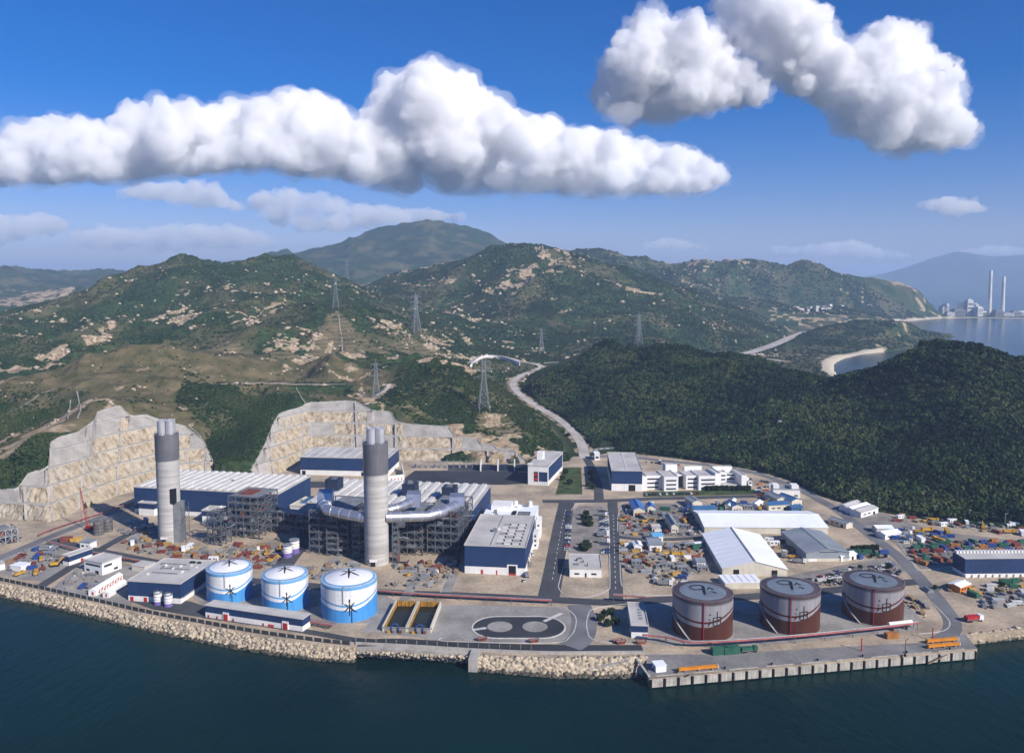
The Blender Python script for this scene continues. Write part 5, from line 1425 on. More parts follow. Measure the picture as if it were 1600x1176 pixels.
# ---- painted tanks
def tank_material(name, top, low, line, ring, f0, seams=8, R=15.0, H=18.0, zl=.0):
    m = bpy.data.materials.new(name); m.use_nodes = True
    n, l = m.node_tree.nodes, m.node_tree.links
    b = n['Principled BSDF']; b.inputs['Roughness'].default_value = .42; b.inputs['Specular IOR Level'].default_value = .35
    tc = n.new('ShaderNodeTexCoord'); sx = n.new('ShaderNodeSeparateXYZ'); l.new(tc.outputs['Object'], sx.inputs[0])
    def M(op, x, y=0.0):
        q_ = n.new('ShaderNodeMath'); q_.operation = op
        for i, v in enumerate((x, y)):
            if isinstance(v, (int, float)): q_.inputs[i].default_value = v
            else: l.new(v, q_.inputs[i])
        return q_.outputs[0]
    def mix(f, c1, c2):
        x = n.new('ShaderNodeMix'); x.data_type = 'RGBA'; l.new(f, x.inputs[0])
        for i, c in ((6, c1), (7, c2)):
            if isinstance(c, tuple): x.inputs[i].default_value = (*c, 1)
            else: l.new(c, x.inputs[i])
        return x.outputs[2]
    s = M('DIVIDE', sx.outputs[0], R); z = M('DIVIDE', sx.outputs[2], H)
    s2 = M('MULTIPLY', s, s)
    pos = M('MAXIMUM', s, 0.0); neg = M('MAXIMUM', M('MULTIPLY', s, -1.0), 0.0)
    low_b = M('ADD', f0, M('ADD', M('MULTIPLY', M('MULTIPLY', pos, pos), .30), M('MULTIPLY', M('MULTIPLY', neg, neg), .10)))
    ln = M('ADD', f0 + .12, M('ADD', M('MULTIPLY', M('MULTIPLY', pos, pos), .26), M('MULTIPLY', M('MULTIPLY', neg, neg), .13)))
    is_low = M('LESS_THAN', z, low_b)
    is_ln = M('LESS_THAN', M('ABSOLUTE', M('SUBTRACT', z, ln)), .026)
    is_ring = M('GREATER_THAN', z, .925)
    g = n.new('ShaderNodeNewGeometry')
    mp = n.new('ShaderNodeMapping'); mp.inputs['Scale'].default_value = (1, 1, .08); l.new(g.outputs['Position'], mp.inputs[0])
    t = n.new('ShaderNodeTexNoise'); t.inputs['Scale'].default_value = .6; t.inputs['Detail'].default_value = 5; l.new(mp.outputs[0], t.inputs[0])
    mr = n.new('ShaderNodeMapRange'); mr.inputs[1].default_value = .3; mr.inputs[2].default_value = .65; mr.inputs[3].default_value = .78; mr.inputs[4].default_value = 1.0
    l.new(t.outputs[0], mr.inputs[0])
    c = mix(is_low, mix(is_ln, top, line), low)
    c = mix(is_ring, c, ring)
    seam = M('LESS_THAN', M('FRACT', M('MULTIPLY', z, float(seams))), .045)
    mm = n.new('ShaderNodeMix'); mm.data_type = 'RGBA'; mm.blend_type = 'MULTIPLY'; mm.inputs[0].default_value = 1
    l.new(c, mm.inputs[6]); l.new(M('MULTIPLY', mr.outputs[0], M('SUBTRACT', 1.0, M('MULTIPLY', seam, .22))), mm.inputs[7])
    l.new(mm.outputs[2], b.inputs['Base Color'])
    return m

# brush strokes: polylines (u,v,width) in a unit square, u to the right, v up
WATER = [[(0, 1.05, .10), (0, .8, .16), (0, .55, .08)], [(0, .5, .14), (.02, .0, .17), (0, -.55, .11), (-.02, -.95, .08)], [(-.65, .45, .06), (-.4, .38, .13), (-.15, .2, .10)], [(-.12, .1, .10), (-.4, -.25, .13), (-.75, -.45, .05)], [(.15, .2, .08), (.4, .42, .13), (.62, .62, .06)], [(.12, .05, .08), (.45, -.3, .14), (.85, -.6, .05)]]
OIL = [[(-.75, .78, .07), (-.58, .62, .17)], [(-.85, .12, .06), (-.66, .02, .16)], [(-.92, -.8, .05), (-.72, -.45, .14), (-.58, -.2, .09)], [(-.25, .25, .10), (-.22, -.75, .12)], [(-.3, .25, .09), (.3, .33, .11), (.85, .30, .13)], [(.82, .3, .13), (.74, -.72, .10)], [(.28, 1.05, .12), (.27, .3, .11), (.26, -.7, .10)], [(-.2, -.22, .08), (.75, -.2, .09)], [(-.22, -.72, .09), (.74, -.7, .09)]]
OILTOP = [[(-.9, .2, .08), (-.7, .6, .12), (-.2, .75, .13), (.05, .45, .14), (-.1, .1, .12), (-.5, -.05, .09), (-.8, .15, .08)], [(.02, .6, .15), (.08, -.1, .16), (.15, -.7, .10)], [(.4, .5, .07), (.7, .25, .13)], [(.55, -.1, .06), (.9, -.25, .13)], [(.3, .15, .08), (.45, .55, .10)]]
def strokes(t, S, fn, m, name='brush_stroke'):
    for st in S:
        P = spline([np.array(p) for p in st], 5)
        vs = []
        for i, p in enumerate(P):
            d = np.array(P[min(i + 1, len(P) - 1)][:2]) - np.array(P[max(i - 1, 0)][:2]); d /= (np.linalg.norm(d) + 1e-9)
            nn = np.array([-d[1], d[0]]) * p[2] * .62
            vs += [fn(p[0] + nn[0], p[1] + nn[1]), fn(p[0] - nn[0], p[1] - nn[1])]
        n0 = len(vs)
        vs2 = vs + [fn(*uv, -.12) for uv in []]
        o = MB().add(vs, [(2 * i, 2 * i + 1, 2 * i + 3, 2 * i + 2) for i in range(len(P) - 1)]).build(name, m, t)
M_INK = mat('black_sign_paint', (0.012, 0.012, 0.014), 0.6, 0.1, 0.5)

def tank(label, bx, by, rpx, rim_y, dome, wallm, roofm, ringm, sign, topsign, a_sign, hz_, oil):
    c = GP(bx, by); R = rpx / F_PX * c[1] * 1.035
    cyy = c[1] + R; cx = c[0] * cyy / c[1]
    H = hgt(bx, by, rim_y)
    look = math.atan2(-cyy, -cx)                     # toward the viewer's side
    t = thing('storage_tank', label, 'tank', (cx, cyy, 0), look + math.pi / 2)
    MB().lathe([(R, -.2), (R, H)], 72).build('shell', wallm(R, H), t, smooth=40)
    prof = [(R, H), (R * .985, H + .25)]
    for k in range(1, 9): prof.append((R * (1 - k / 9) * .93 + .02, H + .25 + dome * (1 - (1 - k / 9 * .98) ** 2)))
    MB().lathe(prof, 72).build('roof', roofm, t, smooth=40)
    MB().lathe([(R + .12, H - .75), (R + .2, H - .7), (R + .2, H + .22), (R * (.985 if oil else .95), H + .32), (R * (.955 if oil else .90), H + .42 + dome * .12)], 72).build('rim_ring', ringm, t, smooth=40)
    MB().lathe([(R + .7, -.1), (R + .7, .35), (R, .4)], 72).build('foundation_ring', M_SLAB, t)
    rl = MB(); N = 40
    for i in range(N):
        a, b2 = 2 * math.pi * i / N, 2 * math.pi * (i + 1) / N
        p, q_ = (R * math.cos(a), R * math.sin(a)), (R * math.cos(b2), R * math.sin(b2))
        rl.bar((*p, H), (*p, H + 1.25), .08); rl.bar((*p, H + 1.25), (*q_, H + 1.25), .08); rl.bar((*p, H + .7), (*q_, H + .7), .06)
    rl.build('railing', M_GALV, t)
    # wall sign
    def wall_fn(u, v):
        sz = R * .30 if not oil else R * .26
        a = a_sign + u * sz / R
        return ((R + .05) * math.sin(a), -(R + .05) * math.cos(a), H * hz_ + v * sz)
    strokes(t, sign, wall_fn, M_INK)
    def top_fn(u, v):
        sz = R * (.50 if oil else .42)
        x, y = u * sz - (0 if not oil else 0), v * sz * 1.15
        rr_ = min(1, math.hypot(x, y) / (R * .93))
        return (x, y, H + .33 + dome * (1 - rr_ ** 2) + .04)
    strokes(t, topsign, top_fn, M_INK)
    if oil:
        MB().bar((R * .05 * 1, -R - .35, 0), (R * .05, -R - .35, H + 1.0), .42, .3).build('red_ladder', M_RED, t)
        st = MB()
        A0, A1 = -1.25, -.35
        for k in range(24):
            f, g_ = k / 24, (k + 1) / 24
            a, b2 = A0 + (A1 - A0) * f, A0 + (A1 - A0) * g_
            st.bar(((R + .6) * math.sin(a), -(R + .6) * math.cos(a), H * (.62 - .62 * f)), ((R + .6) * math.sin(b2), -(R + .6) * math.cos(b2), H * (.62 - .62 * g_)), 1.0, .35)
        st.build('stairway', M_GALV, t)
        MB().tube([(R * .3, -R - 1.2, .8), (R * .3, -R + .2, .8)], .45, 10).build('outlet_pipe', M_RUST, t)
    else:
        MB().bar((-R * .22, -math.sqrt(R * R - (R * .22) ** 2) - .3, H * .55), (-R * .22, -math.sqrt(R * R - (R * .22) ** 2) - .3, H + .8), .45, .2).build('ladder', M_GALV, t)
        MB().bar((R * .08, -R - .25, 0), (R * .08, -R - .25, H * .5), .3, .3).build('gauge_pipe', M_DARK, t)
    return t
_wc = [0]
def wm(R, H): _wc[0] += 1; return tank_material('water_tank_paint_%d' % _wc[0], (.80, .80, .80), (.07, .30, .66), (.13, .36, .66), (.15, .38, .64), .36, 9, R, H)
def om(R, H): _wc[0] += 1; return tank_material('oil_tank_paint_%d' % _wc[0], (.30, .29, .31), (.085, .028, .018), (.10, .022, .018), (.20, .19, .205), .38, 10, R, H)
M_TROOF = mat('tank_roof_white', (.78, .78, .79), .45, .06, .1)
M_TRING = mat('tank_ring_blue', (.15, .38, .64), .5, .08, .2)
M_OROOF = mat('tank_roof_blue_grey', (.165, .20, .24), .55, .15, .12)
M_ORING = mat('tank_ring_maroon', (.085, .06, .065), .5, .15, .2)
tank('white and blue water tank with black brush sign beside the navy shore building', 360, 945, 35.2, 898, 2.6, wm, M_TROOF, M_TRING, WATER, WATER, .0, .44, False)
tank('white and blue water tank with black brush sign, middle of the three water tanks', 446.5, 959, 36.2, 909, 2.6, wm, M_TROOF, M_TRING, WATER, WATER, .05, .44, False)
tank('white and blue water tank with black brush sign, widest of the three water tanks', 546.5, 974, 44.5, 919, 3.0, wm, M_TROOF, M_TRING, WATER, WATER, .0, .44, False)
tank('grey and brown oil tank with red ladder beside the small navy shed', 1096.5, 1004, 48, 943, .9, om, M_OROOF, M_ORING, OIL, OILTOP, .42, .58, True)
tank('grey and brown oil tank with red ladder between two other oil tanks', 1232.5, 994, 46.5, 934.5, .9, om, M_OROOF, M_ORING, OIL, OILTOP, .40, .58, True)
tank('grey and brown oil tank with red ladder nearest the contractor yard', 1362, 979, 45.8, 923, .9, om, M_OROOF, M_ORING, OIL, OILTOP, .38, .58, True)

# small silos
M_LILAC = mat('violet_base_paint', (.17, .13, .36), .6, .1, .3)
def silo(label, px, py, rpx, top_y, m1, m2, frac, cat='silo', group=None):
    c = GP(px, py); R = rpx / F_PX * c[1]; H = hgt(px, py, top_y)
    t = thing('silo', label, cat, (c[0], c[1] + R, 0), 0, group)
    MB().lathe([(R, -.1), (R, H * frac)], 28).build('base_ring', m2, t, smooth=40)
    MB().lathe([(R * .99, H * frac), (R * .99, H - .8), (R * .4, H)], 28).build('shell', m1, t, smooth=40)
    for k in range(3): MB().lathe([(R * 1.02, H * (frac + .12 + .25 * k)), (R * 1.02, H * (frac + .12 + .25 * k) + .25)], 28).build('hoop', M_GALV if m1 is M_WHITE else M_DARK, t)
    rl = MB()
    for i in range(12):
        a, b2 = 2 * math.pi * i / 12, 2 * math.pi * (i + 1) / 12
        rl.bar((R * .97 * math.cos(a), R * .97 * math.sin(a), H - .9), (R * .97 * math.cos(a), R * .97 * math.sin(a), H + .4), .07); rl.bar((R * .97 * math.cos(a), R * .97 * math.sin(a), H + .4), (R * .97 * math.cos(b2), R * .97 * math.sin(b2), H + .4), .07)
    rl.build('railing', M_GALV, t)
silo('small white silo with violet base at the shore, left one', 244, 946, 6.6, 927, M_WHITE, M_LILAC, .3)
silo('small white silo with violet base at the shore, right one', 260.5, 949, 6.8, 930, M_WHITE, M_LILAC, .3)
silo('small white silo with violet base behind the middle water tank, front one', 447, 872, 8, 854, M_WHITE, M_LILAC, .42)
silo('small white silo with violet base behind the middle water tank, rear one', 458, 866, 8, 846, M_WHITE, M_LILAC, .42)
M_DSILO = mat('weathered_grey_steel', (.16, .15, .145), .7, .25, .4, streak=.3)
silo('dark grey silo by the cut-foot road, front one', 150.5, 837, 8, 815, M_DSILO, M_DSILO, .1)
silo('dark grey silo by the cut-foot road, rear one', 164.5, 832, 7.8, 811, M_DSILO, M_DSILO, .1)

# ---- settling basins
a, w, rz = frame_px((600, 986), (672, 988))
bs = thing('settling_basin', 'pair of open concrete basins with ochre walls and dark water', 'basin', (a[0], a[1], 0), rz)
dp_ = 33.0
M_OCHRE = mat('ochre_basin_lining', (.42, .24, .05), .8, .25, .3, streak=.4)
M_BWATER = mat('basin_water', (.014, .020, .012), .25, .2, .2, spec=.15)
for x0, x1 in ((0, w * .47), (w * .53, w)):
    MB().box(x0 - .8, x0, 0, dp_, -.1, 3.2).build('side_wall', M_CREAM, bs); MB().box(x1, x1 + .8, 0, dp_, -.1, 3.2).build('side_wall', M_CREAM, bs)
    MB().box(x0, x1, dp_ - .8, dp_, -.1, 3.2).build('end_wall', M_OCHRE, bs)
    MB().box(x0 + .01, x0 + .3, 0.8, dp_ - .8, .0, 2.7).build('lining', M_OCHRE, bs)
    MB().box(x0 + .02, x1 - .02, 0.8, dp_ - .82, -.05, .5).build('water', M_BWATER, bs)
    MB().box(x0, x1, 0, .8, -.1, 2.2).build('end_wall', M_SLAB, bs)
    for k in range(5): MB().box(x0 + (x1 - x0) * (k + .3) / 5, x0 + (x1 - x0) * (k + .45) / 5, dp_ - 1.1, dp_ - .8, .3, 3.0).build('wall_rib', M_ORANGE, bs)
    xm = x0 + (x1 - x0) * .52
    hp = [(xm - 1.8, -.5, 0)] + [(xm - 1.8 * math.cos(tt), -.5, 2.6 + 1.8 * math.sin(tt)) for tt in np.linspace(0, math.pi, 9)] + [(xm + 1.8, -.5, 0)]
    MB().tube(hp, .35, 8).build('blue_hoop_pipe', M_BLUEP, bs)
    for k in range(3): MB().box(x0 + 2 + k * 3, x0 + 3.4 + k * 3, -2.2, -.9, -.1, 1.2).build('pump', [M_YELLOW, M_GREY, M_RUST][k], bs)
MB().box(-1.2, w + 1.2, -.4, -.05, 2.2, 2.5).build('walkway', M_GALV, bs)

# ---- pylons (one lattice tower, copied)
M_PYL = mat('pylon_steel', (.23, .25, .27), .6, .1, .1, metal=.3)
def pylon_proto():
    t = thing('pylon', 'x', 'pylon', (0, 0, 0))
    H, b0, b1 = 60.0, 6.2, 1.5
    def wd(z): return b0 + (2.2 - b0) * min(1, z / 34) if z < 34 else 2.2 + (b1 - 2.2) * (z - 34) / (H - 34)
    for sx in (-1, 1):
        for sy in (-1, 1):
            mb = MB(); zz = [0, 12, 24, 34, 46, 57]
            for p, q_ in zip(zz[:-1], zz[1:]): mb.bar((sx * wd(p), sy * wd(p), p - (2 if p == 0 else 0)), (sx * wd(q_), sy * wd(q_), q_), .5)
            mb.build('leg', M_PYL, t)
    mb = MB(); zz = [0, 9, 17, 24, 30, 36, 42, 48, 54]
    for p, q_ in zip(zz[:-1], zz[1:]):
        a, b2 = wd(p), wd(q_)
        for (x0, y0, x1, y1) in ((-1, -1, 1, -1), (1, -1, 1, 1), (1, 1, -1, 1), (-1, 1, -1, -1)):
            mb.bar((x0 * a, y0 * a, p), (x1 * b2, y1 * b2, q_), .26); mb.bar((x1 * a, y1 * a, p), (x0 * b2, y0 * b2, q_), .26)
            mb.bar((x0 * b2, y0 * b2, q_), (x1 * b2, y1 * b2, q_), .22)
    mb.build('lattice_bracing', M_PYL, t)
    for z, L in ((36, 11), (45, 9.5), (54, 8)):
        mb = MB()
        for s_ in (-1, 1):
            for sy in (-1, 1):
                mb.bar((s_ * wd(z), sy * wd(z), z), (s_ * L, 0, z + .4), .3); mb.bar((s_ * wd(z + 3), sy * wd(z + 3) , z + 3), (s_ * L, 0, z + .5), .26)
            mb.bar((s_ * L, 0, z + .4), (s_ * L, 0, z - 2.6), .22)
        mb.build('crossarm', M_PYL, t)
    MB().bar((0, 0, 55), (0, 0, 62), .5).build('peak', M_PYL, t)
    return t
PYL = [((756, 640), 900, 554, 'grey lattice pylon on the terraced hillock beside the winding road', .2), ((588, 630), 905, 562, 'grey lattice pylon above the curved rock cut', .3), ((650, 496), 1560, 446, 'grey lattice pylon on the ridge left of the boulder hill', .5), ((525, 481), 1500, 432, 'grey lattice pylon at the top of the terraced triangle slope', .1), ((542, 441), 2060, 405, 'grey lattice pylon on the skyline of the left hill', .0), ((998, 535), 1585, 487, 'grey lattice pylon rising behind the dark green hill', .4), ((846, 546), 1700, 510, 'grey lattice pylon on the valley side beyond the winding road', .2), ((825, 489), 2250, 459, 'grey lattice pylon on the boulder hill face', .3)]
proto = None
PYLON_XY = []
for (px, py), Y, ty, lab, rz in PYL:
    x, y, z = DP(px, py, Y)
    zt = float(ground(np.array([x]), np.array([y]))[0])
    top = DP(px, ty, Y)[2]
    if proto is None: proto = pylon_proto(); o = proto
    else: o = copy_tree(proto)
    o.location = (x, y, min(zt, z + 8)); o.rotation_euler = (0, 0, rz)
    s_ = max(.6, (top - o.location.z) / 62); s_ = min(s_, 1.25)
    o.scale = (s_, s_, s_)
    o['label'] = lab; o['group'] = 'pylons on the hills'

# ---- pipe racks with red lines
def pipe_rack(label, px, h=3.0, step=9, np_=3, w=2.4, m=None):
    P = spline([GP(*p)[:2] for p in px], 4)
    t = thing('pipe_rack', label, 'pipe rack', (P[0][0], P[0][1], 0))
    o2 = np.array(P[0])
    L = 0; last = -99
    for i in range(len(P)):
        if i: L += math.dist(P[i], P[i - 1])
        if L - last >= step:
            last = L
            d = np.array(P[min(i + 1, len(P) - 1)]) - np.array(P[max(i - 1, 0)]); d /= np.linalg.norm(d); nn = np.array([-d[1], d[0]])
            c = np.array(P[i]) - o2; a, b2 = c - nn * w / 2, c + nn * w / 2
            mb = MB(); mb.bar((*a, -.1), (*a, h), .25); mb.bar((*b2, -.1), (*b2, h), .25); mb.bar((*a, h - .15), (*b2, h - .15), .25)
            mb.build('trestle', M_FRAME, t)
    for k in range(np_):
        off_ = (k - (np_ - 1) / 2) * w / max(1, np_) * .9
        Q = []
        for i, p in enumerate(P):
            d = np.array(P[min(i + 1, len(P) - 1)]) - np.array(P[max(i - 1, 0)]); d /= np.linalg.norm(d); nn = np.array([-d[1], d[0]])
            c = np.array(p) - o2 + nn * off_; Q.append((c[0], c[1], h + .3))
        MB().tube(Q, .3 if k else .42, 8).build('pipe', [M_PINK, M_GREY, M_GALV][k % 3] if m is None else m, t)
pipe_rack('red and grey pipe rack beside the main road from the water tanks to the crossing', [(590, 928), (650, 933), (720, 937), (800, 941), (862, 944)], 2.2)
pipe_rack('red pipe rack along the seaward side of the oil tanks', [(1004, 1001), (1040, 1004), (1080, 1012), (1150, 1010), (1240, 1003), (1330, 994), (1400, 986), (1436, 981)], 3.0)
pipe_rack('red pipe rack beside the road on the left works', [(75, 850), (120, 862), (180, 874), (250, 886), (322, 902)], 2.0)
pipe_rack('red pipe rack between pump house and widest water tank', [(478, 975), (500, 979), (522, 983)], 2.2, 5, 4, 4)
pipe_rack('red pipe rack behind the small navy shed', [(958, 940), (985, 942), (1010, 944)], 4, 6)
pipe_rack('red pipe line along the foot of the left rock cut', [(60, 838), (90, 826), (140, 810), (200, 790), (225, 781)], 1.2, 10, 2, 1.4)
# ================================================================== vehicles, containers, machines and stores in the yards
M_TYRE = M_RUB
PROTO = {}
def reg(key, o): PROTO[key] = [o, False]; return o
def proto_container(m):
    t = thing('container', 'x', 'container')
    MB().box(-3, 3, -1.25, 1.25, 0, 2.6).build('body', m, t)
    for k in range(9):
        MB().box(-2.8 + k * .66, -2.6 + k * .66, -1.31, 1.31, .15, 2.45).build('rib', m, t)
    MB().box(2.98, 3.06, -1.1, 1.1, .15, 2.5).build('door', m, t)
    return t
def proto_skip(m):
    t = thing('skip', 'x', 'skip')
    MB().add([(-2, -1, 0), (2, -1, 0), (2, 1, 0), (-2, 1, 0), (-2.8, -1.2, 1.8), (2.8, -1.2, 1.8), (2.8, 1.2, 1.8), (-2.8, 1.2, 1.8)], [(0, 3, 2, 1), (0, 1, 5, 4), (1, 2, 6, 5), (2, 3, 7, 6), (3, 0, 4, 7)]).build('body', m, t)
    MB().box(-2.5, 2.5, -1.0, 1.0, 1.2, 1.5).build('load', M_DIRTG, t)
    return t
def proto_car(m):
    t = thing('parked_car', 'x', 'car')
    MB().box(-2.1, 2.1, -.85, .85, .35, .95).build('body', m, t)
    MB().add([(-1.3, -.78, .95), (1.0, -.78, .95), (1.0, .78, .95), (-1.3, .78, .95), (-.9, -.66, 1.5), (.5, -.66, 1.5), (.5, .66, 1.5), (-.9, .66, 1.5)], [(4, 5, 6, 7), (0, 1, 5, 4), (1, 2, 6, 5), (2, 3, 7, 6), (3, 0, 4, 7)]).build('cabin', M_GLASS, t)
    MB().box(-.85, .45, -.62, .62, 1.49, 1.54).build('roof', m, t)
    for x in (-1.3, 1.3):
        for y in (-.86, .86): MB().tube([(x, y - .1, .33), (x, y + .1, .33)], .33, 10).build('wheel', M_TYRE, t)
    return t
def proto_truck(m, mb2):
    t = thing('truck', 'x', 'truck')
    MB().box(2.2, 4.2, -1.2, 1.2, .6, 2.9).build('cab', m, t)
    MB().box(3.3, 4.25, -1.1, 1.1, 1.7, 2.6).build('windscreen', M_GLASS, t)
    MB().box(-4.2, 2.0, -1.25, 1.25, .95, 1.2).build('bed', M_GREY, t)
    MB().box(-4.0, 1.6, -1.2, 1.2, 1.2, 2.6).build('load', mb2, t)
    for x in (-3.2, -2.0, 3.0):
        for y in (-1.1, 1.1): MB().tube([(x, y - .15, .5), (x, y + .15, .5)], .5, 10).build('wheel', M_TYRE, t)
    return t
def proto_excavator():
    t = thing('excavator', 'x', 'excavator')
    for y in (-1.3, 1.3): MB().box(-2.2, 2.2, y - .35, y + .35, 0, .9).build('track', M_DARK, t)
    MB().box(-2.2, 1.6, -1.4, 1.4, 1.0, 2.2).build('body', M_YELLOW, t)
    MB().box(.2, 1.7, .2, 1.4, 2.2, 3.2).build('cab', M_GLASS, t)
    mb = MB(); mb.bar((1.4, -.3, 1.9), (4.2, -.3, 4.6), .6); mb.bar((4.2, -.3, 4.6), (6.2, -.3, 2.2), .45); mb.build('boom', M_YELLOW, t)
    MB().box(5.7, 6.7, -.9, .3, 1.0, 2.3).build('bucket', M_DARK, t)
    return t
def proto_crane():
    t = thing('crawler_crane', 'x', 'crane')
    for y in (-1.6, 1.6): MB().box(-2.6, 2.6, y - .45, y + .45, 0, 1).build('track', M_DARK, t)
    MB().box(-3, 2, -1.6, 1.6, 1.1, 3.2).build('body', M_RED, t)
    mb = MB()
    a, b = np.array([1.5, 0, 2.2]), np.array([9, 0, 30.0])
    for sy in (-.55, .55):
        for sz in (-.4, .4): mb.bar(tuple(a + [0, sy, sz]), tuple(b + [0, sy * .4, sz * .4]), .2)
    for k in range(10):
        p, q_ = a + (b - a) * k / 10, a + (b - a) * (k + 1) / 10
        mb.bar(tuple(p + [0, -.5, 0]), tuple(q_ + [0, .5, 0]), .12); mb.bar(tuple(p + [0, .5, 0]), tuple(q_ + [0, -.5, 0]), .12)
    mb.build('lattice_jib', M_RED, t)
    mb = MB(); mb.bar((-2.6, 0, 3), tuple(b), .1); mb.bar(tuple(b), (9, 0, 4), .1); mb.build('cables', M_DARK, t)
    return t
def proto_stack(m, n_=5, L=6, r=.35):
    t = thing('pipe_stack', 'x', 'stack')
    for lvl in range(3):
        for k in range(n_ - lvl):
            y = (k - (n_ - lvl - 1) / 2) * 2 * r
            MB().tube([(-L / 2, y, r + lvl * 1.75 * r), (L / 2, y, r + lvl * 1.75 * r)], r, 8).build('pipe', m, t)
    return t
def proto_plates(m):
    t = thing('material_stack', 'x', 'stack')
    r = random.Random(4)
    for k in range(4):
        dx, dy = r.uniform(-.3, .3), r.uniform(-.3, .3)
        MB().box(-2.6 + dx, 2.6 + dx, -1.2 + dy, 1.2 + dy, .15 + .4 * k, .45 + .4 * k).build('bundle', m, t)
    for x in (-1.6, 1.6): MB().box(x - .1, x + .1, -1.2, 1.2, 0, .15).build('bearer', M_TIMBER, t)
    return t
def proto_cabin(m, mr):
    t = thing('portable_cabin', 'x', 'cabin')
    MB().box(-3.4, 3.4, -1.4, 1.4, .1, 2.8).build('body', m, t)
    MB().box(-3.55, 3.55, -1.55, 1.55, 2.8, 3.0).build('roof', mr, t)
    MB().box(-2.6, -1.2, -1.46, -1.3, 1.3, 2.2).build('window', M_GLASS, t); MB().box(.2, 1.6, -1.46, -1.3, 1.3, 2.2).build('window', M_GLASS, t)
    MB().box(2.2, 3.0, -1.46, -1.3, .15, 2.2).build('door', M_DARK, t)
    return t
def proto_bush():
    t = thing('bush', 'x', 'bush')
    r = random.Random(8); vs, fs = [], []
    for k in range(160):
        v = Vector((r.gauss(0, 1), r.gauss(0, 1), r.gauss(0, 1))).normalized() * (r.random() ** .4) 
        c = Vector((v.x * 1.7, v.y * 1.7, 1.6 + v.z * 1.4)); n_ = Vector((r.gauss(0, 1), r.gauss(0, 1), r.gauss(0, 1))).normalized()
        u = n_.orthogonal().normalized() * .42; w_ = n_.cross(u)
        b = len(vs); vs += [c - u - w_ * .6, c + u - w_ * .6, c + u * .6 + w_, c - u * .6 + w_]; fs.append((b, b + 1, b + 2, b + 3))
    MB().add(vs, fs).build('crown', M_LEAF, t)
    MB().lathe([(.18, -.2), (.1, 1.4)], 6).build('trunk', M_TIMBER, t)
    return t
M_LEAF = mat('dark_foliage', (.022, .040, .014), .9, .3, .5)
M_WPAINT = mat('white_vehicle_paint', (.72, .72, .70), .4, .06, .5)
M_SILV = mat('silver_vehicle_paint', (.38, .39, .41), .35, .1, .5)
M_CARB = mat('blue_vehicle_paint', (.03, .06, .17), .35, .1, .5)
M_CARK = mat('dark_vehicle_paint', (.03, .03, .035), .35, .1, .5)
KINDS = {
    'green_container': ('green shipping container', lambda: proto_container(M_GREEN)), 'blue_container': ('blue shipping container', lambda: proto_container(M_BLUEP)),
    'red_container': ('rusty red shipping container', lambda: proto_container(M_RUST)), 'white_container': ('white shipping container', lambda: proto_container(M_WHITE)), 'orange_container': ('orange shipping container', lambda: proto_container(mat('faded_orange', (.36, .15, .045), .7, .2, .4))),
    'yellow_skip': ('yellow steel skip', lambda: proto_skip(mat('faded_yellow', (.44, .27, .05), .7, .2, .4))), 'grey_skip': ('grey steel skip', lambda: proto_skip(M_GREY)), 'red_skip': ('red steel skip', lambda: proto_skip(M_RUST)),
    'white_car': ('white parked car', lambda: proto_car(M_WPAINT)), 'silver_car': ('silver parked car', lambda: proto_car(M_SILV)), 'blue_car': ('dark blue parked car', lambda: proto_car(M_CARB)), 'black_car': ('black parked car', lambda: proto_car(M_CARK)), 'red_car': ('red parked car', lambda: proto_car(M_RED)),
    'white_truck': ('white-cabbed truck', lambda: proto_truck(M_WPAINT, M_GREY)), 'yellow_truck': ('yellow truck', lambda: proto_truck(M_YELLOW, M_YELLOW)), 'red_truck': ('red and white truck', lambda: proto_truck(M_WPAINT, M_RED)), 'green_truck': ('green truck', lambda: proto_truck(M_GREEN, M_GREEN)),
    'excavator': ('yellow excavator', proto_excavator), 'crane': ('red crawler crane', proto_crane),
    'rust_stack': ('stack of rusty pipes', lambda: proto_stack(M_RUST)), 'grey_stack': ('stack of grey pipes', lambda: proto_stack(M_GALV)), 'timber_stack': ('stack of timber bundles', lambda: proto_plates(M_TIMBER)), 'steel_stack': ('stack of grey steel bundles', lambda: proto_plates(M_GREY)), 'red_stack': ('stack of red-primed steel', lambda: proto_plates(M_RUST)), 'pale_stack': ('stack of pale concrete slabs', lambda: proto_plates(M_SLAB)),
    'white_cabin': ('white portable cabin', lambda: proto_cabin(M_WHITE, M_ROOFW)), 'blue_cabin': ('portable cabin with blue roof', lambda: proto_cabin(M_CREAM, M_ROOFB)), 'grey_cabin': ('grey portable cabin', lambda: proto_cabin(M_GREY, M_ROOFG)),
    'bush': ('dark leafy bush', proto_bush),
}
BYWHERE = {}
PLACED = []
def place(kind, px, py, rz, where, s=1.0):
    base, mk = KINDS[kind]
    if kind not in PROTO:
        o = mk(); PROTO[kind] = o
    else:
        o = copy_tree(PROTO[kind])
    p = GP(px, py)
    o.location = (p[0], p[1], 0.02); o.rotation_euler = (0, 0, rz); o.scale = (s, s, s)
    o['label'] = base + ' ' + where; o['group'] = where
    BYWHERE.setdefault((kind, where), []).append(o)
    PLACED.append((p[0], p[1]))
    return o
rr = random.Random(21)
YARDS = []
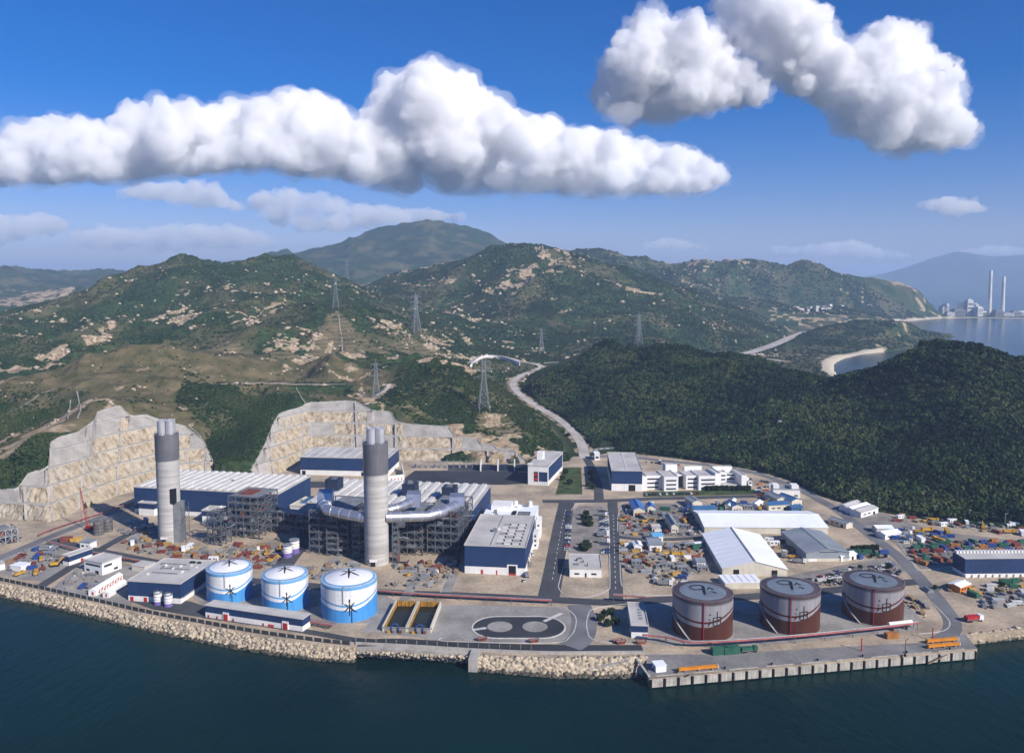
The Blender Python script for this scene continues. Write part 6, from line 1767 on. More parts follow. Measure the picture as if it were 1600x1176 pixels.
def scatter(poly_px, kinds, n_, where, mind=5.0, ang=None, smin=.75, smax=1.1):
    YARDS.append((poly_px, n_))
    P = [GP(*q_)[:2] for q_ in poly_px]
    xs, ys = [p[0] for p in P], [p[1] for p in P]
    done, tries = 0, 0
    while done < n_ and tries < n_ * 60:
        tries += 1
        x, y = rr.uniform(min(xs), max(xs)), rr.uniform(min(ys), max(ys))
        if not inside(P, np.array([x]), np.array([y]))[0]: continue
        if any((x - a) ** 2 + (y - b) ** 2 < mind * mind for a, b in PLACED): continue
        px, py = proj((x, y, 0))
        place(rr.choice(kinds), px, py, (ang if ang is not None else rr.choice([0, 1.57, .3, 1.2, -.2, 2.0])) + rr.uniform(-.08, .08), where, rr.uniform(smin, smax)); done += 1
def row(a, b, n_, kinds, where, rz, jitter=.15, skip=.1):
    for k in range(n_):
        if rr.random() < skip: continue
        f = k / max(1, n_ - 1)
        place(rr.choice(kinds), a[0] + (b[0] - a[0]) * f, a[1] + (b[1] - a[1]) * f, rz + rr.uniform(-jitter, jitter), where, rr.uniform(.95, 1.1))
CARS = ['white_car', 'silver_car', 'blue_car', 'black_car', 'white_car', 'silver_car', 'black_car', 'blue_car', 'red_car']
JUNK = ['rust_stack', 'grey_stack', 'timber_stack', 'steel_stack', 'red_stack', 'pale_stack', 'grey_skip', 'yellow_skip', 'steel_stack', 'pale_stack']
BOX = ['green_container', 'blue_container', 'red_container', 'white_container', 'orange_container', 'grey_cabin', 'white_cabin']
MACH = ['excavator', 'yellow_truck', 'white_truck', 'yellow_skip', 'grey_cabin', 'white_truck']
row((890, 800), (886, 860), 20, CARS, 'along the left side of the parking island', 0)
row((940, 796), (944, 864), 22, CARS + ['white_truck'], 'along the right side of the parking island', 0)
row((946, 800), (949, 864), 16, CARS, 'in the outer row of the parking island', 0)
row((1010, 773), (1090, 771), 16, CARS, 'on the strip before the offices', 1.57)
row((1190, 752), (1215, 757), 7, CARS, 'behind the office stair wing', 1.2)
row((1012, 722), (1060, 727), 8, CARS + ['white_truck'], 'behind the offices under the hill', 1.57)
row((820, 908), (838, 850), 8, ['white_truck', 'pale_stack', 'white_car', 'steel_stack', 'rust_stack'], 'beside the admin hall', 1.57, skip=.2)
scatter([(970, 836), (966, 802), (978, 790), (1076, 790), (1090, 808), (1096, 836)], JUNK + JUNK + JUNK + MACH + BOX, 62, 'in the grey gravel yard', 6.0)
scatter([(976, 896), (972, 848), (1098, 848), (1106, 888), (1085, 898)], JUNK + JUNK + JUNK + MACH + BOX, 70, 'in the sandy yard by the gabled warehouse', 5.2)
scatter([(1020, 915), (1010, 900), (1060, 895), (1075, 912)], ['yellow_skip', 'blue_container', 'grey_stack', 'white_truck'], 8, 'at the seaward end of the sandy yard', 6)
scatter([(1120, 797), (1120, 786), (1200, 784), (1205, 795)], BOX + MACH, 14, 'among the blue-roofed huts', 7)
scatter([(1180, 775), (1185, 752), (1210, 757), (1206, 782)], BOX + CARS, 10, 'beside the canteen', 7)
scatter([(1225, 872), (1200, 845), (1232, 842), (1250, 880)], ['timber_stack', 'yellow_truck', 'white_cabin', 'rust_stack', 'white_truck'], 12, 'between the white and grey warehouses', 6)
scatter([(1240, 912), (1330, 890), (1395, 880), (1410, 892), (1390, 905), (1300, 915)], CARS + ['white_truck', 'bush', 'grey_stack'], 46, 'in the car park behind the oil tanks', 5.0)
scatter([(1320, 872), (1345, 858), (1380, 858), (1385, 872)], ['bush', 'green_container', 'blue_container', 'green_truck', 'bush'], 16, 'right of the grey warehouse', 5.5)
scatter([(1392, 815), (1420, 815), (1600, 838), (1600, 822), (1500, 817), (1410, 803)], ['timber_stack', 'red_stack', 'yellow_truck', 'rust_stack', 'pale_stack', 'steel_stack', 'white_cabin', 'timber_stack', 'excavator'], 40, 'along the hill foot in the contractor yard', 6)
scatter([(1390, 840), (1405, 826), (1480, 832), (1490, 845), (1420, 850)], ['white_cabin', 'blue_container', 'yellow_truck', 'white_truck', 'blue_cabin', 'blue_container'], 18, 'in the cabin rows of the contractor yard', 7)
scatter([(1415, 862), (1460, 846), (1600, 846), (1600, 860), (1510, 872), (1440, 884)], ['green_container', 'green_truck', 'green_container', 'rust_stack', 'red_container', 'blue_container', 'timber_stack', 'orange_container', 'steel_stack'], 60, 'in the middle of the contractor yard', 5.6)
scatter([(1440, 925), (1470, 915), (1500, 918), (1520, 935), (1600, 925), (1600, 905), (1530, 920)], ['timber_stack', 'steel_stack', 'grey_stack', 'yellow_skip', 'green_container', 'bush'], 26, 'on the sandy ground before the navy works', 6)
scatter([(1410, 945), (1425, 935), (1450, 945), (1445, 965)], ['pale_stack', 'timber_stack', 'bush'], 5, 'right of the oil tanks', 6)
scatter([(1525, 935), (1600, 925), (1600, 945), (1540, 952)], ['grey_stack', 'steel_stack', 'pale_stack', 'grey_stack'], 22, 'on the laydown ground at the right edge', 5)
place('red_truck', 1521, 970, .2, 'on the shore road right of the jetty', 1.2)
# left works
scatter([(190, 848), (250, 822), (258, 850), (310, 858), (352, 862), (330, 890), (262, 866), (215, 864)], JUNK + JUNK + ['excavator', 'red_skip', 'yellow_skip', 'orange_container', 'white_cabin', 'timber_stack', 'rust_stack'], 60, 'on the works ground before the slimmer chimney', 5.0)
scatter([(352, 868), (345, 855), (420, 850), (440, 862), (425, 885), (400, 890)], JUNK + ['red_container', 'rust_stack', 'excavator', 'white_truck'], 34, 'on the works ground before the boiler frame', 5.0)
scatter([(180, 832), (205, 815), (228, 815), (245, 828), (215, 838)], ['blue_cabin', 'grey_cabin', 'grey_stack', 'steel_stack'], 8, 'left of the slimmer chimney', 7)
scatter([(5, 885), (30, 862), (85, 858), (95, 872), (60, 900), (25, 900)], ['white_truck', 'blue_container', 'grey_skip', 'rust_stack', 'pale_stack', 'timber_stack', 'yellow_truck', 'grey_cabin'], 22, 'in the shore works yard', 6)
scatter([(95, 918), (125, 892), (160, 902), (150, 925)], ['blue_container', 'grey_stack', 'steel_stack', 'grey_skip', 'pale_stack'], 10, 'on the slab round the control house', 6)
place('red_container', 104, 846, .3, 'beside the yellow skip below the twin silos', 1.3); place('yellow_skip', 118, 845, .6, 'below the dark grey silos', 1.5)
place('crane', 139, 828, 2.6, 'beside the dark grey silos', 1.0)
place('excavator', 86, 884, .4, 'before the small blue store', 1.2)
scatter([(600, 915), (640, 905), (690, 890), (715, 893), (690, 915), (660, 920)], ['timber_stack', 'grey_stack', 'pale_stack', 'grey_skip', 'white_truck'], 12, 'on the sand between ducted chimney and admin hall', 6)
scatter([(492, 905), (470, 885), (560, 878), (565, 905)], ['timber_stack', 'rust_stack', 'pale_stack', 'grey_stack', 'grey_skip'], 14, 'on the sand before the left boiler steelwork', 6)
scatter([(610, 885), (715, 875), (718, 888), (640, 900)], JUNK, 20, 'at the foot of the right boiler steelwork', 5)
for k, (px, py) in enumerate([(912, 812), (914, 820), (921, 814), (916, 806), (922, 822)]): place('bush', px, py, k, 'at the head of the parking island', 1.5)
for k, (px, py) in enumerate([(909, 858), (914, 861), (919, 857), (916, 853)]): place('bush', px, py, k, 'behind the guard house', 1.5)
for k, (px, py) in enumerate([(922, 742), (924, 752), (920, 760), (926, 764), (879, 750), (884, 740), (890, 756)]): place('bush', px, py, k, 'beside the gate road', 1.6)
for k in range(9): place('bush', 1105 + 8 * k, 766.5, k, 'in the hedge before the office wings', 1.6)
for k in range(8): place('bush', 1333 + 5 * k, 861 - .3 * k, k, 'in the clipped row beside the car park', 1.3)
for k, (px, py) in enumerate([(945, 963), (955, 960), (938, 970), (962, 975), (950, 978)]): place('bush', px, py, k, 'on the sandy verge by the navy shed', 1.3)
for k, (px, py) in enumerate([(753, 1000), (834, 1003), (1002, 1005), (965, 1003), (970, 1005)]): place('red_skip', px, py, .2, 'on the verge behind the seawall', .9)

# ---- on the jetty
def jthing(name, label, cat, px, py, rz=0.0):
    p = GP(px, py); return thing(name, label, cat, (p[0], p[1], .13), jr + rz)
def girder(label, px, py, L, n_=1):
    t = jthing('orange_girder', label, 'girder', px, py)
    for k in range(n_):
        y = k * 1.9
        MB().box(-L / 2, L / 2, y - .7, y + .7, .7, 1.9).build('box_beam', M_ORANGE, t)
        MB().box(-L / 2 - .25, -L / 2, y - .9, y + .9, .5, 2.1).build('end_plate', M_YELLOW, t); MB().box(L / 2, L / 2 + .25, y - .9, y + .9, .5, 2.1).build('end_plate', M_WHITE, t)
    for x in (-L * .35, 0, L * .35): MB().box(x - .4, x + .4, -1.1, n_ * 1.9, 0, .7).build('trestle', M_GREY, t)
girder('long orange box girder lying at the left end of the jetty', 1091, 1047, 19)
girder('orange box girder on the right end of the jetty, seaward of its twin', 1474, 1011, 17)
girder('orange box girder on the right end of the jetty, landward of its twin', 1472, 1003, 17)
for px, py, lab in [(1346, 1017, 'red lamp post in the middle of the jetty'), (1457, 1000, 'red lamp post near the right end of the jetty')]:
    t = jthing('lamp_post', lab, 'lamp post', px, py)
    MB().lathe([(.45, -.1), (.45, .3), (.28, .35), (.24, 6)], 10).build('post', M_RED, t); MB().box(-.5, .5, -.2, .2, 6, 6.3).build('lamp_head', M_RED, t)
t = jthing('davit', 'slim black mooring davit on the jetty edge', 'davit', 1414, 1025)
MB().lathe([(.6, -.1), (.6, 1), (.16, 1.1), (.12, 8)], 8).build('mast', M_DARK, t); MB().bar((0, 0, 7.6), (1.6, 0, 8.6), .15).build('arm', M_DARK, t)
t = jthing('jetty_hut', 'small grey hut at the left end of the jetty', 'hut', 1030, 1046)
MB().box(-2.5, 2.5, -2.5, 2.5, -.1, 3).build('wall', M_ROOFW, t); MB().box(-2.8, 2.8, -2.8, 2.8, 3, 3.2).build('roof', M_ROOFW, t); MB().box(-2.6, -2.4, -.6, .6, 0, 2.2).build('door', M_RED, t)
for k, px in enumerate([1122, 1134]):
    pass
place('green_container', 1124, 1021, jr, 'on the jetty behind the orange girder', 1.35); place('green_container', 1142, 1020, jr, 'on the jetty behind the orange girder', 1.35); place('green_truck', 1170, 1018, jr, 'on the jetty beside the containers', 1.0)
place('orange_container', 1393, 996, jr, 'on the jetty under the pipe rack', 1.1)
t = jthing('jetty_ladder', 'dark gangway leaning on the left jetty face', 'gangway', 1062, 1052)
MB().bar((-6, -1.6, -3.9), (4, -1.6, -.1), .5, .3).build('ramp', M_DARK, t)
t = jthing('jetty_ladder', 'pale timber gangway leaning on the right jetty face', 'gangway', 1462, 1021)
MB().bar((-5, -1.6, -3.9), (5, -1.6, -.1), .7, .3).build('ramp', M_TIMBER, t)
# pale pipe length on the rack near the third oil tank
a, b = GP(1388, 986, 0), GP(1424, 982, 0)
t = thing('pale_pipe', 'short fat white pipe on the red pipe rack', 'pipe', (a[0], a[1], 3.4))
MB().tube([(0, 0, 0.6), (b[0] - a[0], b[1] - a[1], .6)], .9, 12).build('barrel', M_WHITE, t)
for f in (.2, .8): MB().box((b[0] - a[0]) * f - .3, (b[0] - a[0]) * f + .3, (b[1] - a[1]) * f - .9, (b[1] - a[1]) * f + .9, -3.5, .2).build('saddle', M_FRAME, t)
# switchyard gantries below the rock cut
t = thing('switchyard', 'row of steel switchyard gantries under the curved rock cut', 'switchyard', GP(648, 731))
o0 = np.array(GP(648, 731))
for k in range(12):
    p = np.array(GP(648 + k * 10, 731)) - o0
    mb = MB()
    for dy in (0, 6): mb.bar((p[0], p[1] + dy, -.1), (p[0], p[1] + dy, 7), .35)
    mb.bar((p[0], p[1], 6.8), (p[0], p[1] + 6, 6.8), .3)
    if k < 11: mb.bar((p[0], p[1], 6.6), (p[0] + 5.6, p[1], 6.6), .3)
    mb.build('gantry', M_GALV, t)
    MB().box(p[0] - .9, p[0] + .9, p[1] + 2, p[1] + 4, -.1, 2.8).build('transformer', [M_CARB, M_GREY, M_GALV][k % 3], t)
for k, px in enumerate((750, 777, 803)):
    a, w_, rz_ = frame_px((px, 736), (px + 3, 736))
    t = thing('fire_wall', 'white blast wall between dark transformer bays, %s' % ['first from the rock cut', 'between two others', 'closest to the signed block'][k], 'wall', (a[0], a[1], 0), rz_)
    MB().box(0, 1.2, 0, 22, -.1, 7).build('wall', M_WHITE, t); MB().box(1.3, 9, 3, 14, -.1, 3.6).build('transformer', M_CASE, t)

# lamp posts along the hill foot fence
LP = [(1286, 772), (1330, 782), (1372, 795), (1415, 801), (1460, 808), (1514, 815), (1570, 821)]
pr = None
for px, py in LP:
    p = GP(px, py)
    if pr is None:
        pr = thing('street_lamp', 'x', 'street lamp'); MB().lathe([(.25, -.2), (.16, 9)], 8).build('post', M_GALV, pr); MB().box(-.2, 1.6, -.2, .2, 9, 9.25).build('lamp_head', M_GALV, pr); o = pr
    else: o = copy_tree(pr)
    o.location = (p[0], p[1], 0); o['label'] = 'tall grey street lamp along the hill foot fence'; o['group'] = 'street lamps along the hill foot'

# ---- loose building materials lying about the yards
def loose(n_tot, seed):
    r = np.random.default_rng(seed)
    tot = sum(n for _, n in YARDS); P, S = [], []
    for poly, n in YARDS:
        Q = [GP(*q_)[:2] for q_ in poly]; xs = [q_[0] for q_ in Q]; ys = [q_[1] for q_ in Q]; k = int(n_tot * n / tot)
        x, y = r.uniform(min(xs), max(xs), k * 3), r.uniform(min(ys), max(ys), k * 3)
        i = inside(Q, x, y) & (fbm(x / 14, y / 14, 3, seed) > .47)
        P.append(np.stack([x[i], y[i]], -1)[:k])
    return np.concatenate(P)
for k, (m, lab, s0, s1, fl) in enumerate([(M_GREY, 'grey steel offcuts lying about the yards', .25, .9, .4), (M_TIMBER, 'brown timber offcuts lying about the yards', .25, .9, .35), (M_SLAB, 'pale concrete pieces lying about the yards', .25, .8, .5), (M_RUST, 'rusty scrap lying about the yards', .2, .7, .4), (M_DARK, 'dark tarpaulin bundles lying about the yards', .25, 1.0, .45), (M_WHITE, 'white sacks lying about the yards', .2, .7, .6)]):
    q_ = loose([2200, 1900, 2000, 900, 1500, 600][k], 60 + k)
    stones(np.concatenate([q_, np.full((len(q_), 1), .3)], 1), s0 + (s1 - s0) * rng.random(len(q_)) ** 2, 'loose_materials', m, lab, 'materials', fl)

# ---- each thing in a yard is told from its look-alikes by how near it stands to a landmark
ORD = ['nearest', 'second nearest', 'third nearest', 'fourth nearest', 'fifth nearest', 'sixth nearest', 'seventh nearest', 'eighth nearest', 'ninth nearest', 'tenth nearest', 'eleventh nearest', 'twelfth nearest', 'thirteenth nearest', 'fourteenth nearest', 'fifteenth nearest', 'sixteenth nearest', 'seventeenth nearest', 'eighteenth nearest', 'nineteenth nearest', 'twentieth nearest']
LMARK = {'left side of the parking island': ('the guard house', (915, 890), 'in the left parking row'), 'right side of the parking island': ('the guard house', (915, 890), 'in the right parking row'), 'outer row': ('the guard house', (915, 890), 'in the outer parking row'), 'head of the parking': ('the guard house', (915, 890), 'at the parking island head'), 'strip before the offices': ('the navy hall', (976, 765), 'on the office strip'), 'stair wing': ('the canteen', (1228, 775), 'behind the offices'), 'behind the offices': ('the gate house', (933, 716), 'behind the offices'), 'beside the admin hall': ('the crossing', (870, 930), 'beside the admin hall'),
         'gravel yard': ('the long warehouse', (1100, 832), 'in the gravel yard'), 'seaward end': ('the first oil tank', (1096, 955), 'at the sandy yard end'), 'sandy yard': ('the gabled warehouse', (1124, 895), 'in the sandy yard'), 'blue-roofed huts': ('the canteen', (1228, 775), 'among blue-roofed huts'), 'beside the canteen': ('the canteen', (1228, 775), 'near the offices'), 'white and grey warehouses': ('the grey warehouse', (1250, 870), 'between the warehouses'),
         'clipped row': ('the grey warehouse', (1314, 868), 'in the clipped row'), 'car park': ('the third oil tank', (1362, 935), 'in the car park'), 'right of the grey': ('the grey warehouse', (1314, 868), 'near the car park'), 'hill foot': ('the three white sheds', (1350, 802), 'at the hill foot'), 'cabin rows': ('the perimeter road', (1385, 845), 'in the contractor cabin rows'), 'middle of the contractor': ('the navy works', (1519, 880), 'in the contractor yard'), 'before the navy works': ('the navy works', (1519, 905), 'on sandy ground'), 'right of the oil tanks': ('the third oil tank', (1405, 960), 'on the sand'), 'laydown': ('the navy works', (1519, 905), 'on the laydown ground'),
         'before the slimmer': ('the slimmer chimney', (266, 849), 'on the works ground'), 'left of the slimmer': ('the slimmer chimney', (266, 849), 'under the rock cut'), 'boiler frame': ('the boiler frame', (380, 840), 'on the frame works ground'), 'shore works': ('the shore fence', (30, 912), 'in the shore yard'), 'control house': ('the control house', (145, 895), 'on the shore slab'), 'between ducted': ('the admin hall', (726, 895), 'on the sand'), 'left boiler': ('the ducted chimney', (589, 885), 'before the left boiler steelwork'), 'right boiler': ('the ducted chimney', (589, 885), 'by the right boiler steelwork'),
         'behind the guard': ('the guard house', (915, 890), 'behind the building'), 'gate road': ('the gate house', (933, 716), 'beside the gate road'), 'hedge': ('the stair wing', (1185, 766), 'in the office hedge'), 'verge by the navy': ('the navy shed', (990, 990), 'on the verge'), 'seawall': ('the jetty', (1010, 1020), 'behind the seawall'), 'jetty': ('the small grey hut', (1030, 1046), 'on the jetty')}
for (kind, where), L in BYWHERE.items():
    if len(L) < 2: continue
    lm = next((v for k_, v in LMARK.items() if k_ in where), None)
    if lm is None: continue
    g = GP(*lm[1])
    L.sort(key=lambda o: (o.location.x - g[0]) ** 2 + (o.location.y - g[1]) ** 2)
    for k_, o in enumerate(L):
        o['label'] = '%s %s, %s %s' % (KINDS[kind][0], lm[2], ORD[min(k_, 19)], lm[0])
for k_, o in enumerate([o for o in COL.objects if o.name.startswith('street_lamp')]):
    o['label'] = 'tall grey street lamp by the hill fence, %s the canteen' % ORD[k_]
# ================================================================== the far power station and village
M_FWHITE = mat('far_white_wall', (.62, .61, .58), .8, .1, .05)
def fbase(px, Y, z=0): return DV(px, Y, z)
for px, ty, lab in [(1545.5, 422, 'taller slim white chimney of the far power station'), (1566, 432, 'shorter slim white chimney of the far power station')]:
    Y = 4330.
    p = DP(px, 490, Y); top = DP(px, ty, Y)[2]
    t = thing('far_chimney', lab, 'chimney', (p[0], Y, -1))
    MB().lathe([(10.5, 0), (8.6, top * .6), (7.6, top - 26)], 20).build('shaft', M_FWHITE, t, smooth=40)
    MB().lathe([(7.7, top - 26), (7.4, top)], 20).build('top_band', M_WHITE, t, smooth=40)
r = random.Random(5)
FB = [(1474, 10, 40, 46), (1481, 12, 60, 60), (1500, 60, 50, 34), (1508, 26, 60, 68), (1516, 30, 40, 84), (1523, 40, 50, 62), (1532, 30, 60, 46), (1525, 70, 30, 22), (1540, 30, 40, 20), (1555, 60, 40, 18), (1562, 40, 50, 30), (1577, 50, 40, 16), (1590, 50, 40, 24), (1600, 60, 40, 20), (1486, 40, 30, 20), (1468, 30, 30, 16)]
LABS = ['low white block at the headland end of the far power station', 'twin-like tall block near the headland of the far power station', 'wide boiler block of the far power station', 'tall boiler tower left of the dome of the far power station', 'highest boiler tower of the far power station', 'stepped boiler tower of the far power station', 'block between boilers and taller far chimney', 'low bright hall before the far boilers', 'low block at the foot of the taller far chimney', 'low hall between the two far chimneys', 'block behind the shorter far chimney', 'low shed right of the shorter far chimney', 'coal hall at the far right', 'last low hall at the far right edge', 'low store beside the tall headland block', 'small white store on the headland tip']
for (px, wd, dp2, h), lab in zip(FB, LABS):
    p = fbase(px, 4350 + r.uniform(-60, 60))
    t = thing('far_block', lab, 'building', (p[0], p[1], -2), r.uniform(-.1, .1))
    MB().box(-wd / 2, wd / 2, 0, dp2, 0, h).build('wall', r.choice([M_FWHITE, M_GREY, M_ROOFG, M_FWHITE]), t)
    MB().box(-wd / 2 * .7, wd / 2 * .5, 4, dp2 * .8, h, h + 5).build('roof_house', r.choice([M_WHITE, M_GREY]), t)
    for k in range(3): MB().box(-wd / 2 * .8, wd / 2 * .8, -.6, .4, h * (.2 + .25 * k), h * (.28 + .25 * k)).build('window_band', M_GLASS, t)
# village at the foot of the long ridge
for k in range(34):
    px, py = r.uniform(1238, 1322), r.uniform(501, 509)
    py = 509 - (px - 1238) / 84 * 7 + r.uniform(-2, 3)
    p = GP(px, py, 6)
    zt = float(ground(np.array([p[0]]), np.array([p[1]]))[0])
    t = thing('village_house', 'tiny white house in the far village at the ridge foot', 'house', (p[0], p[1], zt - .5), r.uniform(-.4, .4), 'houses of the far village')
    w_, d_, h_ = r.uniform(9, 20), r.uniform(8, 14), r.uniform(6, 12)
    MB().box(-w_ / 2, w_ / 2, 0, d_, 0, h_).build('wall', r.choice([M_WHITE, M_CREAM, M_FWHITE]), t)
    MB().box(-w_ / 2 - .3, w_ / 2 + .3, -.3, d_ + .3, h_, h_ + .8).build('roof', r.choice([M_ROOF, M_ROOFW, M_RUST]), t)
# small hut on the dark green hill
p = DP(1219, 673, 868); zt = float(ground(np.array([p[0]]), np.array([p[1]]))[0])
t = thing('hill_hut', 'small pale hut alone on the dark green hillside', 'hut', (p[0], p[1], zt - .5))
MB().box(-2.4, 2.4, -2, 2, 0, 4.2).build('wall', M_WHITE, t); MB().box(-2.6, 2.6, -2.2, 2.2, 4.2, 4.5).build('roof', M_ROOFG, t)
# viaduct-like retaining wall on the winding road crest
P = spline([GP(735, 570, 40), GP(752, 557, 44), GP(770, 555, 45), GP(790, 558, 43), GP(812, 566, 38)], 5)
t = thing('arched_wall', 'white arched retaining wall at the head of the winding road', 'wall', P[0])
for a, b in zip(P[:-1], P[1:]):
    MB().bar(tuple(np.array(a) - P[0] + [0, -6, -2]), tuple(np.array(b) - P[0] + [0, -6, -2]), 1.2, 6).build('wall_section', M_WHITE, t)
# ================================================================== woodland, scrub and boulders on the hills (uncountable)
def instancer(name, src, P, S, label, cat, mats=None):
    """points -> instances of one source mesh through geometry nodes; one object for the whole mass"""
    me = bpy.data.meshes.new(name)
    me.vertices.add(len(P)); me.vertices.foreach_set('co', P.astype(np.float32).ravel())
    at = me.attributes.new('sc', 'FLOAT', 'POINT'); at.data.foreach_set('value', S.astype(np.float32))
    at = me.attributes.new('rot', 'FLOAT', 'POINT'); at.data.foreach_set('value', (rng.random(len(P)) * 6.283).astype(np.float32))
    me.update()
    o = bpy.data.objects.new(name, me); COL.objects.link(o)
    ng = bpy.data.node_groups.new(name, 'GeometryNodeTree')
    ng.interface.new_socket('Geometry', in_out='INPUT', socket_type='NodeSocketGeometry'); ng.interface.new_socket('Geometry', in_out='OUTPUT', socket_type='NodeSocketGeometry')
    n, l = ng.nodes, ng.links
    gi, go = n.new('NodeGroupInput'), n.new('NodeGroupOutput')
    inst = n.new('GeometryNodeInstanceOnPoints')
    oi = n.new('GeometryNodeObjectInfo'); oi.inputs['Object'].default_value = src
    na = n.new('GeometryNodeInputNamedAttribute'); na.data_type = 'FLOAT'; na.inputs['Name'].default_value = 'sc'
    nr = n.new('GeometryNodeInputNamedAttribute'); nr.data_type = 'FLOAT'; nr.inputs['Name'].default_value = 'rot'
    cx = n.new('ShaderNodeCombineXYZ'); l.new(nr.outputs['Attribute'], cx.inputs[2])
    l.new(gi.outputs[0], inst.inputs['Points']); l.new(oi.outputs['Geometry'], inst.inputs['Instance'])
    l.new(cx.outputs[0], inst.inputs['Rotation']); l.new(na.outputs['Attribute'], inst.inputs['Scale'])
    l.new(inst.outputs[0], go.inputs[0])
    md = o.modifiers.new('scatter', 'NODES'); md.node_group = ng
    return tag(o, label, cat, kind='stuff')
def leaf_mat(name, cols):
    m = bpy.data.materials.new(name); m.use_nodes = True
    n, l = m.node_tree.nodes, m.node_tree.links
    b = n['Principled BSDF']; b.inputs['Roughness'].default_value = .9; b.inputs['Specular IOR Level'].default_value = .15
    oi = n.new('ShaderNodeObjectInfo'); g = n.new('ShaderNodeNewGeometry')
    t = n.new('ShaderNodeTexNoise'); t.inputs['Scale'].default_value = .012; t.inputs['Detail'].default_value = 5; l.new(g.outputs['Position'], t.inputs[0])
    ad = n.new('ShaderNodeMath'); ad.operation = 'MULTIPLY_ADD'; ad.inputs[1].default_value = .22; l.new(oi.outputs['Random'], ad.inputs[0])
    sb = n.new('ShaderNodeMath'); sb.operation = 'SUBTRACT'; sb.inputs[1].default_value = .11; l.new(t.outputs[0], sb.inputs[0]); l.new(sb.outputs[0], ad.inputs[2])
    r = n.new('ShaderNodeValToRGB')
    while len(r.color_ramp.elements) < len(cols): r.color_ramp.elements.new(.5)
    for e, (p, c) in zip(r.color_ramp.elements, cols): e.position = p; e.color = (*c, 1)
    l.new(ad.outputs[0], r.inputs[0]); l.new(r.outputs[0], b.inputs['Base Color'])
    return m
def clump(name, n_, seed, m, leaf=.34, flat=.8):
    r = random.Random(seed); vs, fs = [], []
    lob = [(Vector((r.uniform(-.5, .5), r.uniform(-.5, .5), r.uniform(.35, .9))), r.uniform(.35, .6)) for _ in range(6)]
    for k in range(n_):
        c0, rad = r.choice(lob)
        v = Vector((r.gauss(0, 1), r.gauss(0, 1), r.gauss(.25, 1))).normalized()
        c = c0 + v * rad * (r.random() ** .25); c.z *= flat
        nn = (v + Vector((r.gauss(0, .5), r.gauss(0, .5), r.gauss(0, .5)))).normalized()
        u = nn.orthogonal().normalized() * leaf * r.uniform(.6, 1.2); w_ = nn.cross(u).normalized() * leaf * r.uniform(.5, 1)
        b = len(vs); vs += [c - u, c - w_, c + u, c + w_]; fs.append((b, b + 1, b + 2, b + 3))
    b = len(vs)
    for k in range(5): vs.append((.06 * math.cos(k * 1.257), .06 * math.sin(k * 1.257), -.4))
    vs.append((0, 0, .6)); fs += [(b + k, b + (k + 1) % 5, b + 5) for k in range(5)]
    me = bpy.data.meshes.new(name); me.from_pydata([tuple(v) for v in vs], [], fs); me.update(); me.materials.append(m)
    o = bpy.data.objects.new(name, me)                      # source mesh, not linked: only its copies stand in the scene
    return o
M_WOOD = leaf_mat('woodland_leaves', [(.36, (.008, .020, .009)), (.46, (.016, .038, .014)), (.55, (.034, .066, .018)), (.64, (.070, .086, .030))])
M_SCRUB = leaf_mat('scrub_leaves', [(.28, (.018, .036, .013)), (.45, (.030, .058, .019)), (.6, (.052, .080, .025)), (.75, (.080, .082, .036))])
SRC_T, SRC_B = clump('tree_clump', 70, 1, M_WOOD), clump('scrub_clump', 36, 2, M_SCRUB, .42, .6)
def pts(poly_uv, n_, ):
    """uniform points over a plan polygon given as (px, Y) corners"""
    P = [DV(a, b, 0)[:2] for a, b in poly_uv]
    xs, ys = np.array([p[0] for p in P]), np.array([p[1] for p in P])
    out = []
    x = rng.uniform(xs.min(), xs.max(), n_ * 3); y = rng.uniform(ys.min(), ys.max(), n_ * 3)
    k = inside(P, x, y)
    x, y = x[k][:n_], y[k][:n_]
    return x, y
def bilerp(x, y):
    """terrain height and cover at plan points, read from the built grid"""
    fi = np.clip(np.log(y / 440.0) / math.log(6900 / 440.0) * (rows - 1), 0, rows - 1.001); fj = np.clip((x / y + 1.0) / 1.98 * (cols - 1), 0, cols - 1.001)
    i, j = fi.astype(int), fj.astype(int); a, b = fi - i, fj - j
    def g(A): return A[i, j] * (1 - a) * (1 - b) + A[i + 1, j] * a * (1 - b) + A[i, j + 1] * (1 - a) * b + A[i + 1, j + 1] * a * b
    return g(gz), g(rock), g(grass), g(sand)
# dark wood on the right hill
x, y = pts([(830, 1180), (970, 1320), (1300, 1120), (1650, 1000), (1900, 880), (1900, 560), (1600, 590), (1400, 610), (1200, 700), (960, 800), (900, 880)], 46000)
z, rk, gr, sd = bilerp(x, y)
keep = (z > 1.0) & (rk < .5) & (rng.random(len(x)) > gr * .5)
for k_, P in ROADS_HILL.items():
    keep &= dist_poly(P, x, y) > ROAD_W[k_] * .5 + 5
dpl = np.where(inside(PLANT, x, y), -1, dist_poly(PLANT, x, y, True)); keep &= dpl > 3
x, y, z = x[keep], y[keep], z[keep]
instancer('hillside_wood', SRC_T, np.stack([x, y, z - .3], -1), 1.9 + 3.6 * rng.random(len(x)) ** 2.2, 'dense dark green woodland covering the right hill', 'woodland')
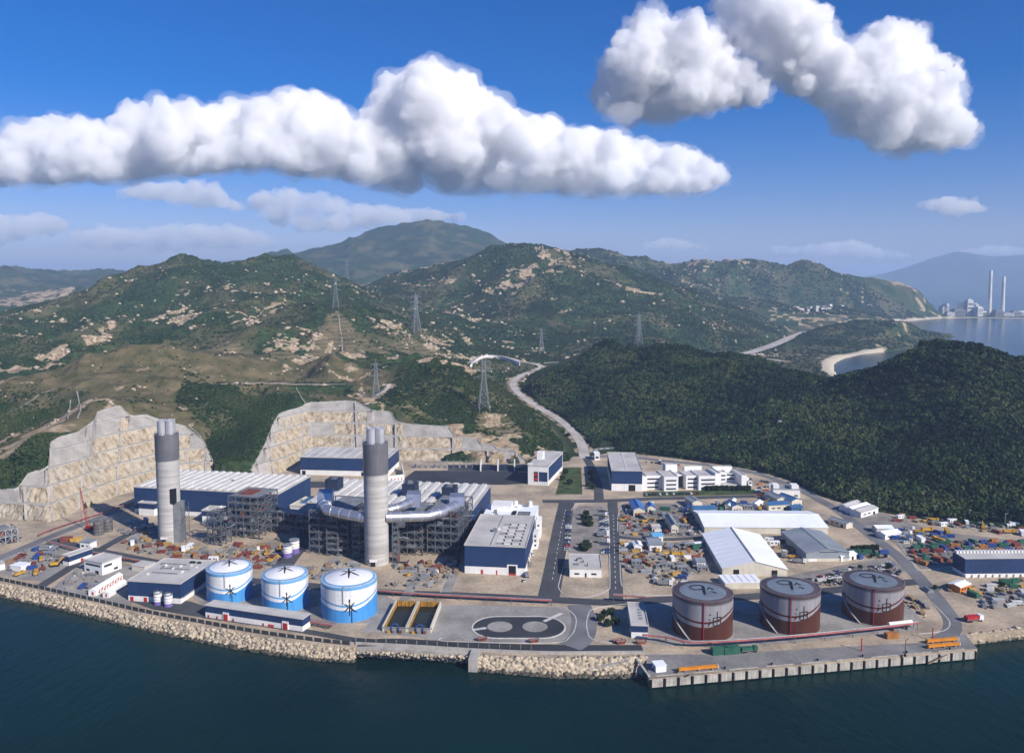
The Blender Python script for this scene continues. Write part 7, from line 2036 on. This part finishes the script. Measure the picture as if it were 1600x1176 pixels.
# scrub on hillock, gully, left and middle hills
xs_, ys_, ss_ = [], [], []
for poly, n_, s0, s1 in [([(-250, 560), (-250, 900), (100, 880), (100, 620)], 12000, 1.4, 2.4), ([(325, 750), (300, 850), (430, 880), (420, 780), (395, 750)], 4000, 1.5, 2.4), ([(590, 900), (640, 1090), (750, 1090), (840, 1000), (900, 800), (720, 810)], 9000, 1.6, 2.6), ([(262, 830), (290, 960), (430, 950), (440, 860), (345, 770)], 6000, 1.8, 2.4), ([(-250, 620), (-250, 1100), (300, 1100), (620, 1150), (600, 880), (330, 760), (0, 700)], 9000, 1.2, 2.0), ([(-200, 1100), (-200, 1750), (100, 1900), (520, 2100), (850, 1700), (850, 1200), (300, 1120)], 42000, 2.0, 3.2), ([(560, 2000), (560, 2750), (1230, 2900), (1230, 2000), (1100, 1500), (850, 1550)], 34000, 3.0, 4.0), ([(1240, 1900), (1240, 2600), (1490, 2700), (1490, 2200)], 6000, 3.0, 4.5), ([(1120, 1400), (1120, 2000), (1300, 2000), (1300, 1400)], 2500, 2.5, 4.0), ([(900, 2900), (900, 3900), (1470, 4000), (1450, 3300)], 16000, 5, 6)]:
    x, y = pts(poly, n_)
    z, rk, gr, sd = bilerp(x, y)
    nn = fbm(x / 70, y / 70, 4, 202 + 50)
    keep = (z > -3) & (rk < .35) & (rng.random(len(x)) > gr * .92) & (sd < .3) & (rng.random(len(x)) < smooth01(nn, .3, .6) + .25)
    for k_, P in ROADS_HILL.items(): keep &= dist_poly(P, x, y) > ROAD_W[k_] * .55 + 3
    keep &= ~inside(PLANT, x, y)
    for P in CUTPOLY: keep &= ~inside(P, x, y)
    xs_.append(x[keep]); ys_.append(y[keep]); ss_.append(s0 + (s1 - s0) * rng.random(keep.sum()) ** 1.5)
x, y, s = map(np.concatenate, (xs_, ys_, ss_))
z = bilerp(x, y)[0]
instancer('hillside_scrub', SRC_B, np.stack([x, y, z - .2], -1), s, 'low green scrub covering the hills', 'scrub')
# boulders
M_BOULD = mat('granite_boulder', (.44, .36, .26), .95, .3, .2, dirt=(.26, .21, .15))
bx, by, br_ = [], [], []
for poly, n_, s0, s1 in [([(-200, 1150), (-200, 1750), (100, 1900), (520, 2100), (850, 1700), (850, 1250), (300, 1150)], 26000, 1.5, 5.0), ([(560, 2000), (560, 2750), (1230, 2900), (1230, 2000), (1100, 1500), (850, 1550)], 24000, 2.0, 6.0), ([(-250, 640), (-250, 1080), (300, 1090), (600, 1150), (600, 880), (330, 760), (0, 720)], 9000, .8, 2.6), ([(840, 1100), (970, 1330), (1170, 1180), (1100, 1000)], 3500, .8, 2.6), ([(900, 2900), (900, 3900), (1470, 4000), (1450, 3300)], 9000, 3, 8), ([(590, 900), (640, 1090), (750, 1090), (900, 800)], 2500, .7, 2.0)]:
    x, y = pts(poly, n_)
    z, rk, gr, sd = bilerp(x, y)
    n2 = fbm(x / 30, y / 30, 3, 777)
    keep = (rng.random(len(x)) < np.clip(rk * 1.2, 0, .9) * .62 + .05 * (n2 > .56)) & (n2 > .42) & (z > 1)
    for k_, P in ROADS_HILL.items(): keep &= dist_poly(P, x, y) > ROAD_W[k_] * .55 + 3
    keep &= ~inside(PLANT, x, y)
    for P in CUTPOLY: keep &= ~inside(P, x, y)
    bx.append(x[keep]); by.append(y[keep]); br_.append(s0 + (s1 - s0) * rng.random(keep.sum()) ** 3)
x, y, s = map(np.concatenate, (bx, by, br_))
z = bilerp(x, y)[0]
stones(np.stack([x, y, z + s * .1], -1), s, 'hill_boulders', M_BOULD, 'pale granite boulders scattered along the ridges', 'boulders', .7)

# ---- pale drains and footpaths that run over the ground
def hit(px, py):
    Y = np.linspace(560, 3200, 5000)
    d = ray(px, py); t = Y / d[1]
    X, Z = d[0] * t, CAMH + d[2] * t
    g_ = bilerp(X, Y)[0]
    k = np.argmax(g_ > Z)
    return (X[k], Y[k], g_[k])
M_DRAIN = mat('weathered_drain_concrete', (.30, .285, .25), .9, .2, .3)
for lab, px, wd in [('pale concrete drain curling down the grassy plateau', [(120, 612), (123, 626), (126, 640), (121, 656)], 2.2), ('short pale drain on the grassy plateau', [(110, 626), (108, 640), (106, 656)], 1.8), ('sandy footpath slanting across the grassy plateau', [(0, 654), (40, 633), (86, 608)], 3.0),
                    ('pale drain down to the curved rock cut', [(434, 606), (434, 630), (426, 650), (424, 660)], 1.8), ('second pale drain above the curved rock cut', [(463, 606), (470, 620), (477, 634)], 1.6), ('central drain of the terraced triangle slope', [(529, 492), (531, 510), (534, 530), (537, 552)], 3.0),
                    ('pale drain beside the green gully', [(297, 668), (310, 680), (322, 700)], 1.8), ('drain up the green hill behind the gate house', [(893, 660), (900, 648), (906, 644)], 2.0), ('track on the ridge of the boulder hill', [(705, 492), (740, 497), (775, 504), (800, 512)], 6.0)]:
    P = spline([hit(*p) for p in px], 8)
    xy = np.array([p[:2] for p in P]); zz = bilerp(xy[:, 0], xy[:, 1])[0]
    o = ribbon([(a[0], a[1], b) for a, b in zip(xy, zz)], wd * .6, 1.0).build('hill_drain', M_DRAIN)
    tag(o, lab, 'drain', kind='structure')
# ================================================================== air
hz = MB().box(-31000, 31000, -3000, 31000, -14, 760).build('haze', None)
m = bpy.data.materials.new('haze_air'); m.use_nodes = True
n, l = m.node_tree.nodes, m.node_tree.links
n.remove(n['Principled BSDF'])
pv = n.new('ShaderNodeVolumePrincipled')
pv.inputs['Color'].default_value = (0.50, 0.69, 1.0, 1)
pv.inputs['Density'].default_value = 0.000080
pv.inputs['Anisotropy'].default_value = 0.0
l.new(pv.outputs[0], n['Material Output'].inputs['Volume'])
hz.data.materials.append(m)
tag(hz, 'pale blue sea haze', 'haze', kind='stuff')

# ---- cumulus: puffs welded into one closed skin and filled with scattering vapour
def cloud_material(name, dens, col=(1, 1, 1), g_=0.0):
    m = bpy.data.materials.new(name); m.use_nodes = True
    n, l = m.node_tree.nodes, m.node_tree.links
    n.remove(n['Principled BSDF'])
    pv = n.new('ShaderNodeVolumePrincipled')
    pv.inputs['Color'].default_value = (*col, 1)
    pv.inputs['Density'].default_value = dens
    pv.inputs['Anisotropy'].default_value = g_
    l.new(pv.outputs[0], n['Material Output'].inputs['Volume'])
    return m
M_CLOUD = cloud_material('cumulus_vapour', 0.011, (.999, .999, 1))
M_CLOUD2 = cloud_material('soft_cumulus_vapour', 0.0075, (.975, .978, .985))
M_EDGE = cloud_material('thin_edge_vapour', 0.0013)
M_WISP = cloud_material('wispy_vapour', 0.0022)
_bm = bmesh.new(); bmesh.ops.create_icosphere(_bm, subdivisions=2, radius=1.0)
_sv = np.array([v.co[:] for v in _bm.verts]); _sf = np.array([[v.index for v in f.verts] for f in _bm.faces]); _bm.free()

def sphere_mesh(name, P, R, sq=.95):
    n_ = len(P)
    v = _sv[None] * np.asarray(R)[:, None, None] * np.array([1, 1, sq]) + np.asarray(P)[:, None, :]
    f = (_sf[None] + (np.arange(n_) * len(_sv))[:, None, None]).reshape(-1, 3)
    me = bpy.data.meshes.new(name)
    me.vertices.add(n_ * len(_sv)); me.vertices.foreach_set('co', v.astype(np.float32).ravel())
    me.loops.add(len(f) * 3); me.polygons.add(len(f))
    me.loops.foreach_set('vertex_index', f.astype(np.int32).ravel()); me.polygons.foreach_set('loop_start', (np.arange(len(f)) * 3).astype(np.int32))
    me.update(calc_edges=True)
    return me
def billow(o, Y, disp, octs):
    for i, (sc, st) in enumerate(octs):
        key = 'billow%d_%d' % (sc, Y)
        tx = bpy.data.textures.get(key) or bpy.data.textures.new(key, 'CLOUDS')
        tx.noise_scale = sc; tx.noise_depth = 3; tx.noise_basis = 'ORIGINAL_PERLIN'
        md = o.modifiers.new('billow', 'DISPLACE'); md.texture = tx; md.texture_coords = 'GLOBAL'; md.strength = st * disp; md.mid_level = .5

def cloud(name, label, outline, Y, thick, m, seed, voxel=26, disp=1.0, edge=True, group=None, base=.30):
    """outline: (px, py_top, py_base) along the cloud; big puffs carry smaller ones on their upper sides"""
    r = np.random.default_rng(seed)
    xs = [o_[0] for o_ in outline]; tp = [o_[1] for o_ in outline]; bt = [o_[2] for o_ in outline]
    P, R = [], []
    px = xs[0]
    k_ = Y / F_PX
    def put(c, rad): P.append(c); R.append(rad)
    while px <= xs[-1]:
        top, bot = np.interp(px, xs, tp), np.interp(px, xs, bt)
        h = bot - top
        nb_ = 1 + (h > 45) + (h > 90) + (h > 140)
        for q_ in range(nb_):
            rad = max(4.0, h * r.uniform(.20, .30)) if nb_ > 1 else max(4.0, h * r.uniform(.32, .44))
            f = q_ / max(1, nb_ - 1)
            cyp = top + rad * 1.25 + f * max(0, h - 2.2 * rad)
            c = np.array(DP(px + r.uniform(-.15, .15) * h, cyp, Y + r.uniform(-.5, .5) * thick)); Rw = rad * k_
            put(c, Rw)
            for _ in range(9 if f < .7 else 5):
                d = r.normal(size=3); d[2] = d[2] + (.55 if f < .7 else -.1); d[1] -= .35; d /= np.linalg.norm(d)
                r2 = Rw * r.uniform(.28, .48); c2 = c + d * Rw * .86; put(c2, r2)
                for _ in range(6):
                    d2 = d + r.normal(size=3) * .7; d2 /= np.linalg.norm(d2)
                    r3 = r2 * r.uniform(.25, .45); put(c2 + d2 * r2 * .9, r3)
        px += max(5, h * .15)
    P, R = np.array(P), np.array(R)
    zb = np.interp(800 + F_PX * P[:, 0] / P[:, 1], xs, [DP(a, b, Y)[2] for a, b in zip(xs, bt)])
    keep = P[:, 2] - R * .7 > zb - 60
    P, R = P[keep], R[keep]
    o = link(name, sphere_mesh(name, P, R), m)
    md = o.modifiers.new('weld', 'REMESH'); md.mode = 'VOXEL'; md.voxel_size = voxel
    billow(o, Y, disp, [(330, 130), (130, 90), (56, 52)])
    tag(o, label, 'cloud', group)
    if edge:
        big = R > np.quantile(R, .82)
        o2 = link('soft_edge', sphere_mesh('soft_edge', P[big], R[big] * 1.22 + 40), M_EDGE, o)
        md = o2.modifiers.new('weld', 'REMESH'); md.mode = 'VOXEL'; md.voxel_size = voxel * 1.6
        billow(o2, Y, disp, [(420, 260), (150, 130)])
        # ragged flat base
        B_, RB = [], []
        px = xs[0]
        while px <= xs[-1]:
            h = np.interp(px, xs, bt) - np.interp(px, xs, tp)
            B_.append(DP(px, np.interp(px, xs, bt) - h * .10 + r.uniform(-4, 6), Y + r.uniform(-.5, .5) * thick)); RB.append(max(9, h * r.uniform(.20, .34)) * k_)
            px += max(6, h * .16)
        o3 = link('soft_base', sphere_mesh('soft_base', np.array(B_), np.array(RB), .5), M_EDGE, o)
        md = o3.modifiers.new('weld', 'REMESH'); md.mode = 'VOXEL'; md.voxel_size = voxel * 1.6
        billow(o3, Y, disp, [(420, 200), (150, 100)])
    return o

cloud('cumulus_cloud', 'long white cumulus bank stretching above the hills', [(-60, 212, 278), (0, 212, 284), (50, 188, 286), (110, 181, 284), (160, 192, 282), (200, 175, 278), (235, 150, 275), (290, 160, 270), (320, 175, 268), (360, 153, 265), (400, 160, 262), (440, 140, 264), (490, 140, 270), (530, 155, 276), (560, 195, 280), (585, 150, 283), (620, 106, 285), (650, 100, 287), (690, 102, 290), (720, 130, 292), (760, 145, 293), (800, 172, 295), (860, 190, 296), (920, 197, 298), (980, 208, 302), (1020, 230, 302), (1060, 222, 301), (1100, 243, 298), (1135, 270, 288)], 11000, 800, M_CLOUD, 3)
cloud('cumulus_cloud', 'soft grey-white cloud lobe left of the arched cloud', [(935, 130, 168), (970, 90, 184), (1000, 50, 184), (1030, 20, 182), (1060, 26, 176), (1100, 48, 172), (1140, 90, 162), (1190, 112, 158)], 15000, 900, M_CLOUD2, 5, 30, 2.4)
cloud('cumulus_cloud', 'arched white cloud with a bright ragged right edge', [(1150, -25, 60), (1180, -40, 85), (1220, -20, 118), (1260, 30, 150), (1300, 65, 160), (1335, 62, 195), (1360, 40, 214), (1390, 45, 226), (1420, 70, 232), (1450, 90, 232), (1475, 112, 230), (1490, 165, 226), (1520, 190, 212)], 15000, 900, M_CLOUD2, 9, 30, 2.4)
for lab, ol, Y, sd in [('small faint cloud low at the left edge', [(-40, 335, 385), (0, 330, 385), (40, 335, 375), (70, 328, 372), (105, 345, 368)], 20000, 21),
                       ('faint lavender cloud bank low over the left hill', [(120, 360, 392), (160, 350, 395), (215, 356, 395), (260, 350, 395), (300, 346, 392), (340, 350, 392), (390, 355, 390), (430, 372, 388)], 17000, 22),
                       ('faint thin cloud under the long cumulus bank', [(190, 292, 312), (240, 280, 318), (290, 284, 322), (320, 274, 326), (350, 300, 332), (380, 318, 334)], 19000, 23),
                       ('faint dusky cloud above the blue peak', [(400, 300, 340), (450, 290, 355), (490, 296, 365), (560, 318, 362), (640, 322, 352), (720, 330, 350)], 19000, 24),
                       ('small pale cloud above the far power station', [(1440, 312, 330), (1480, 305, 338), (1510, 306, 338), (1540, 322, 332)], 20000, 25),
                       ('row of tiny clouds over the strait', [(1210, 382, 398), (1240, 384, 400), (1290, 378, 404), (1330, 374, 406), (1380, 388, 408), (1420, 394, 408)], 26000, 26),
                       ('tiny pale cloud low over the long ridge', [(1010, 376, 392), (1050, 369, 394), (1105, 384, 392)], 26000, 27),
                       ('tiny cloud strip low at the right edge', [(1500, 390, 402), (1550, 380, 404), (1600, 386, 404), (1660, 380, 404)], 26000, 28)]:
    cloud('faint_cloud', lab, ol, Y, 900, M_WISP, sd, 60, 1.7, False)
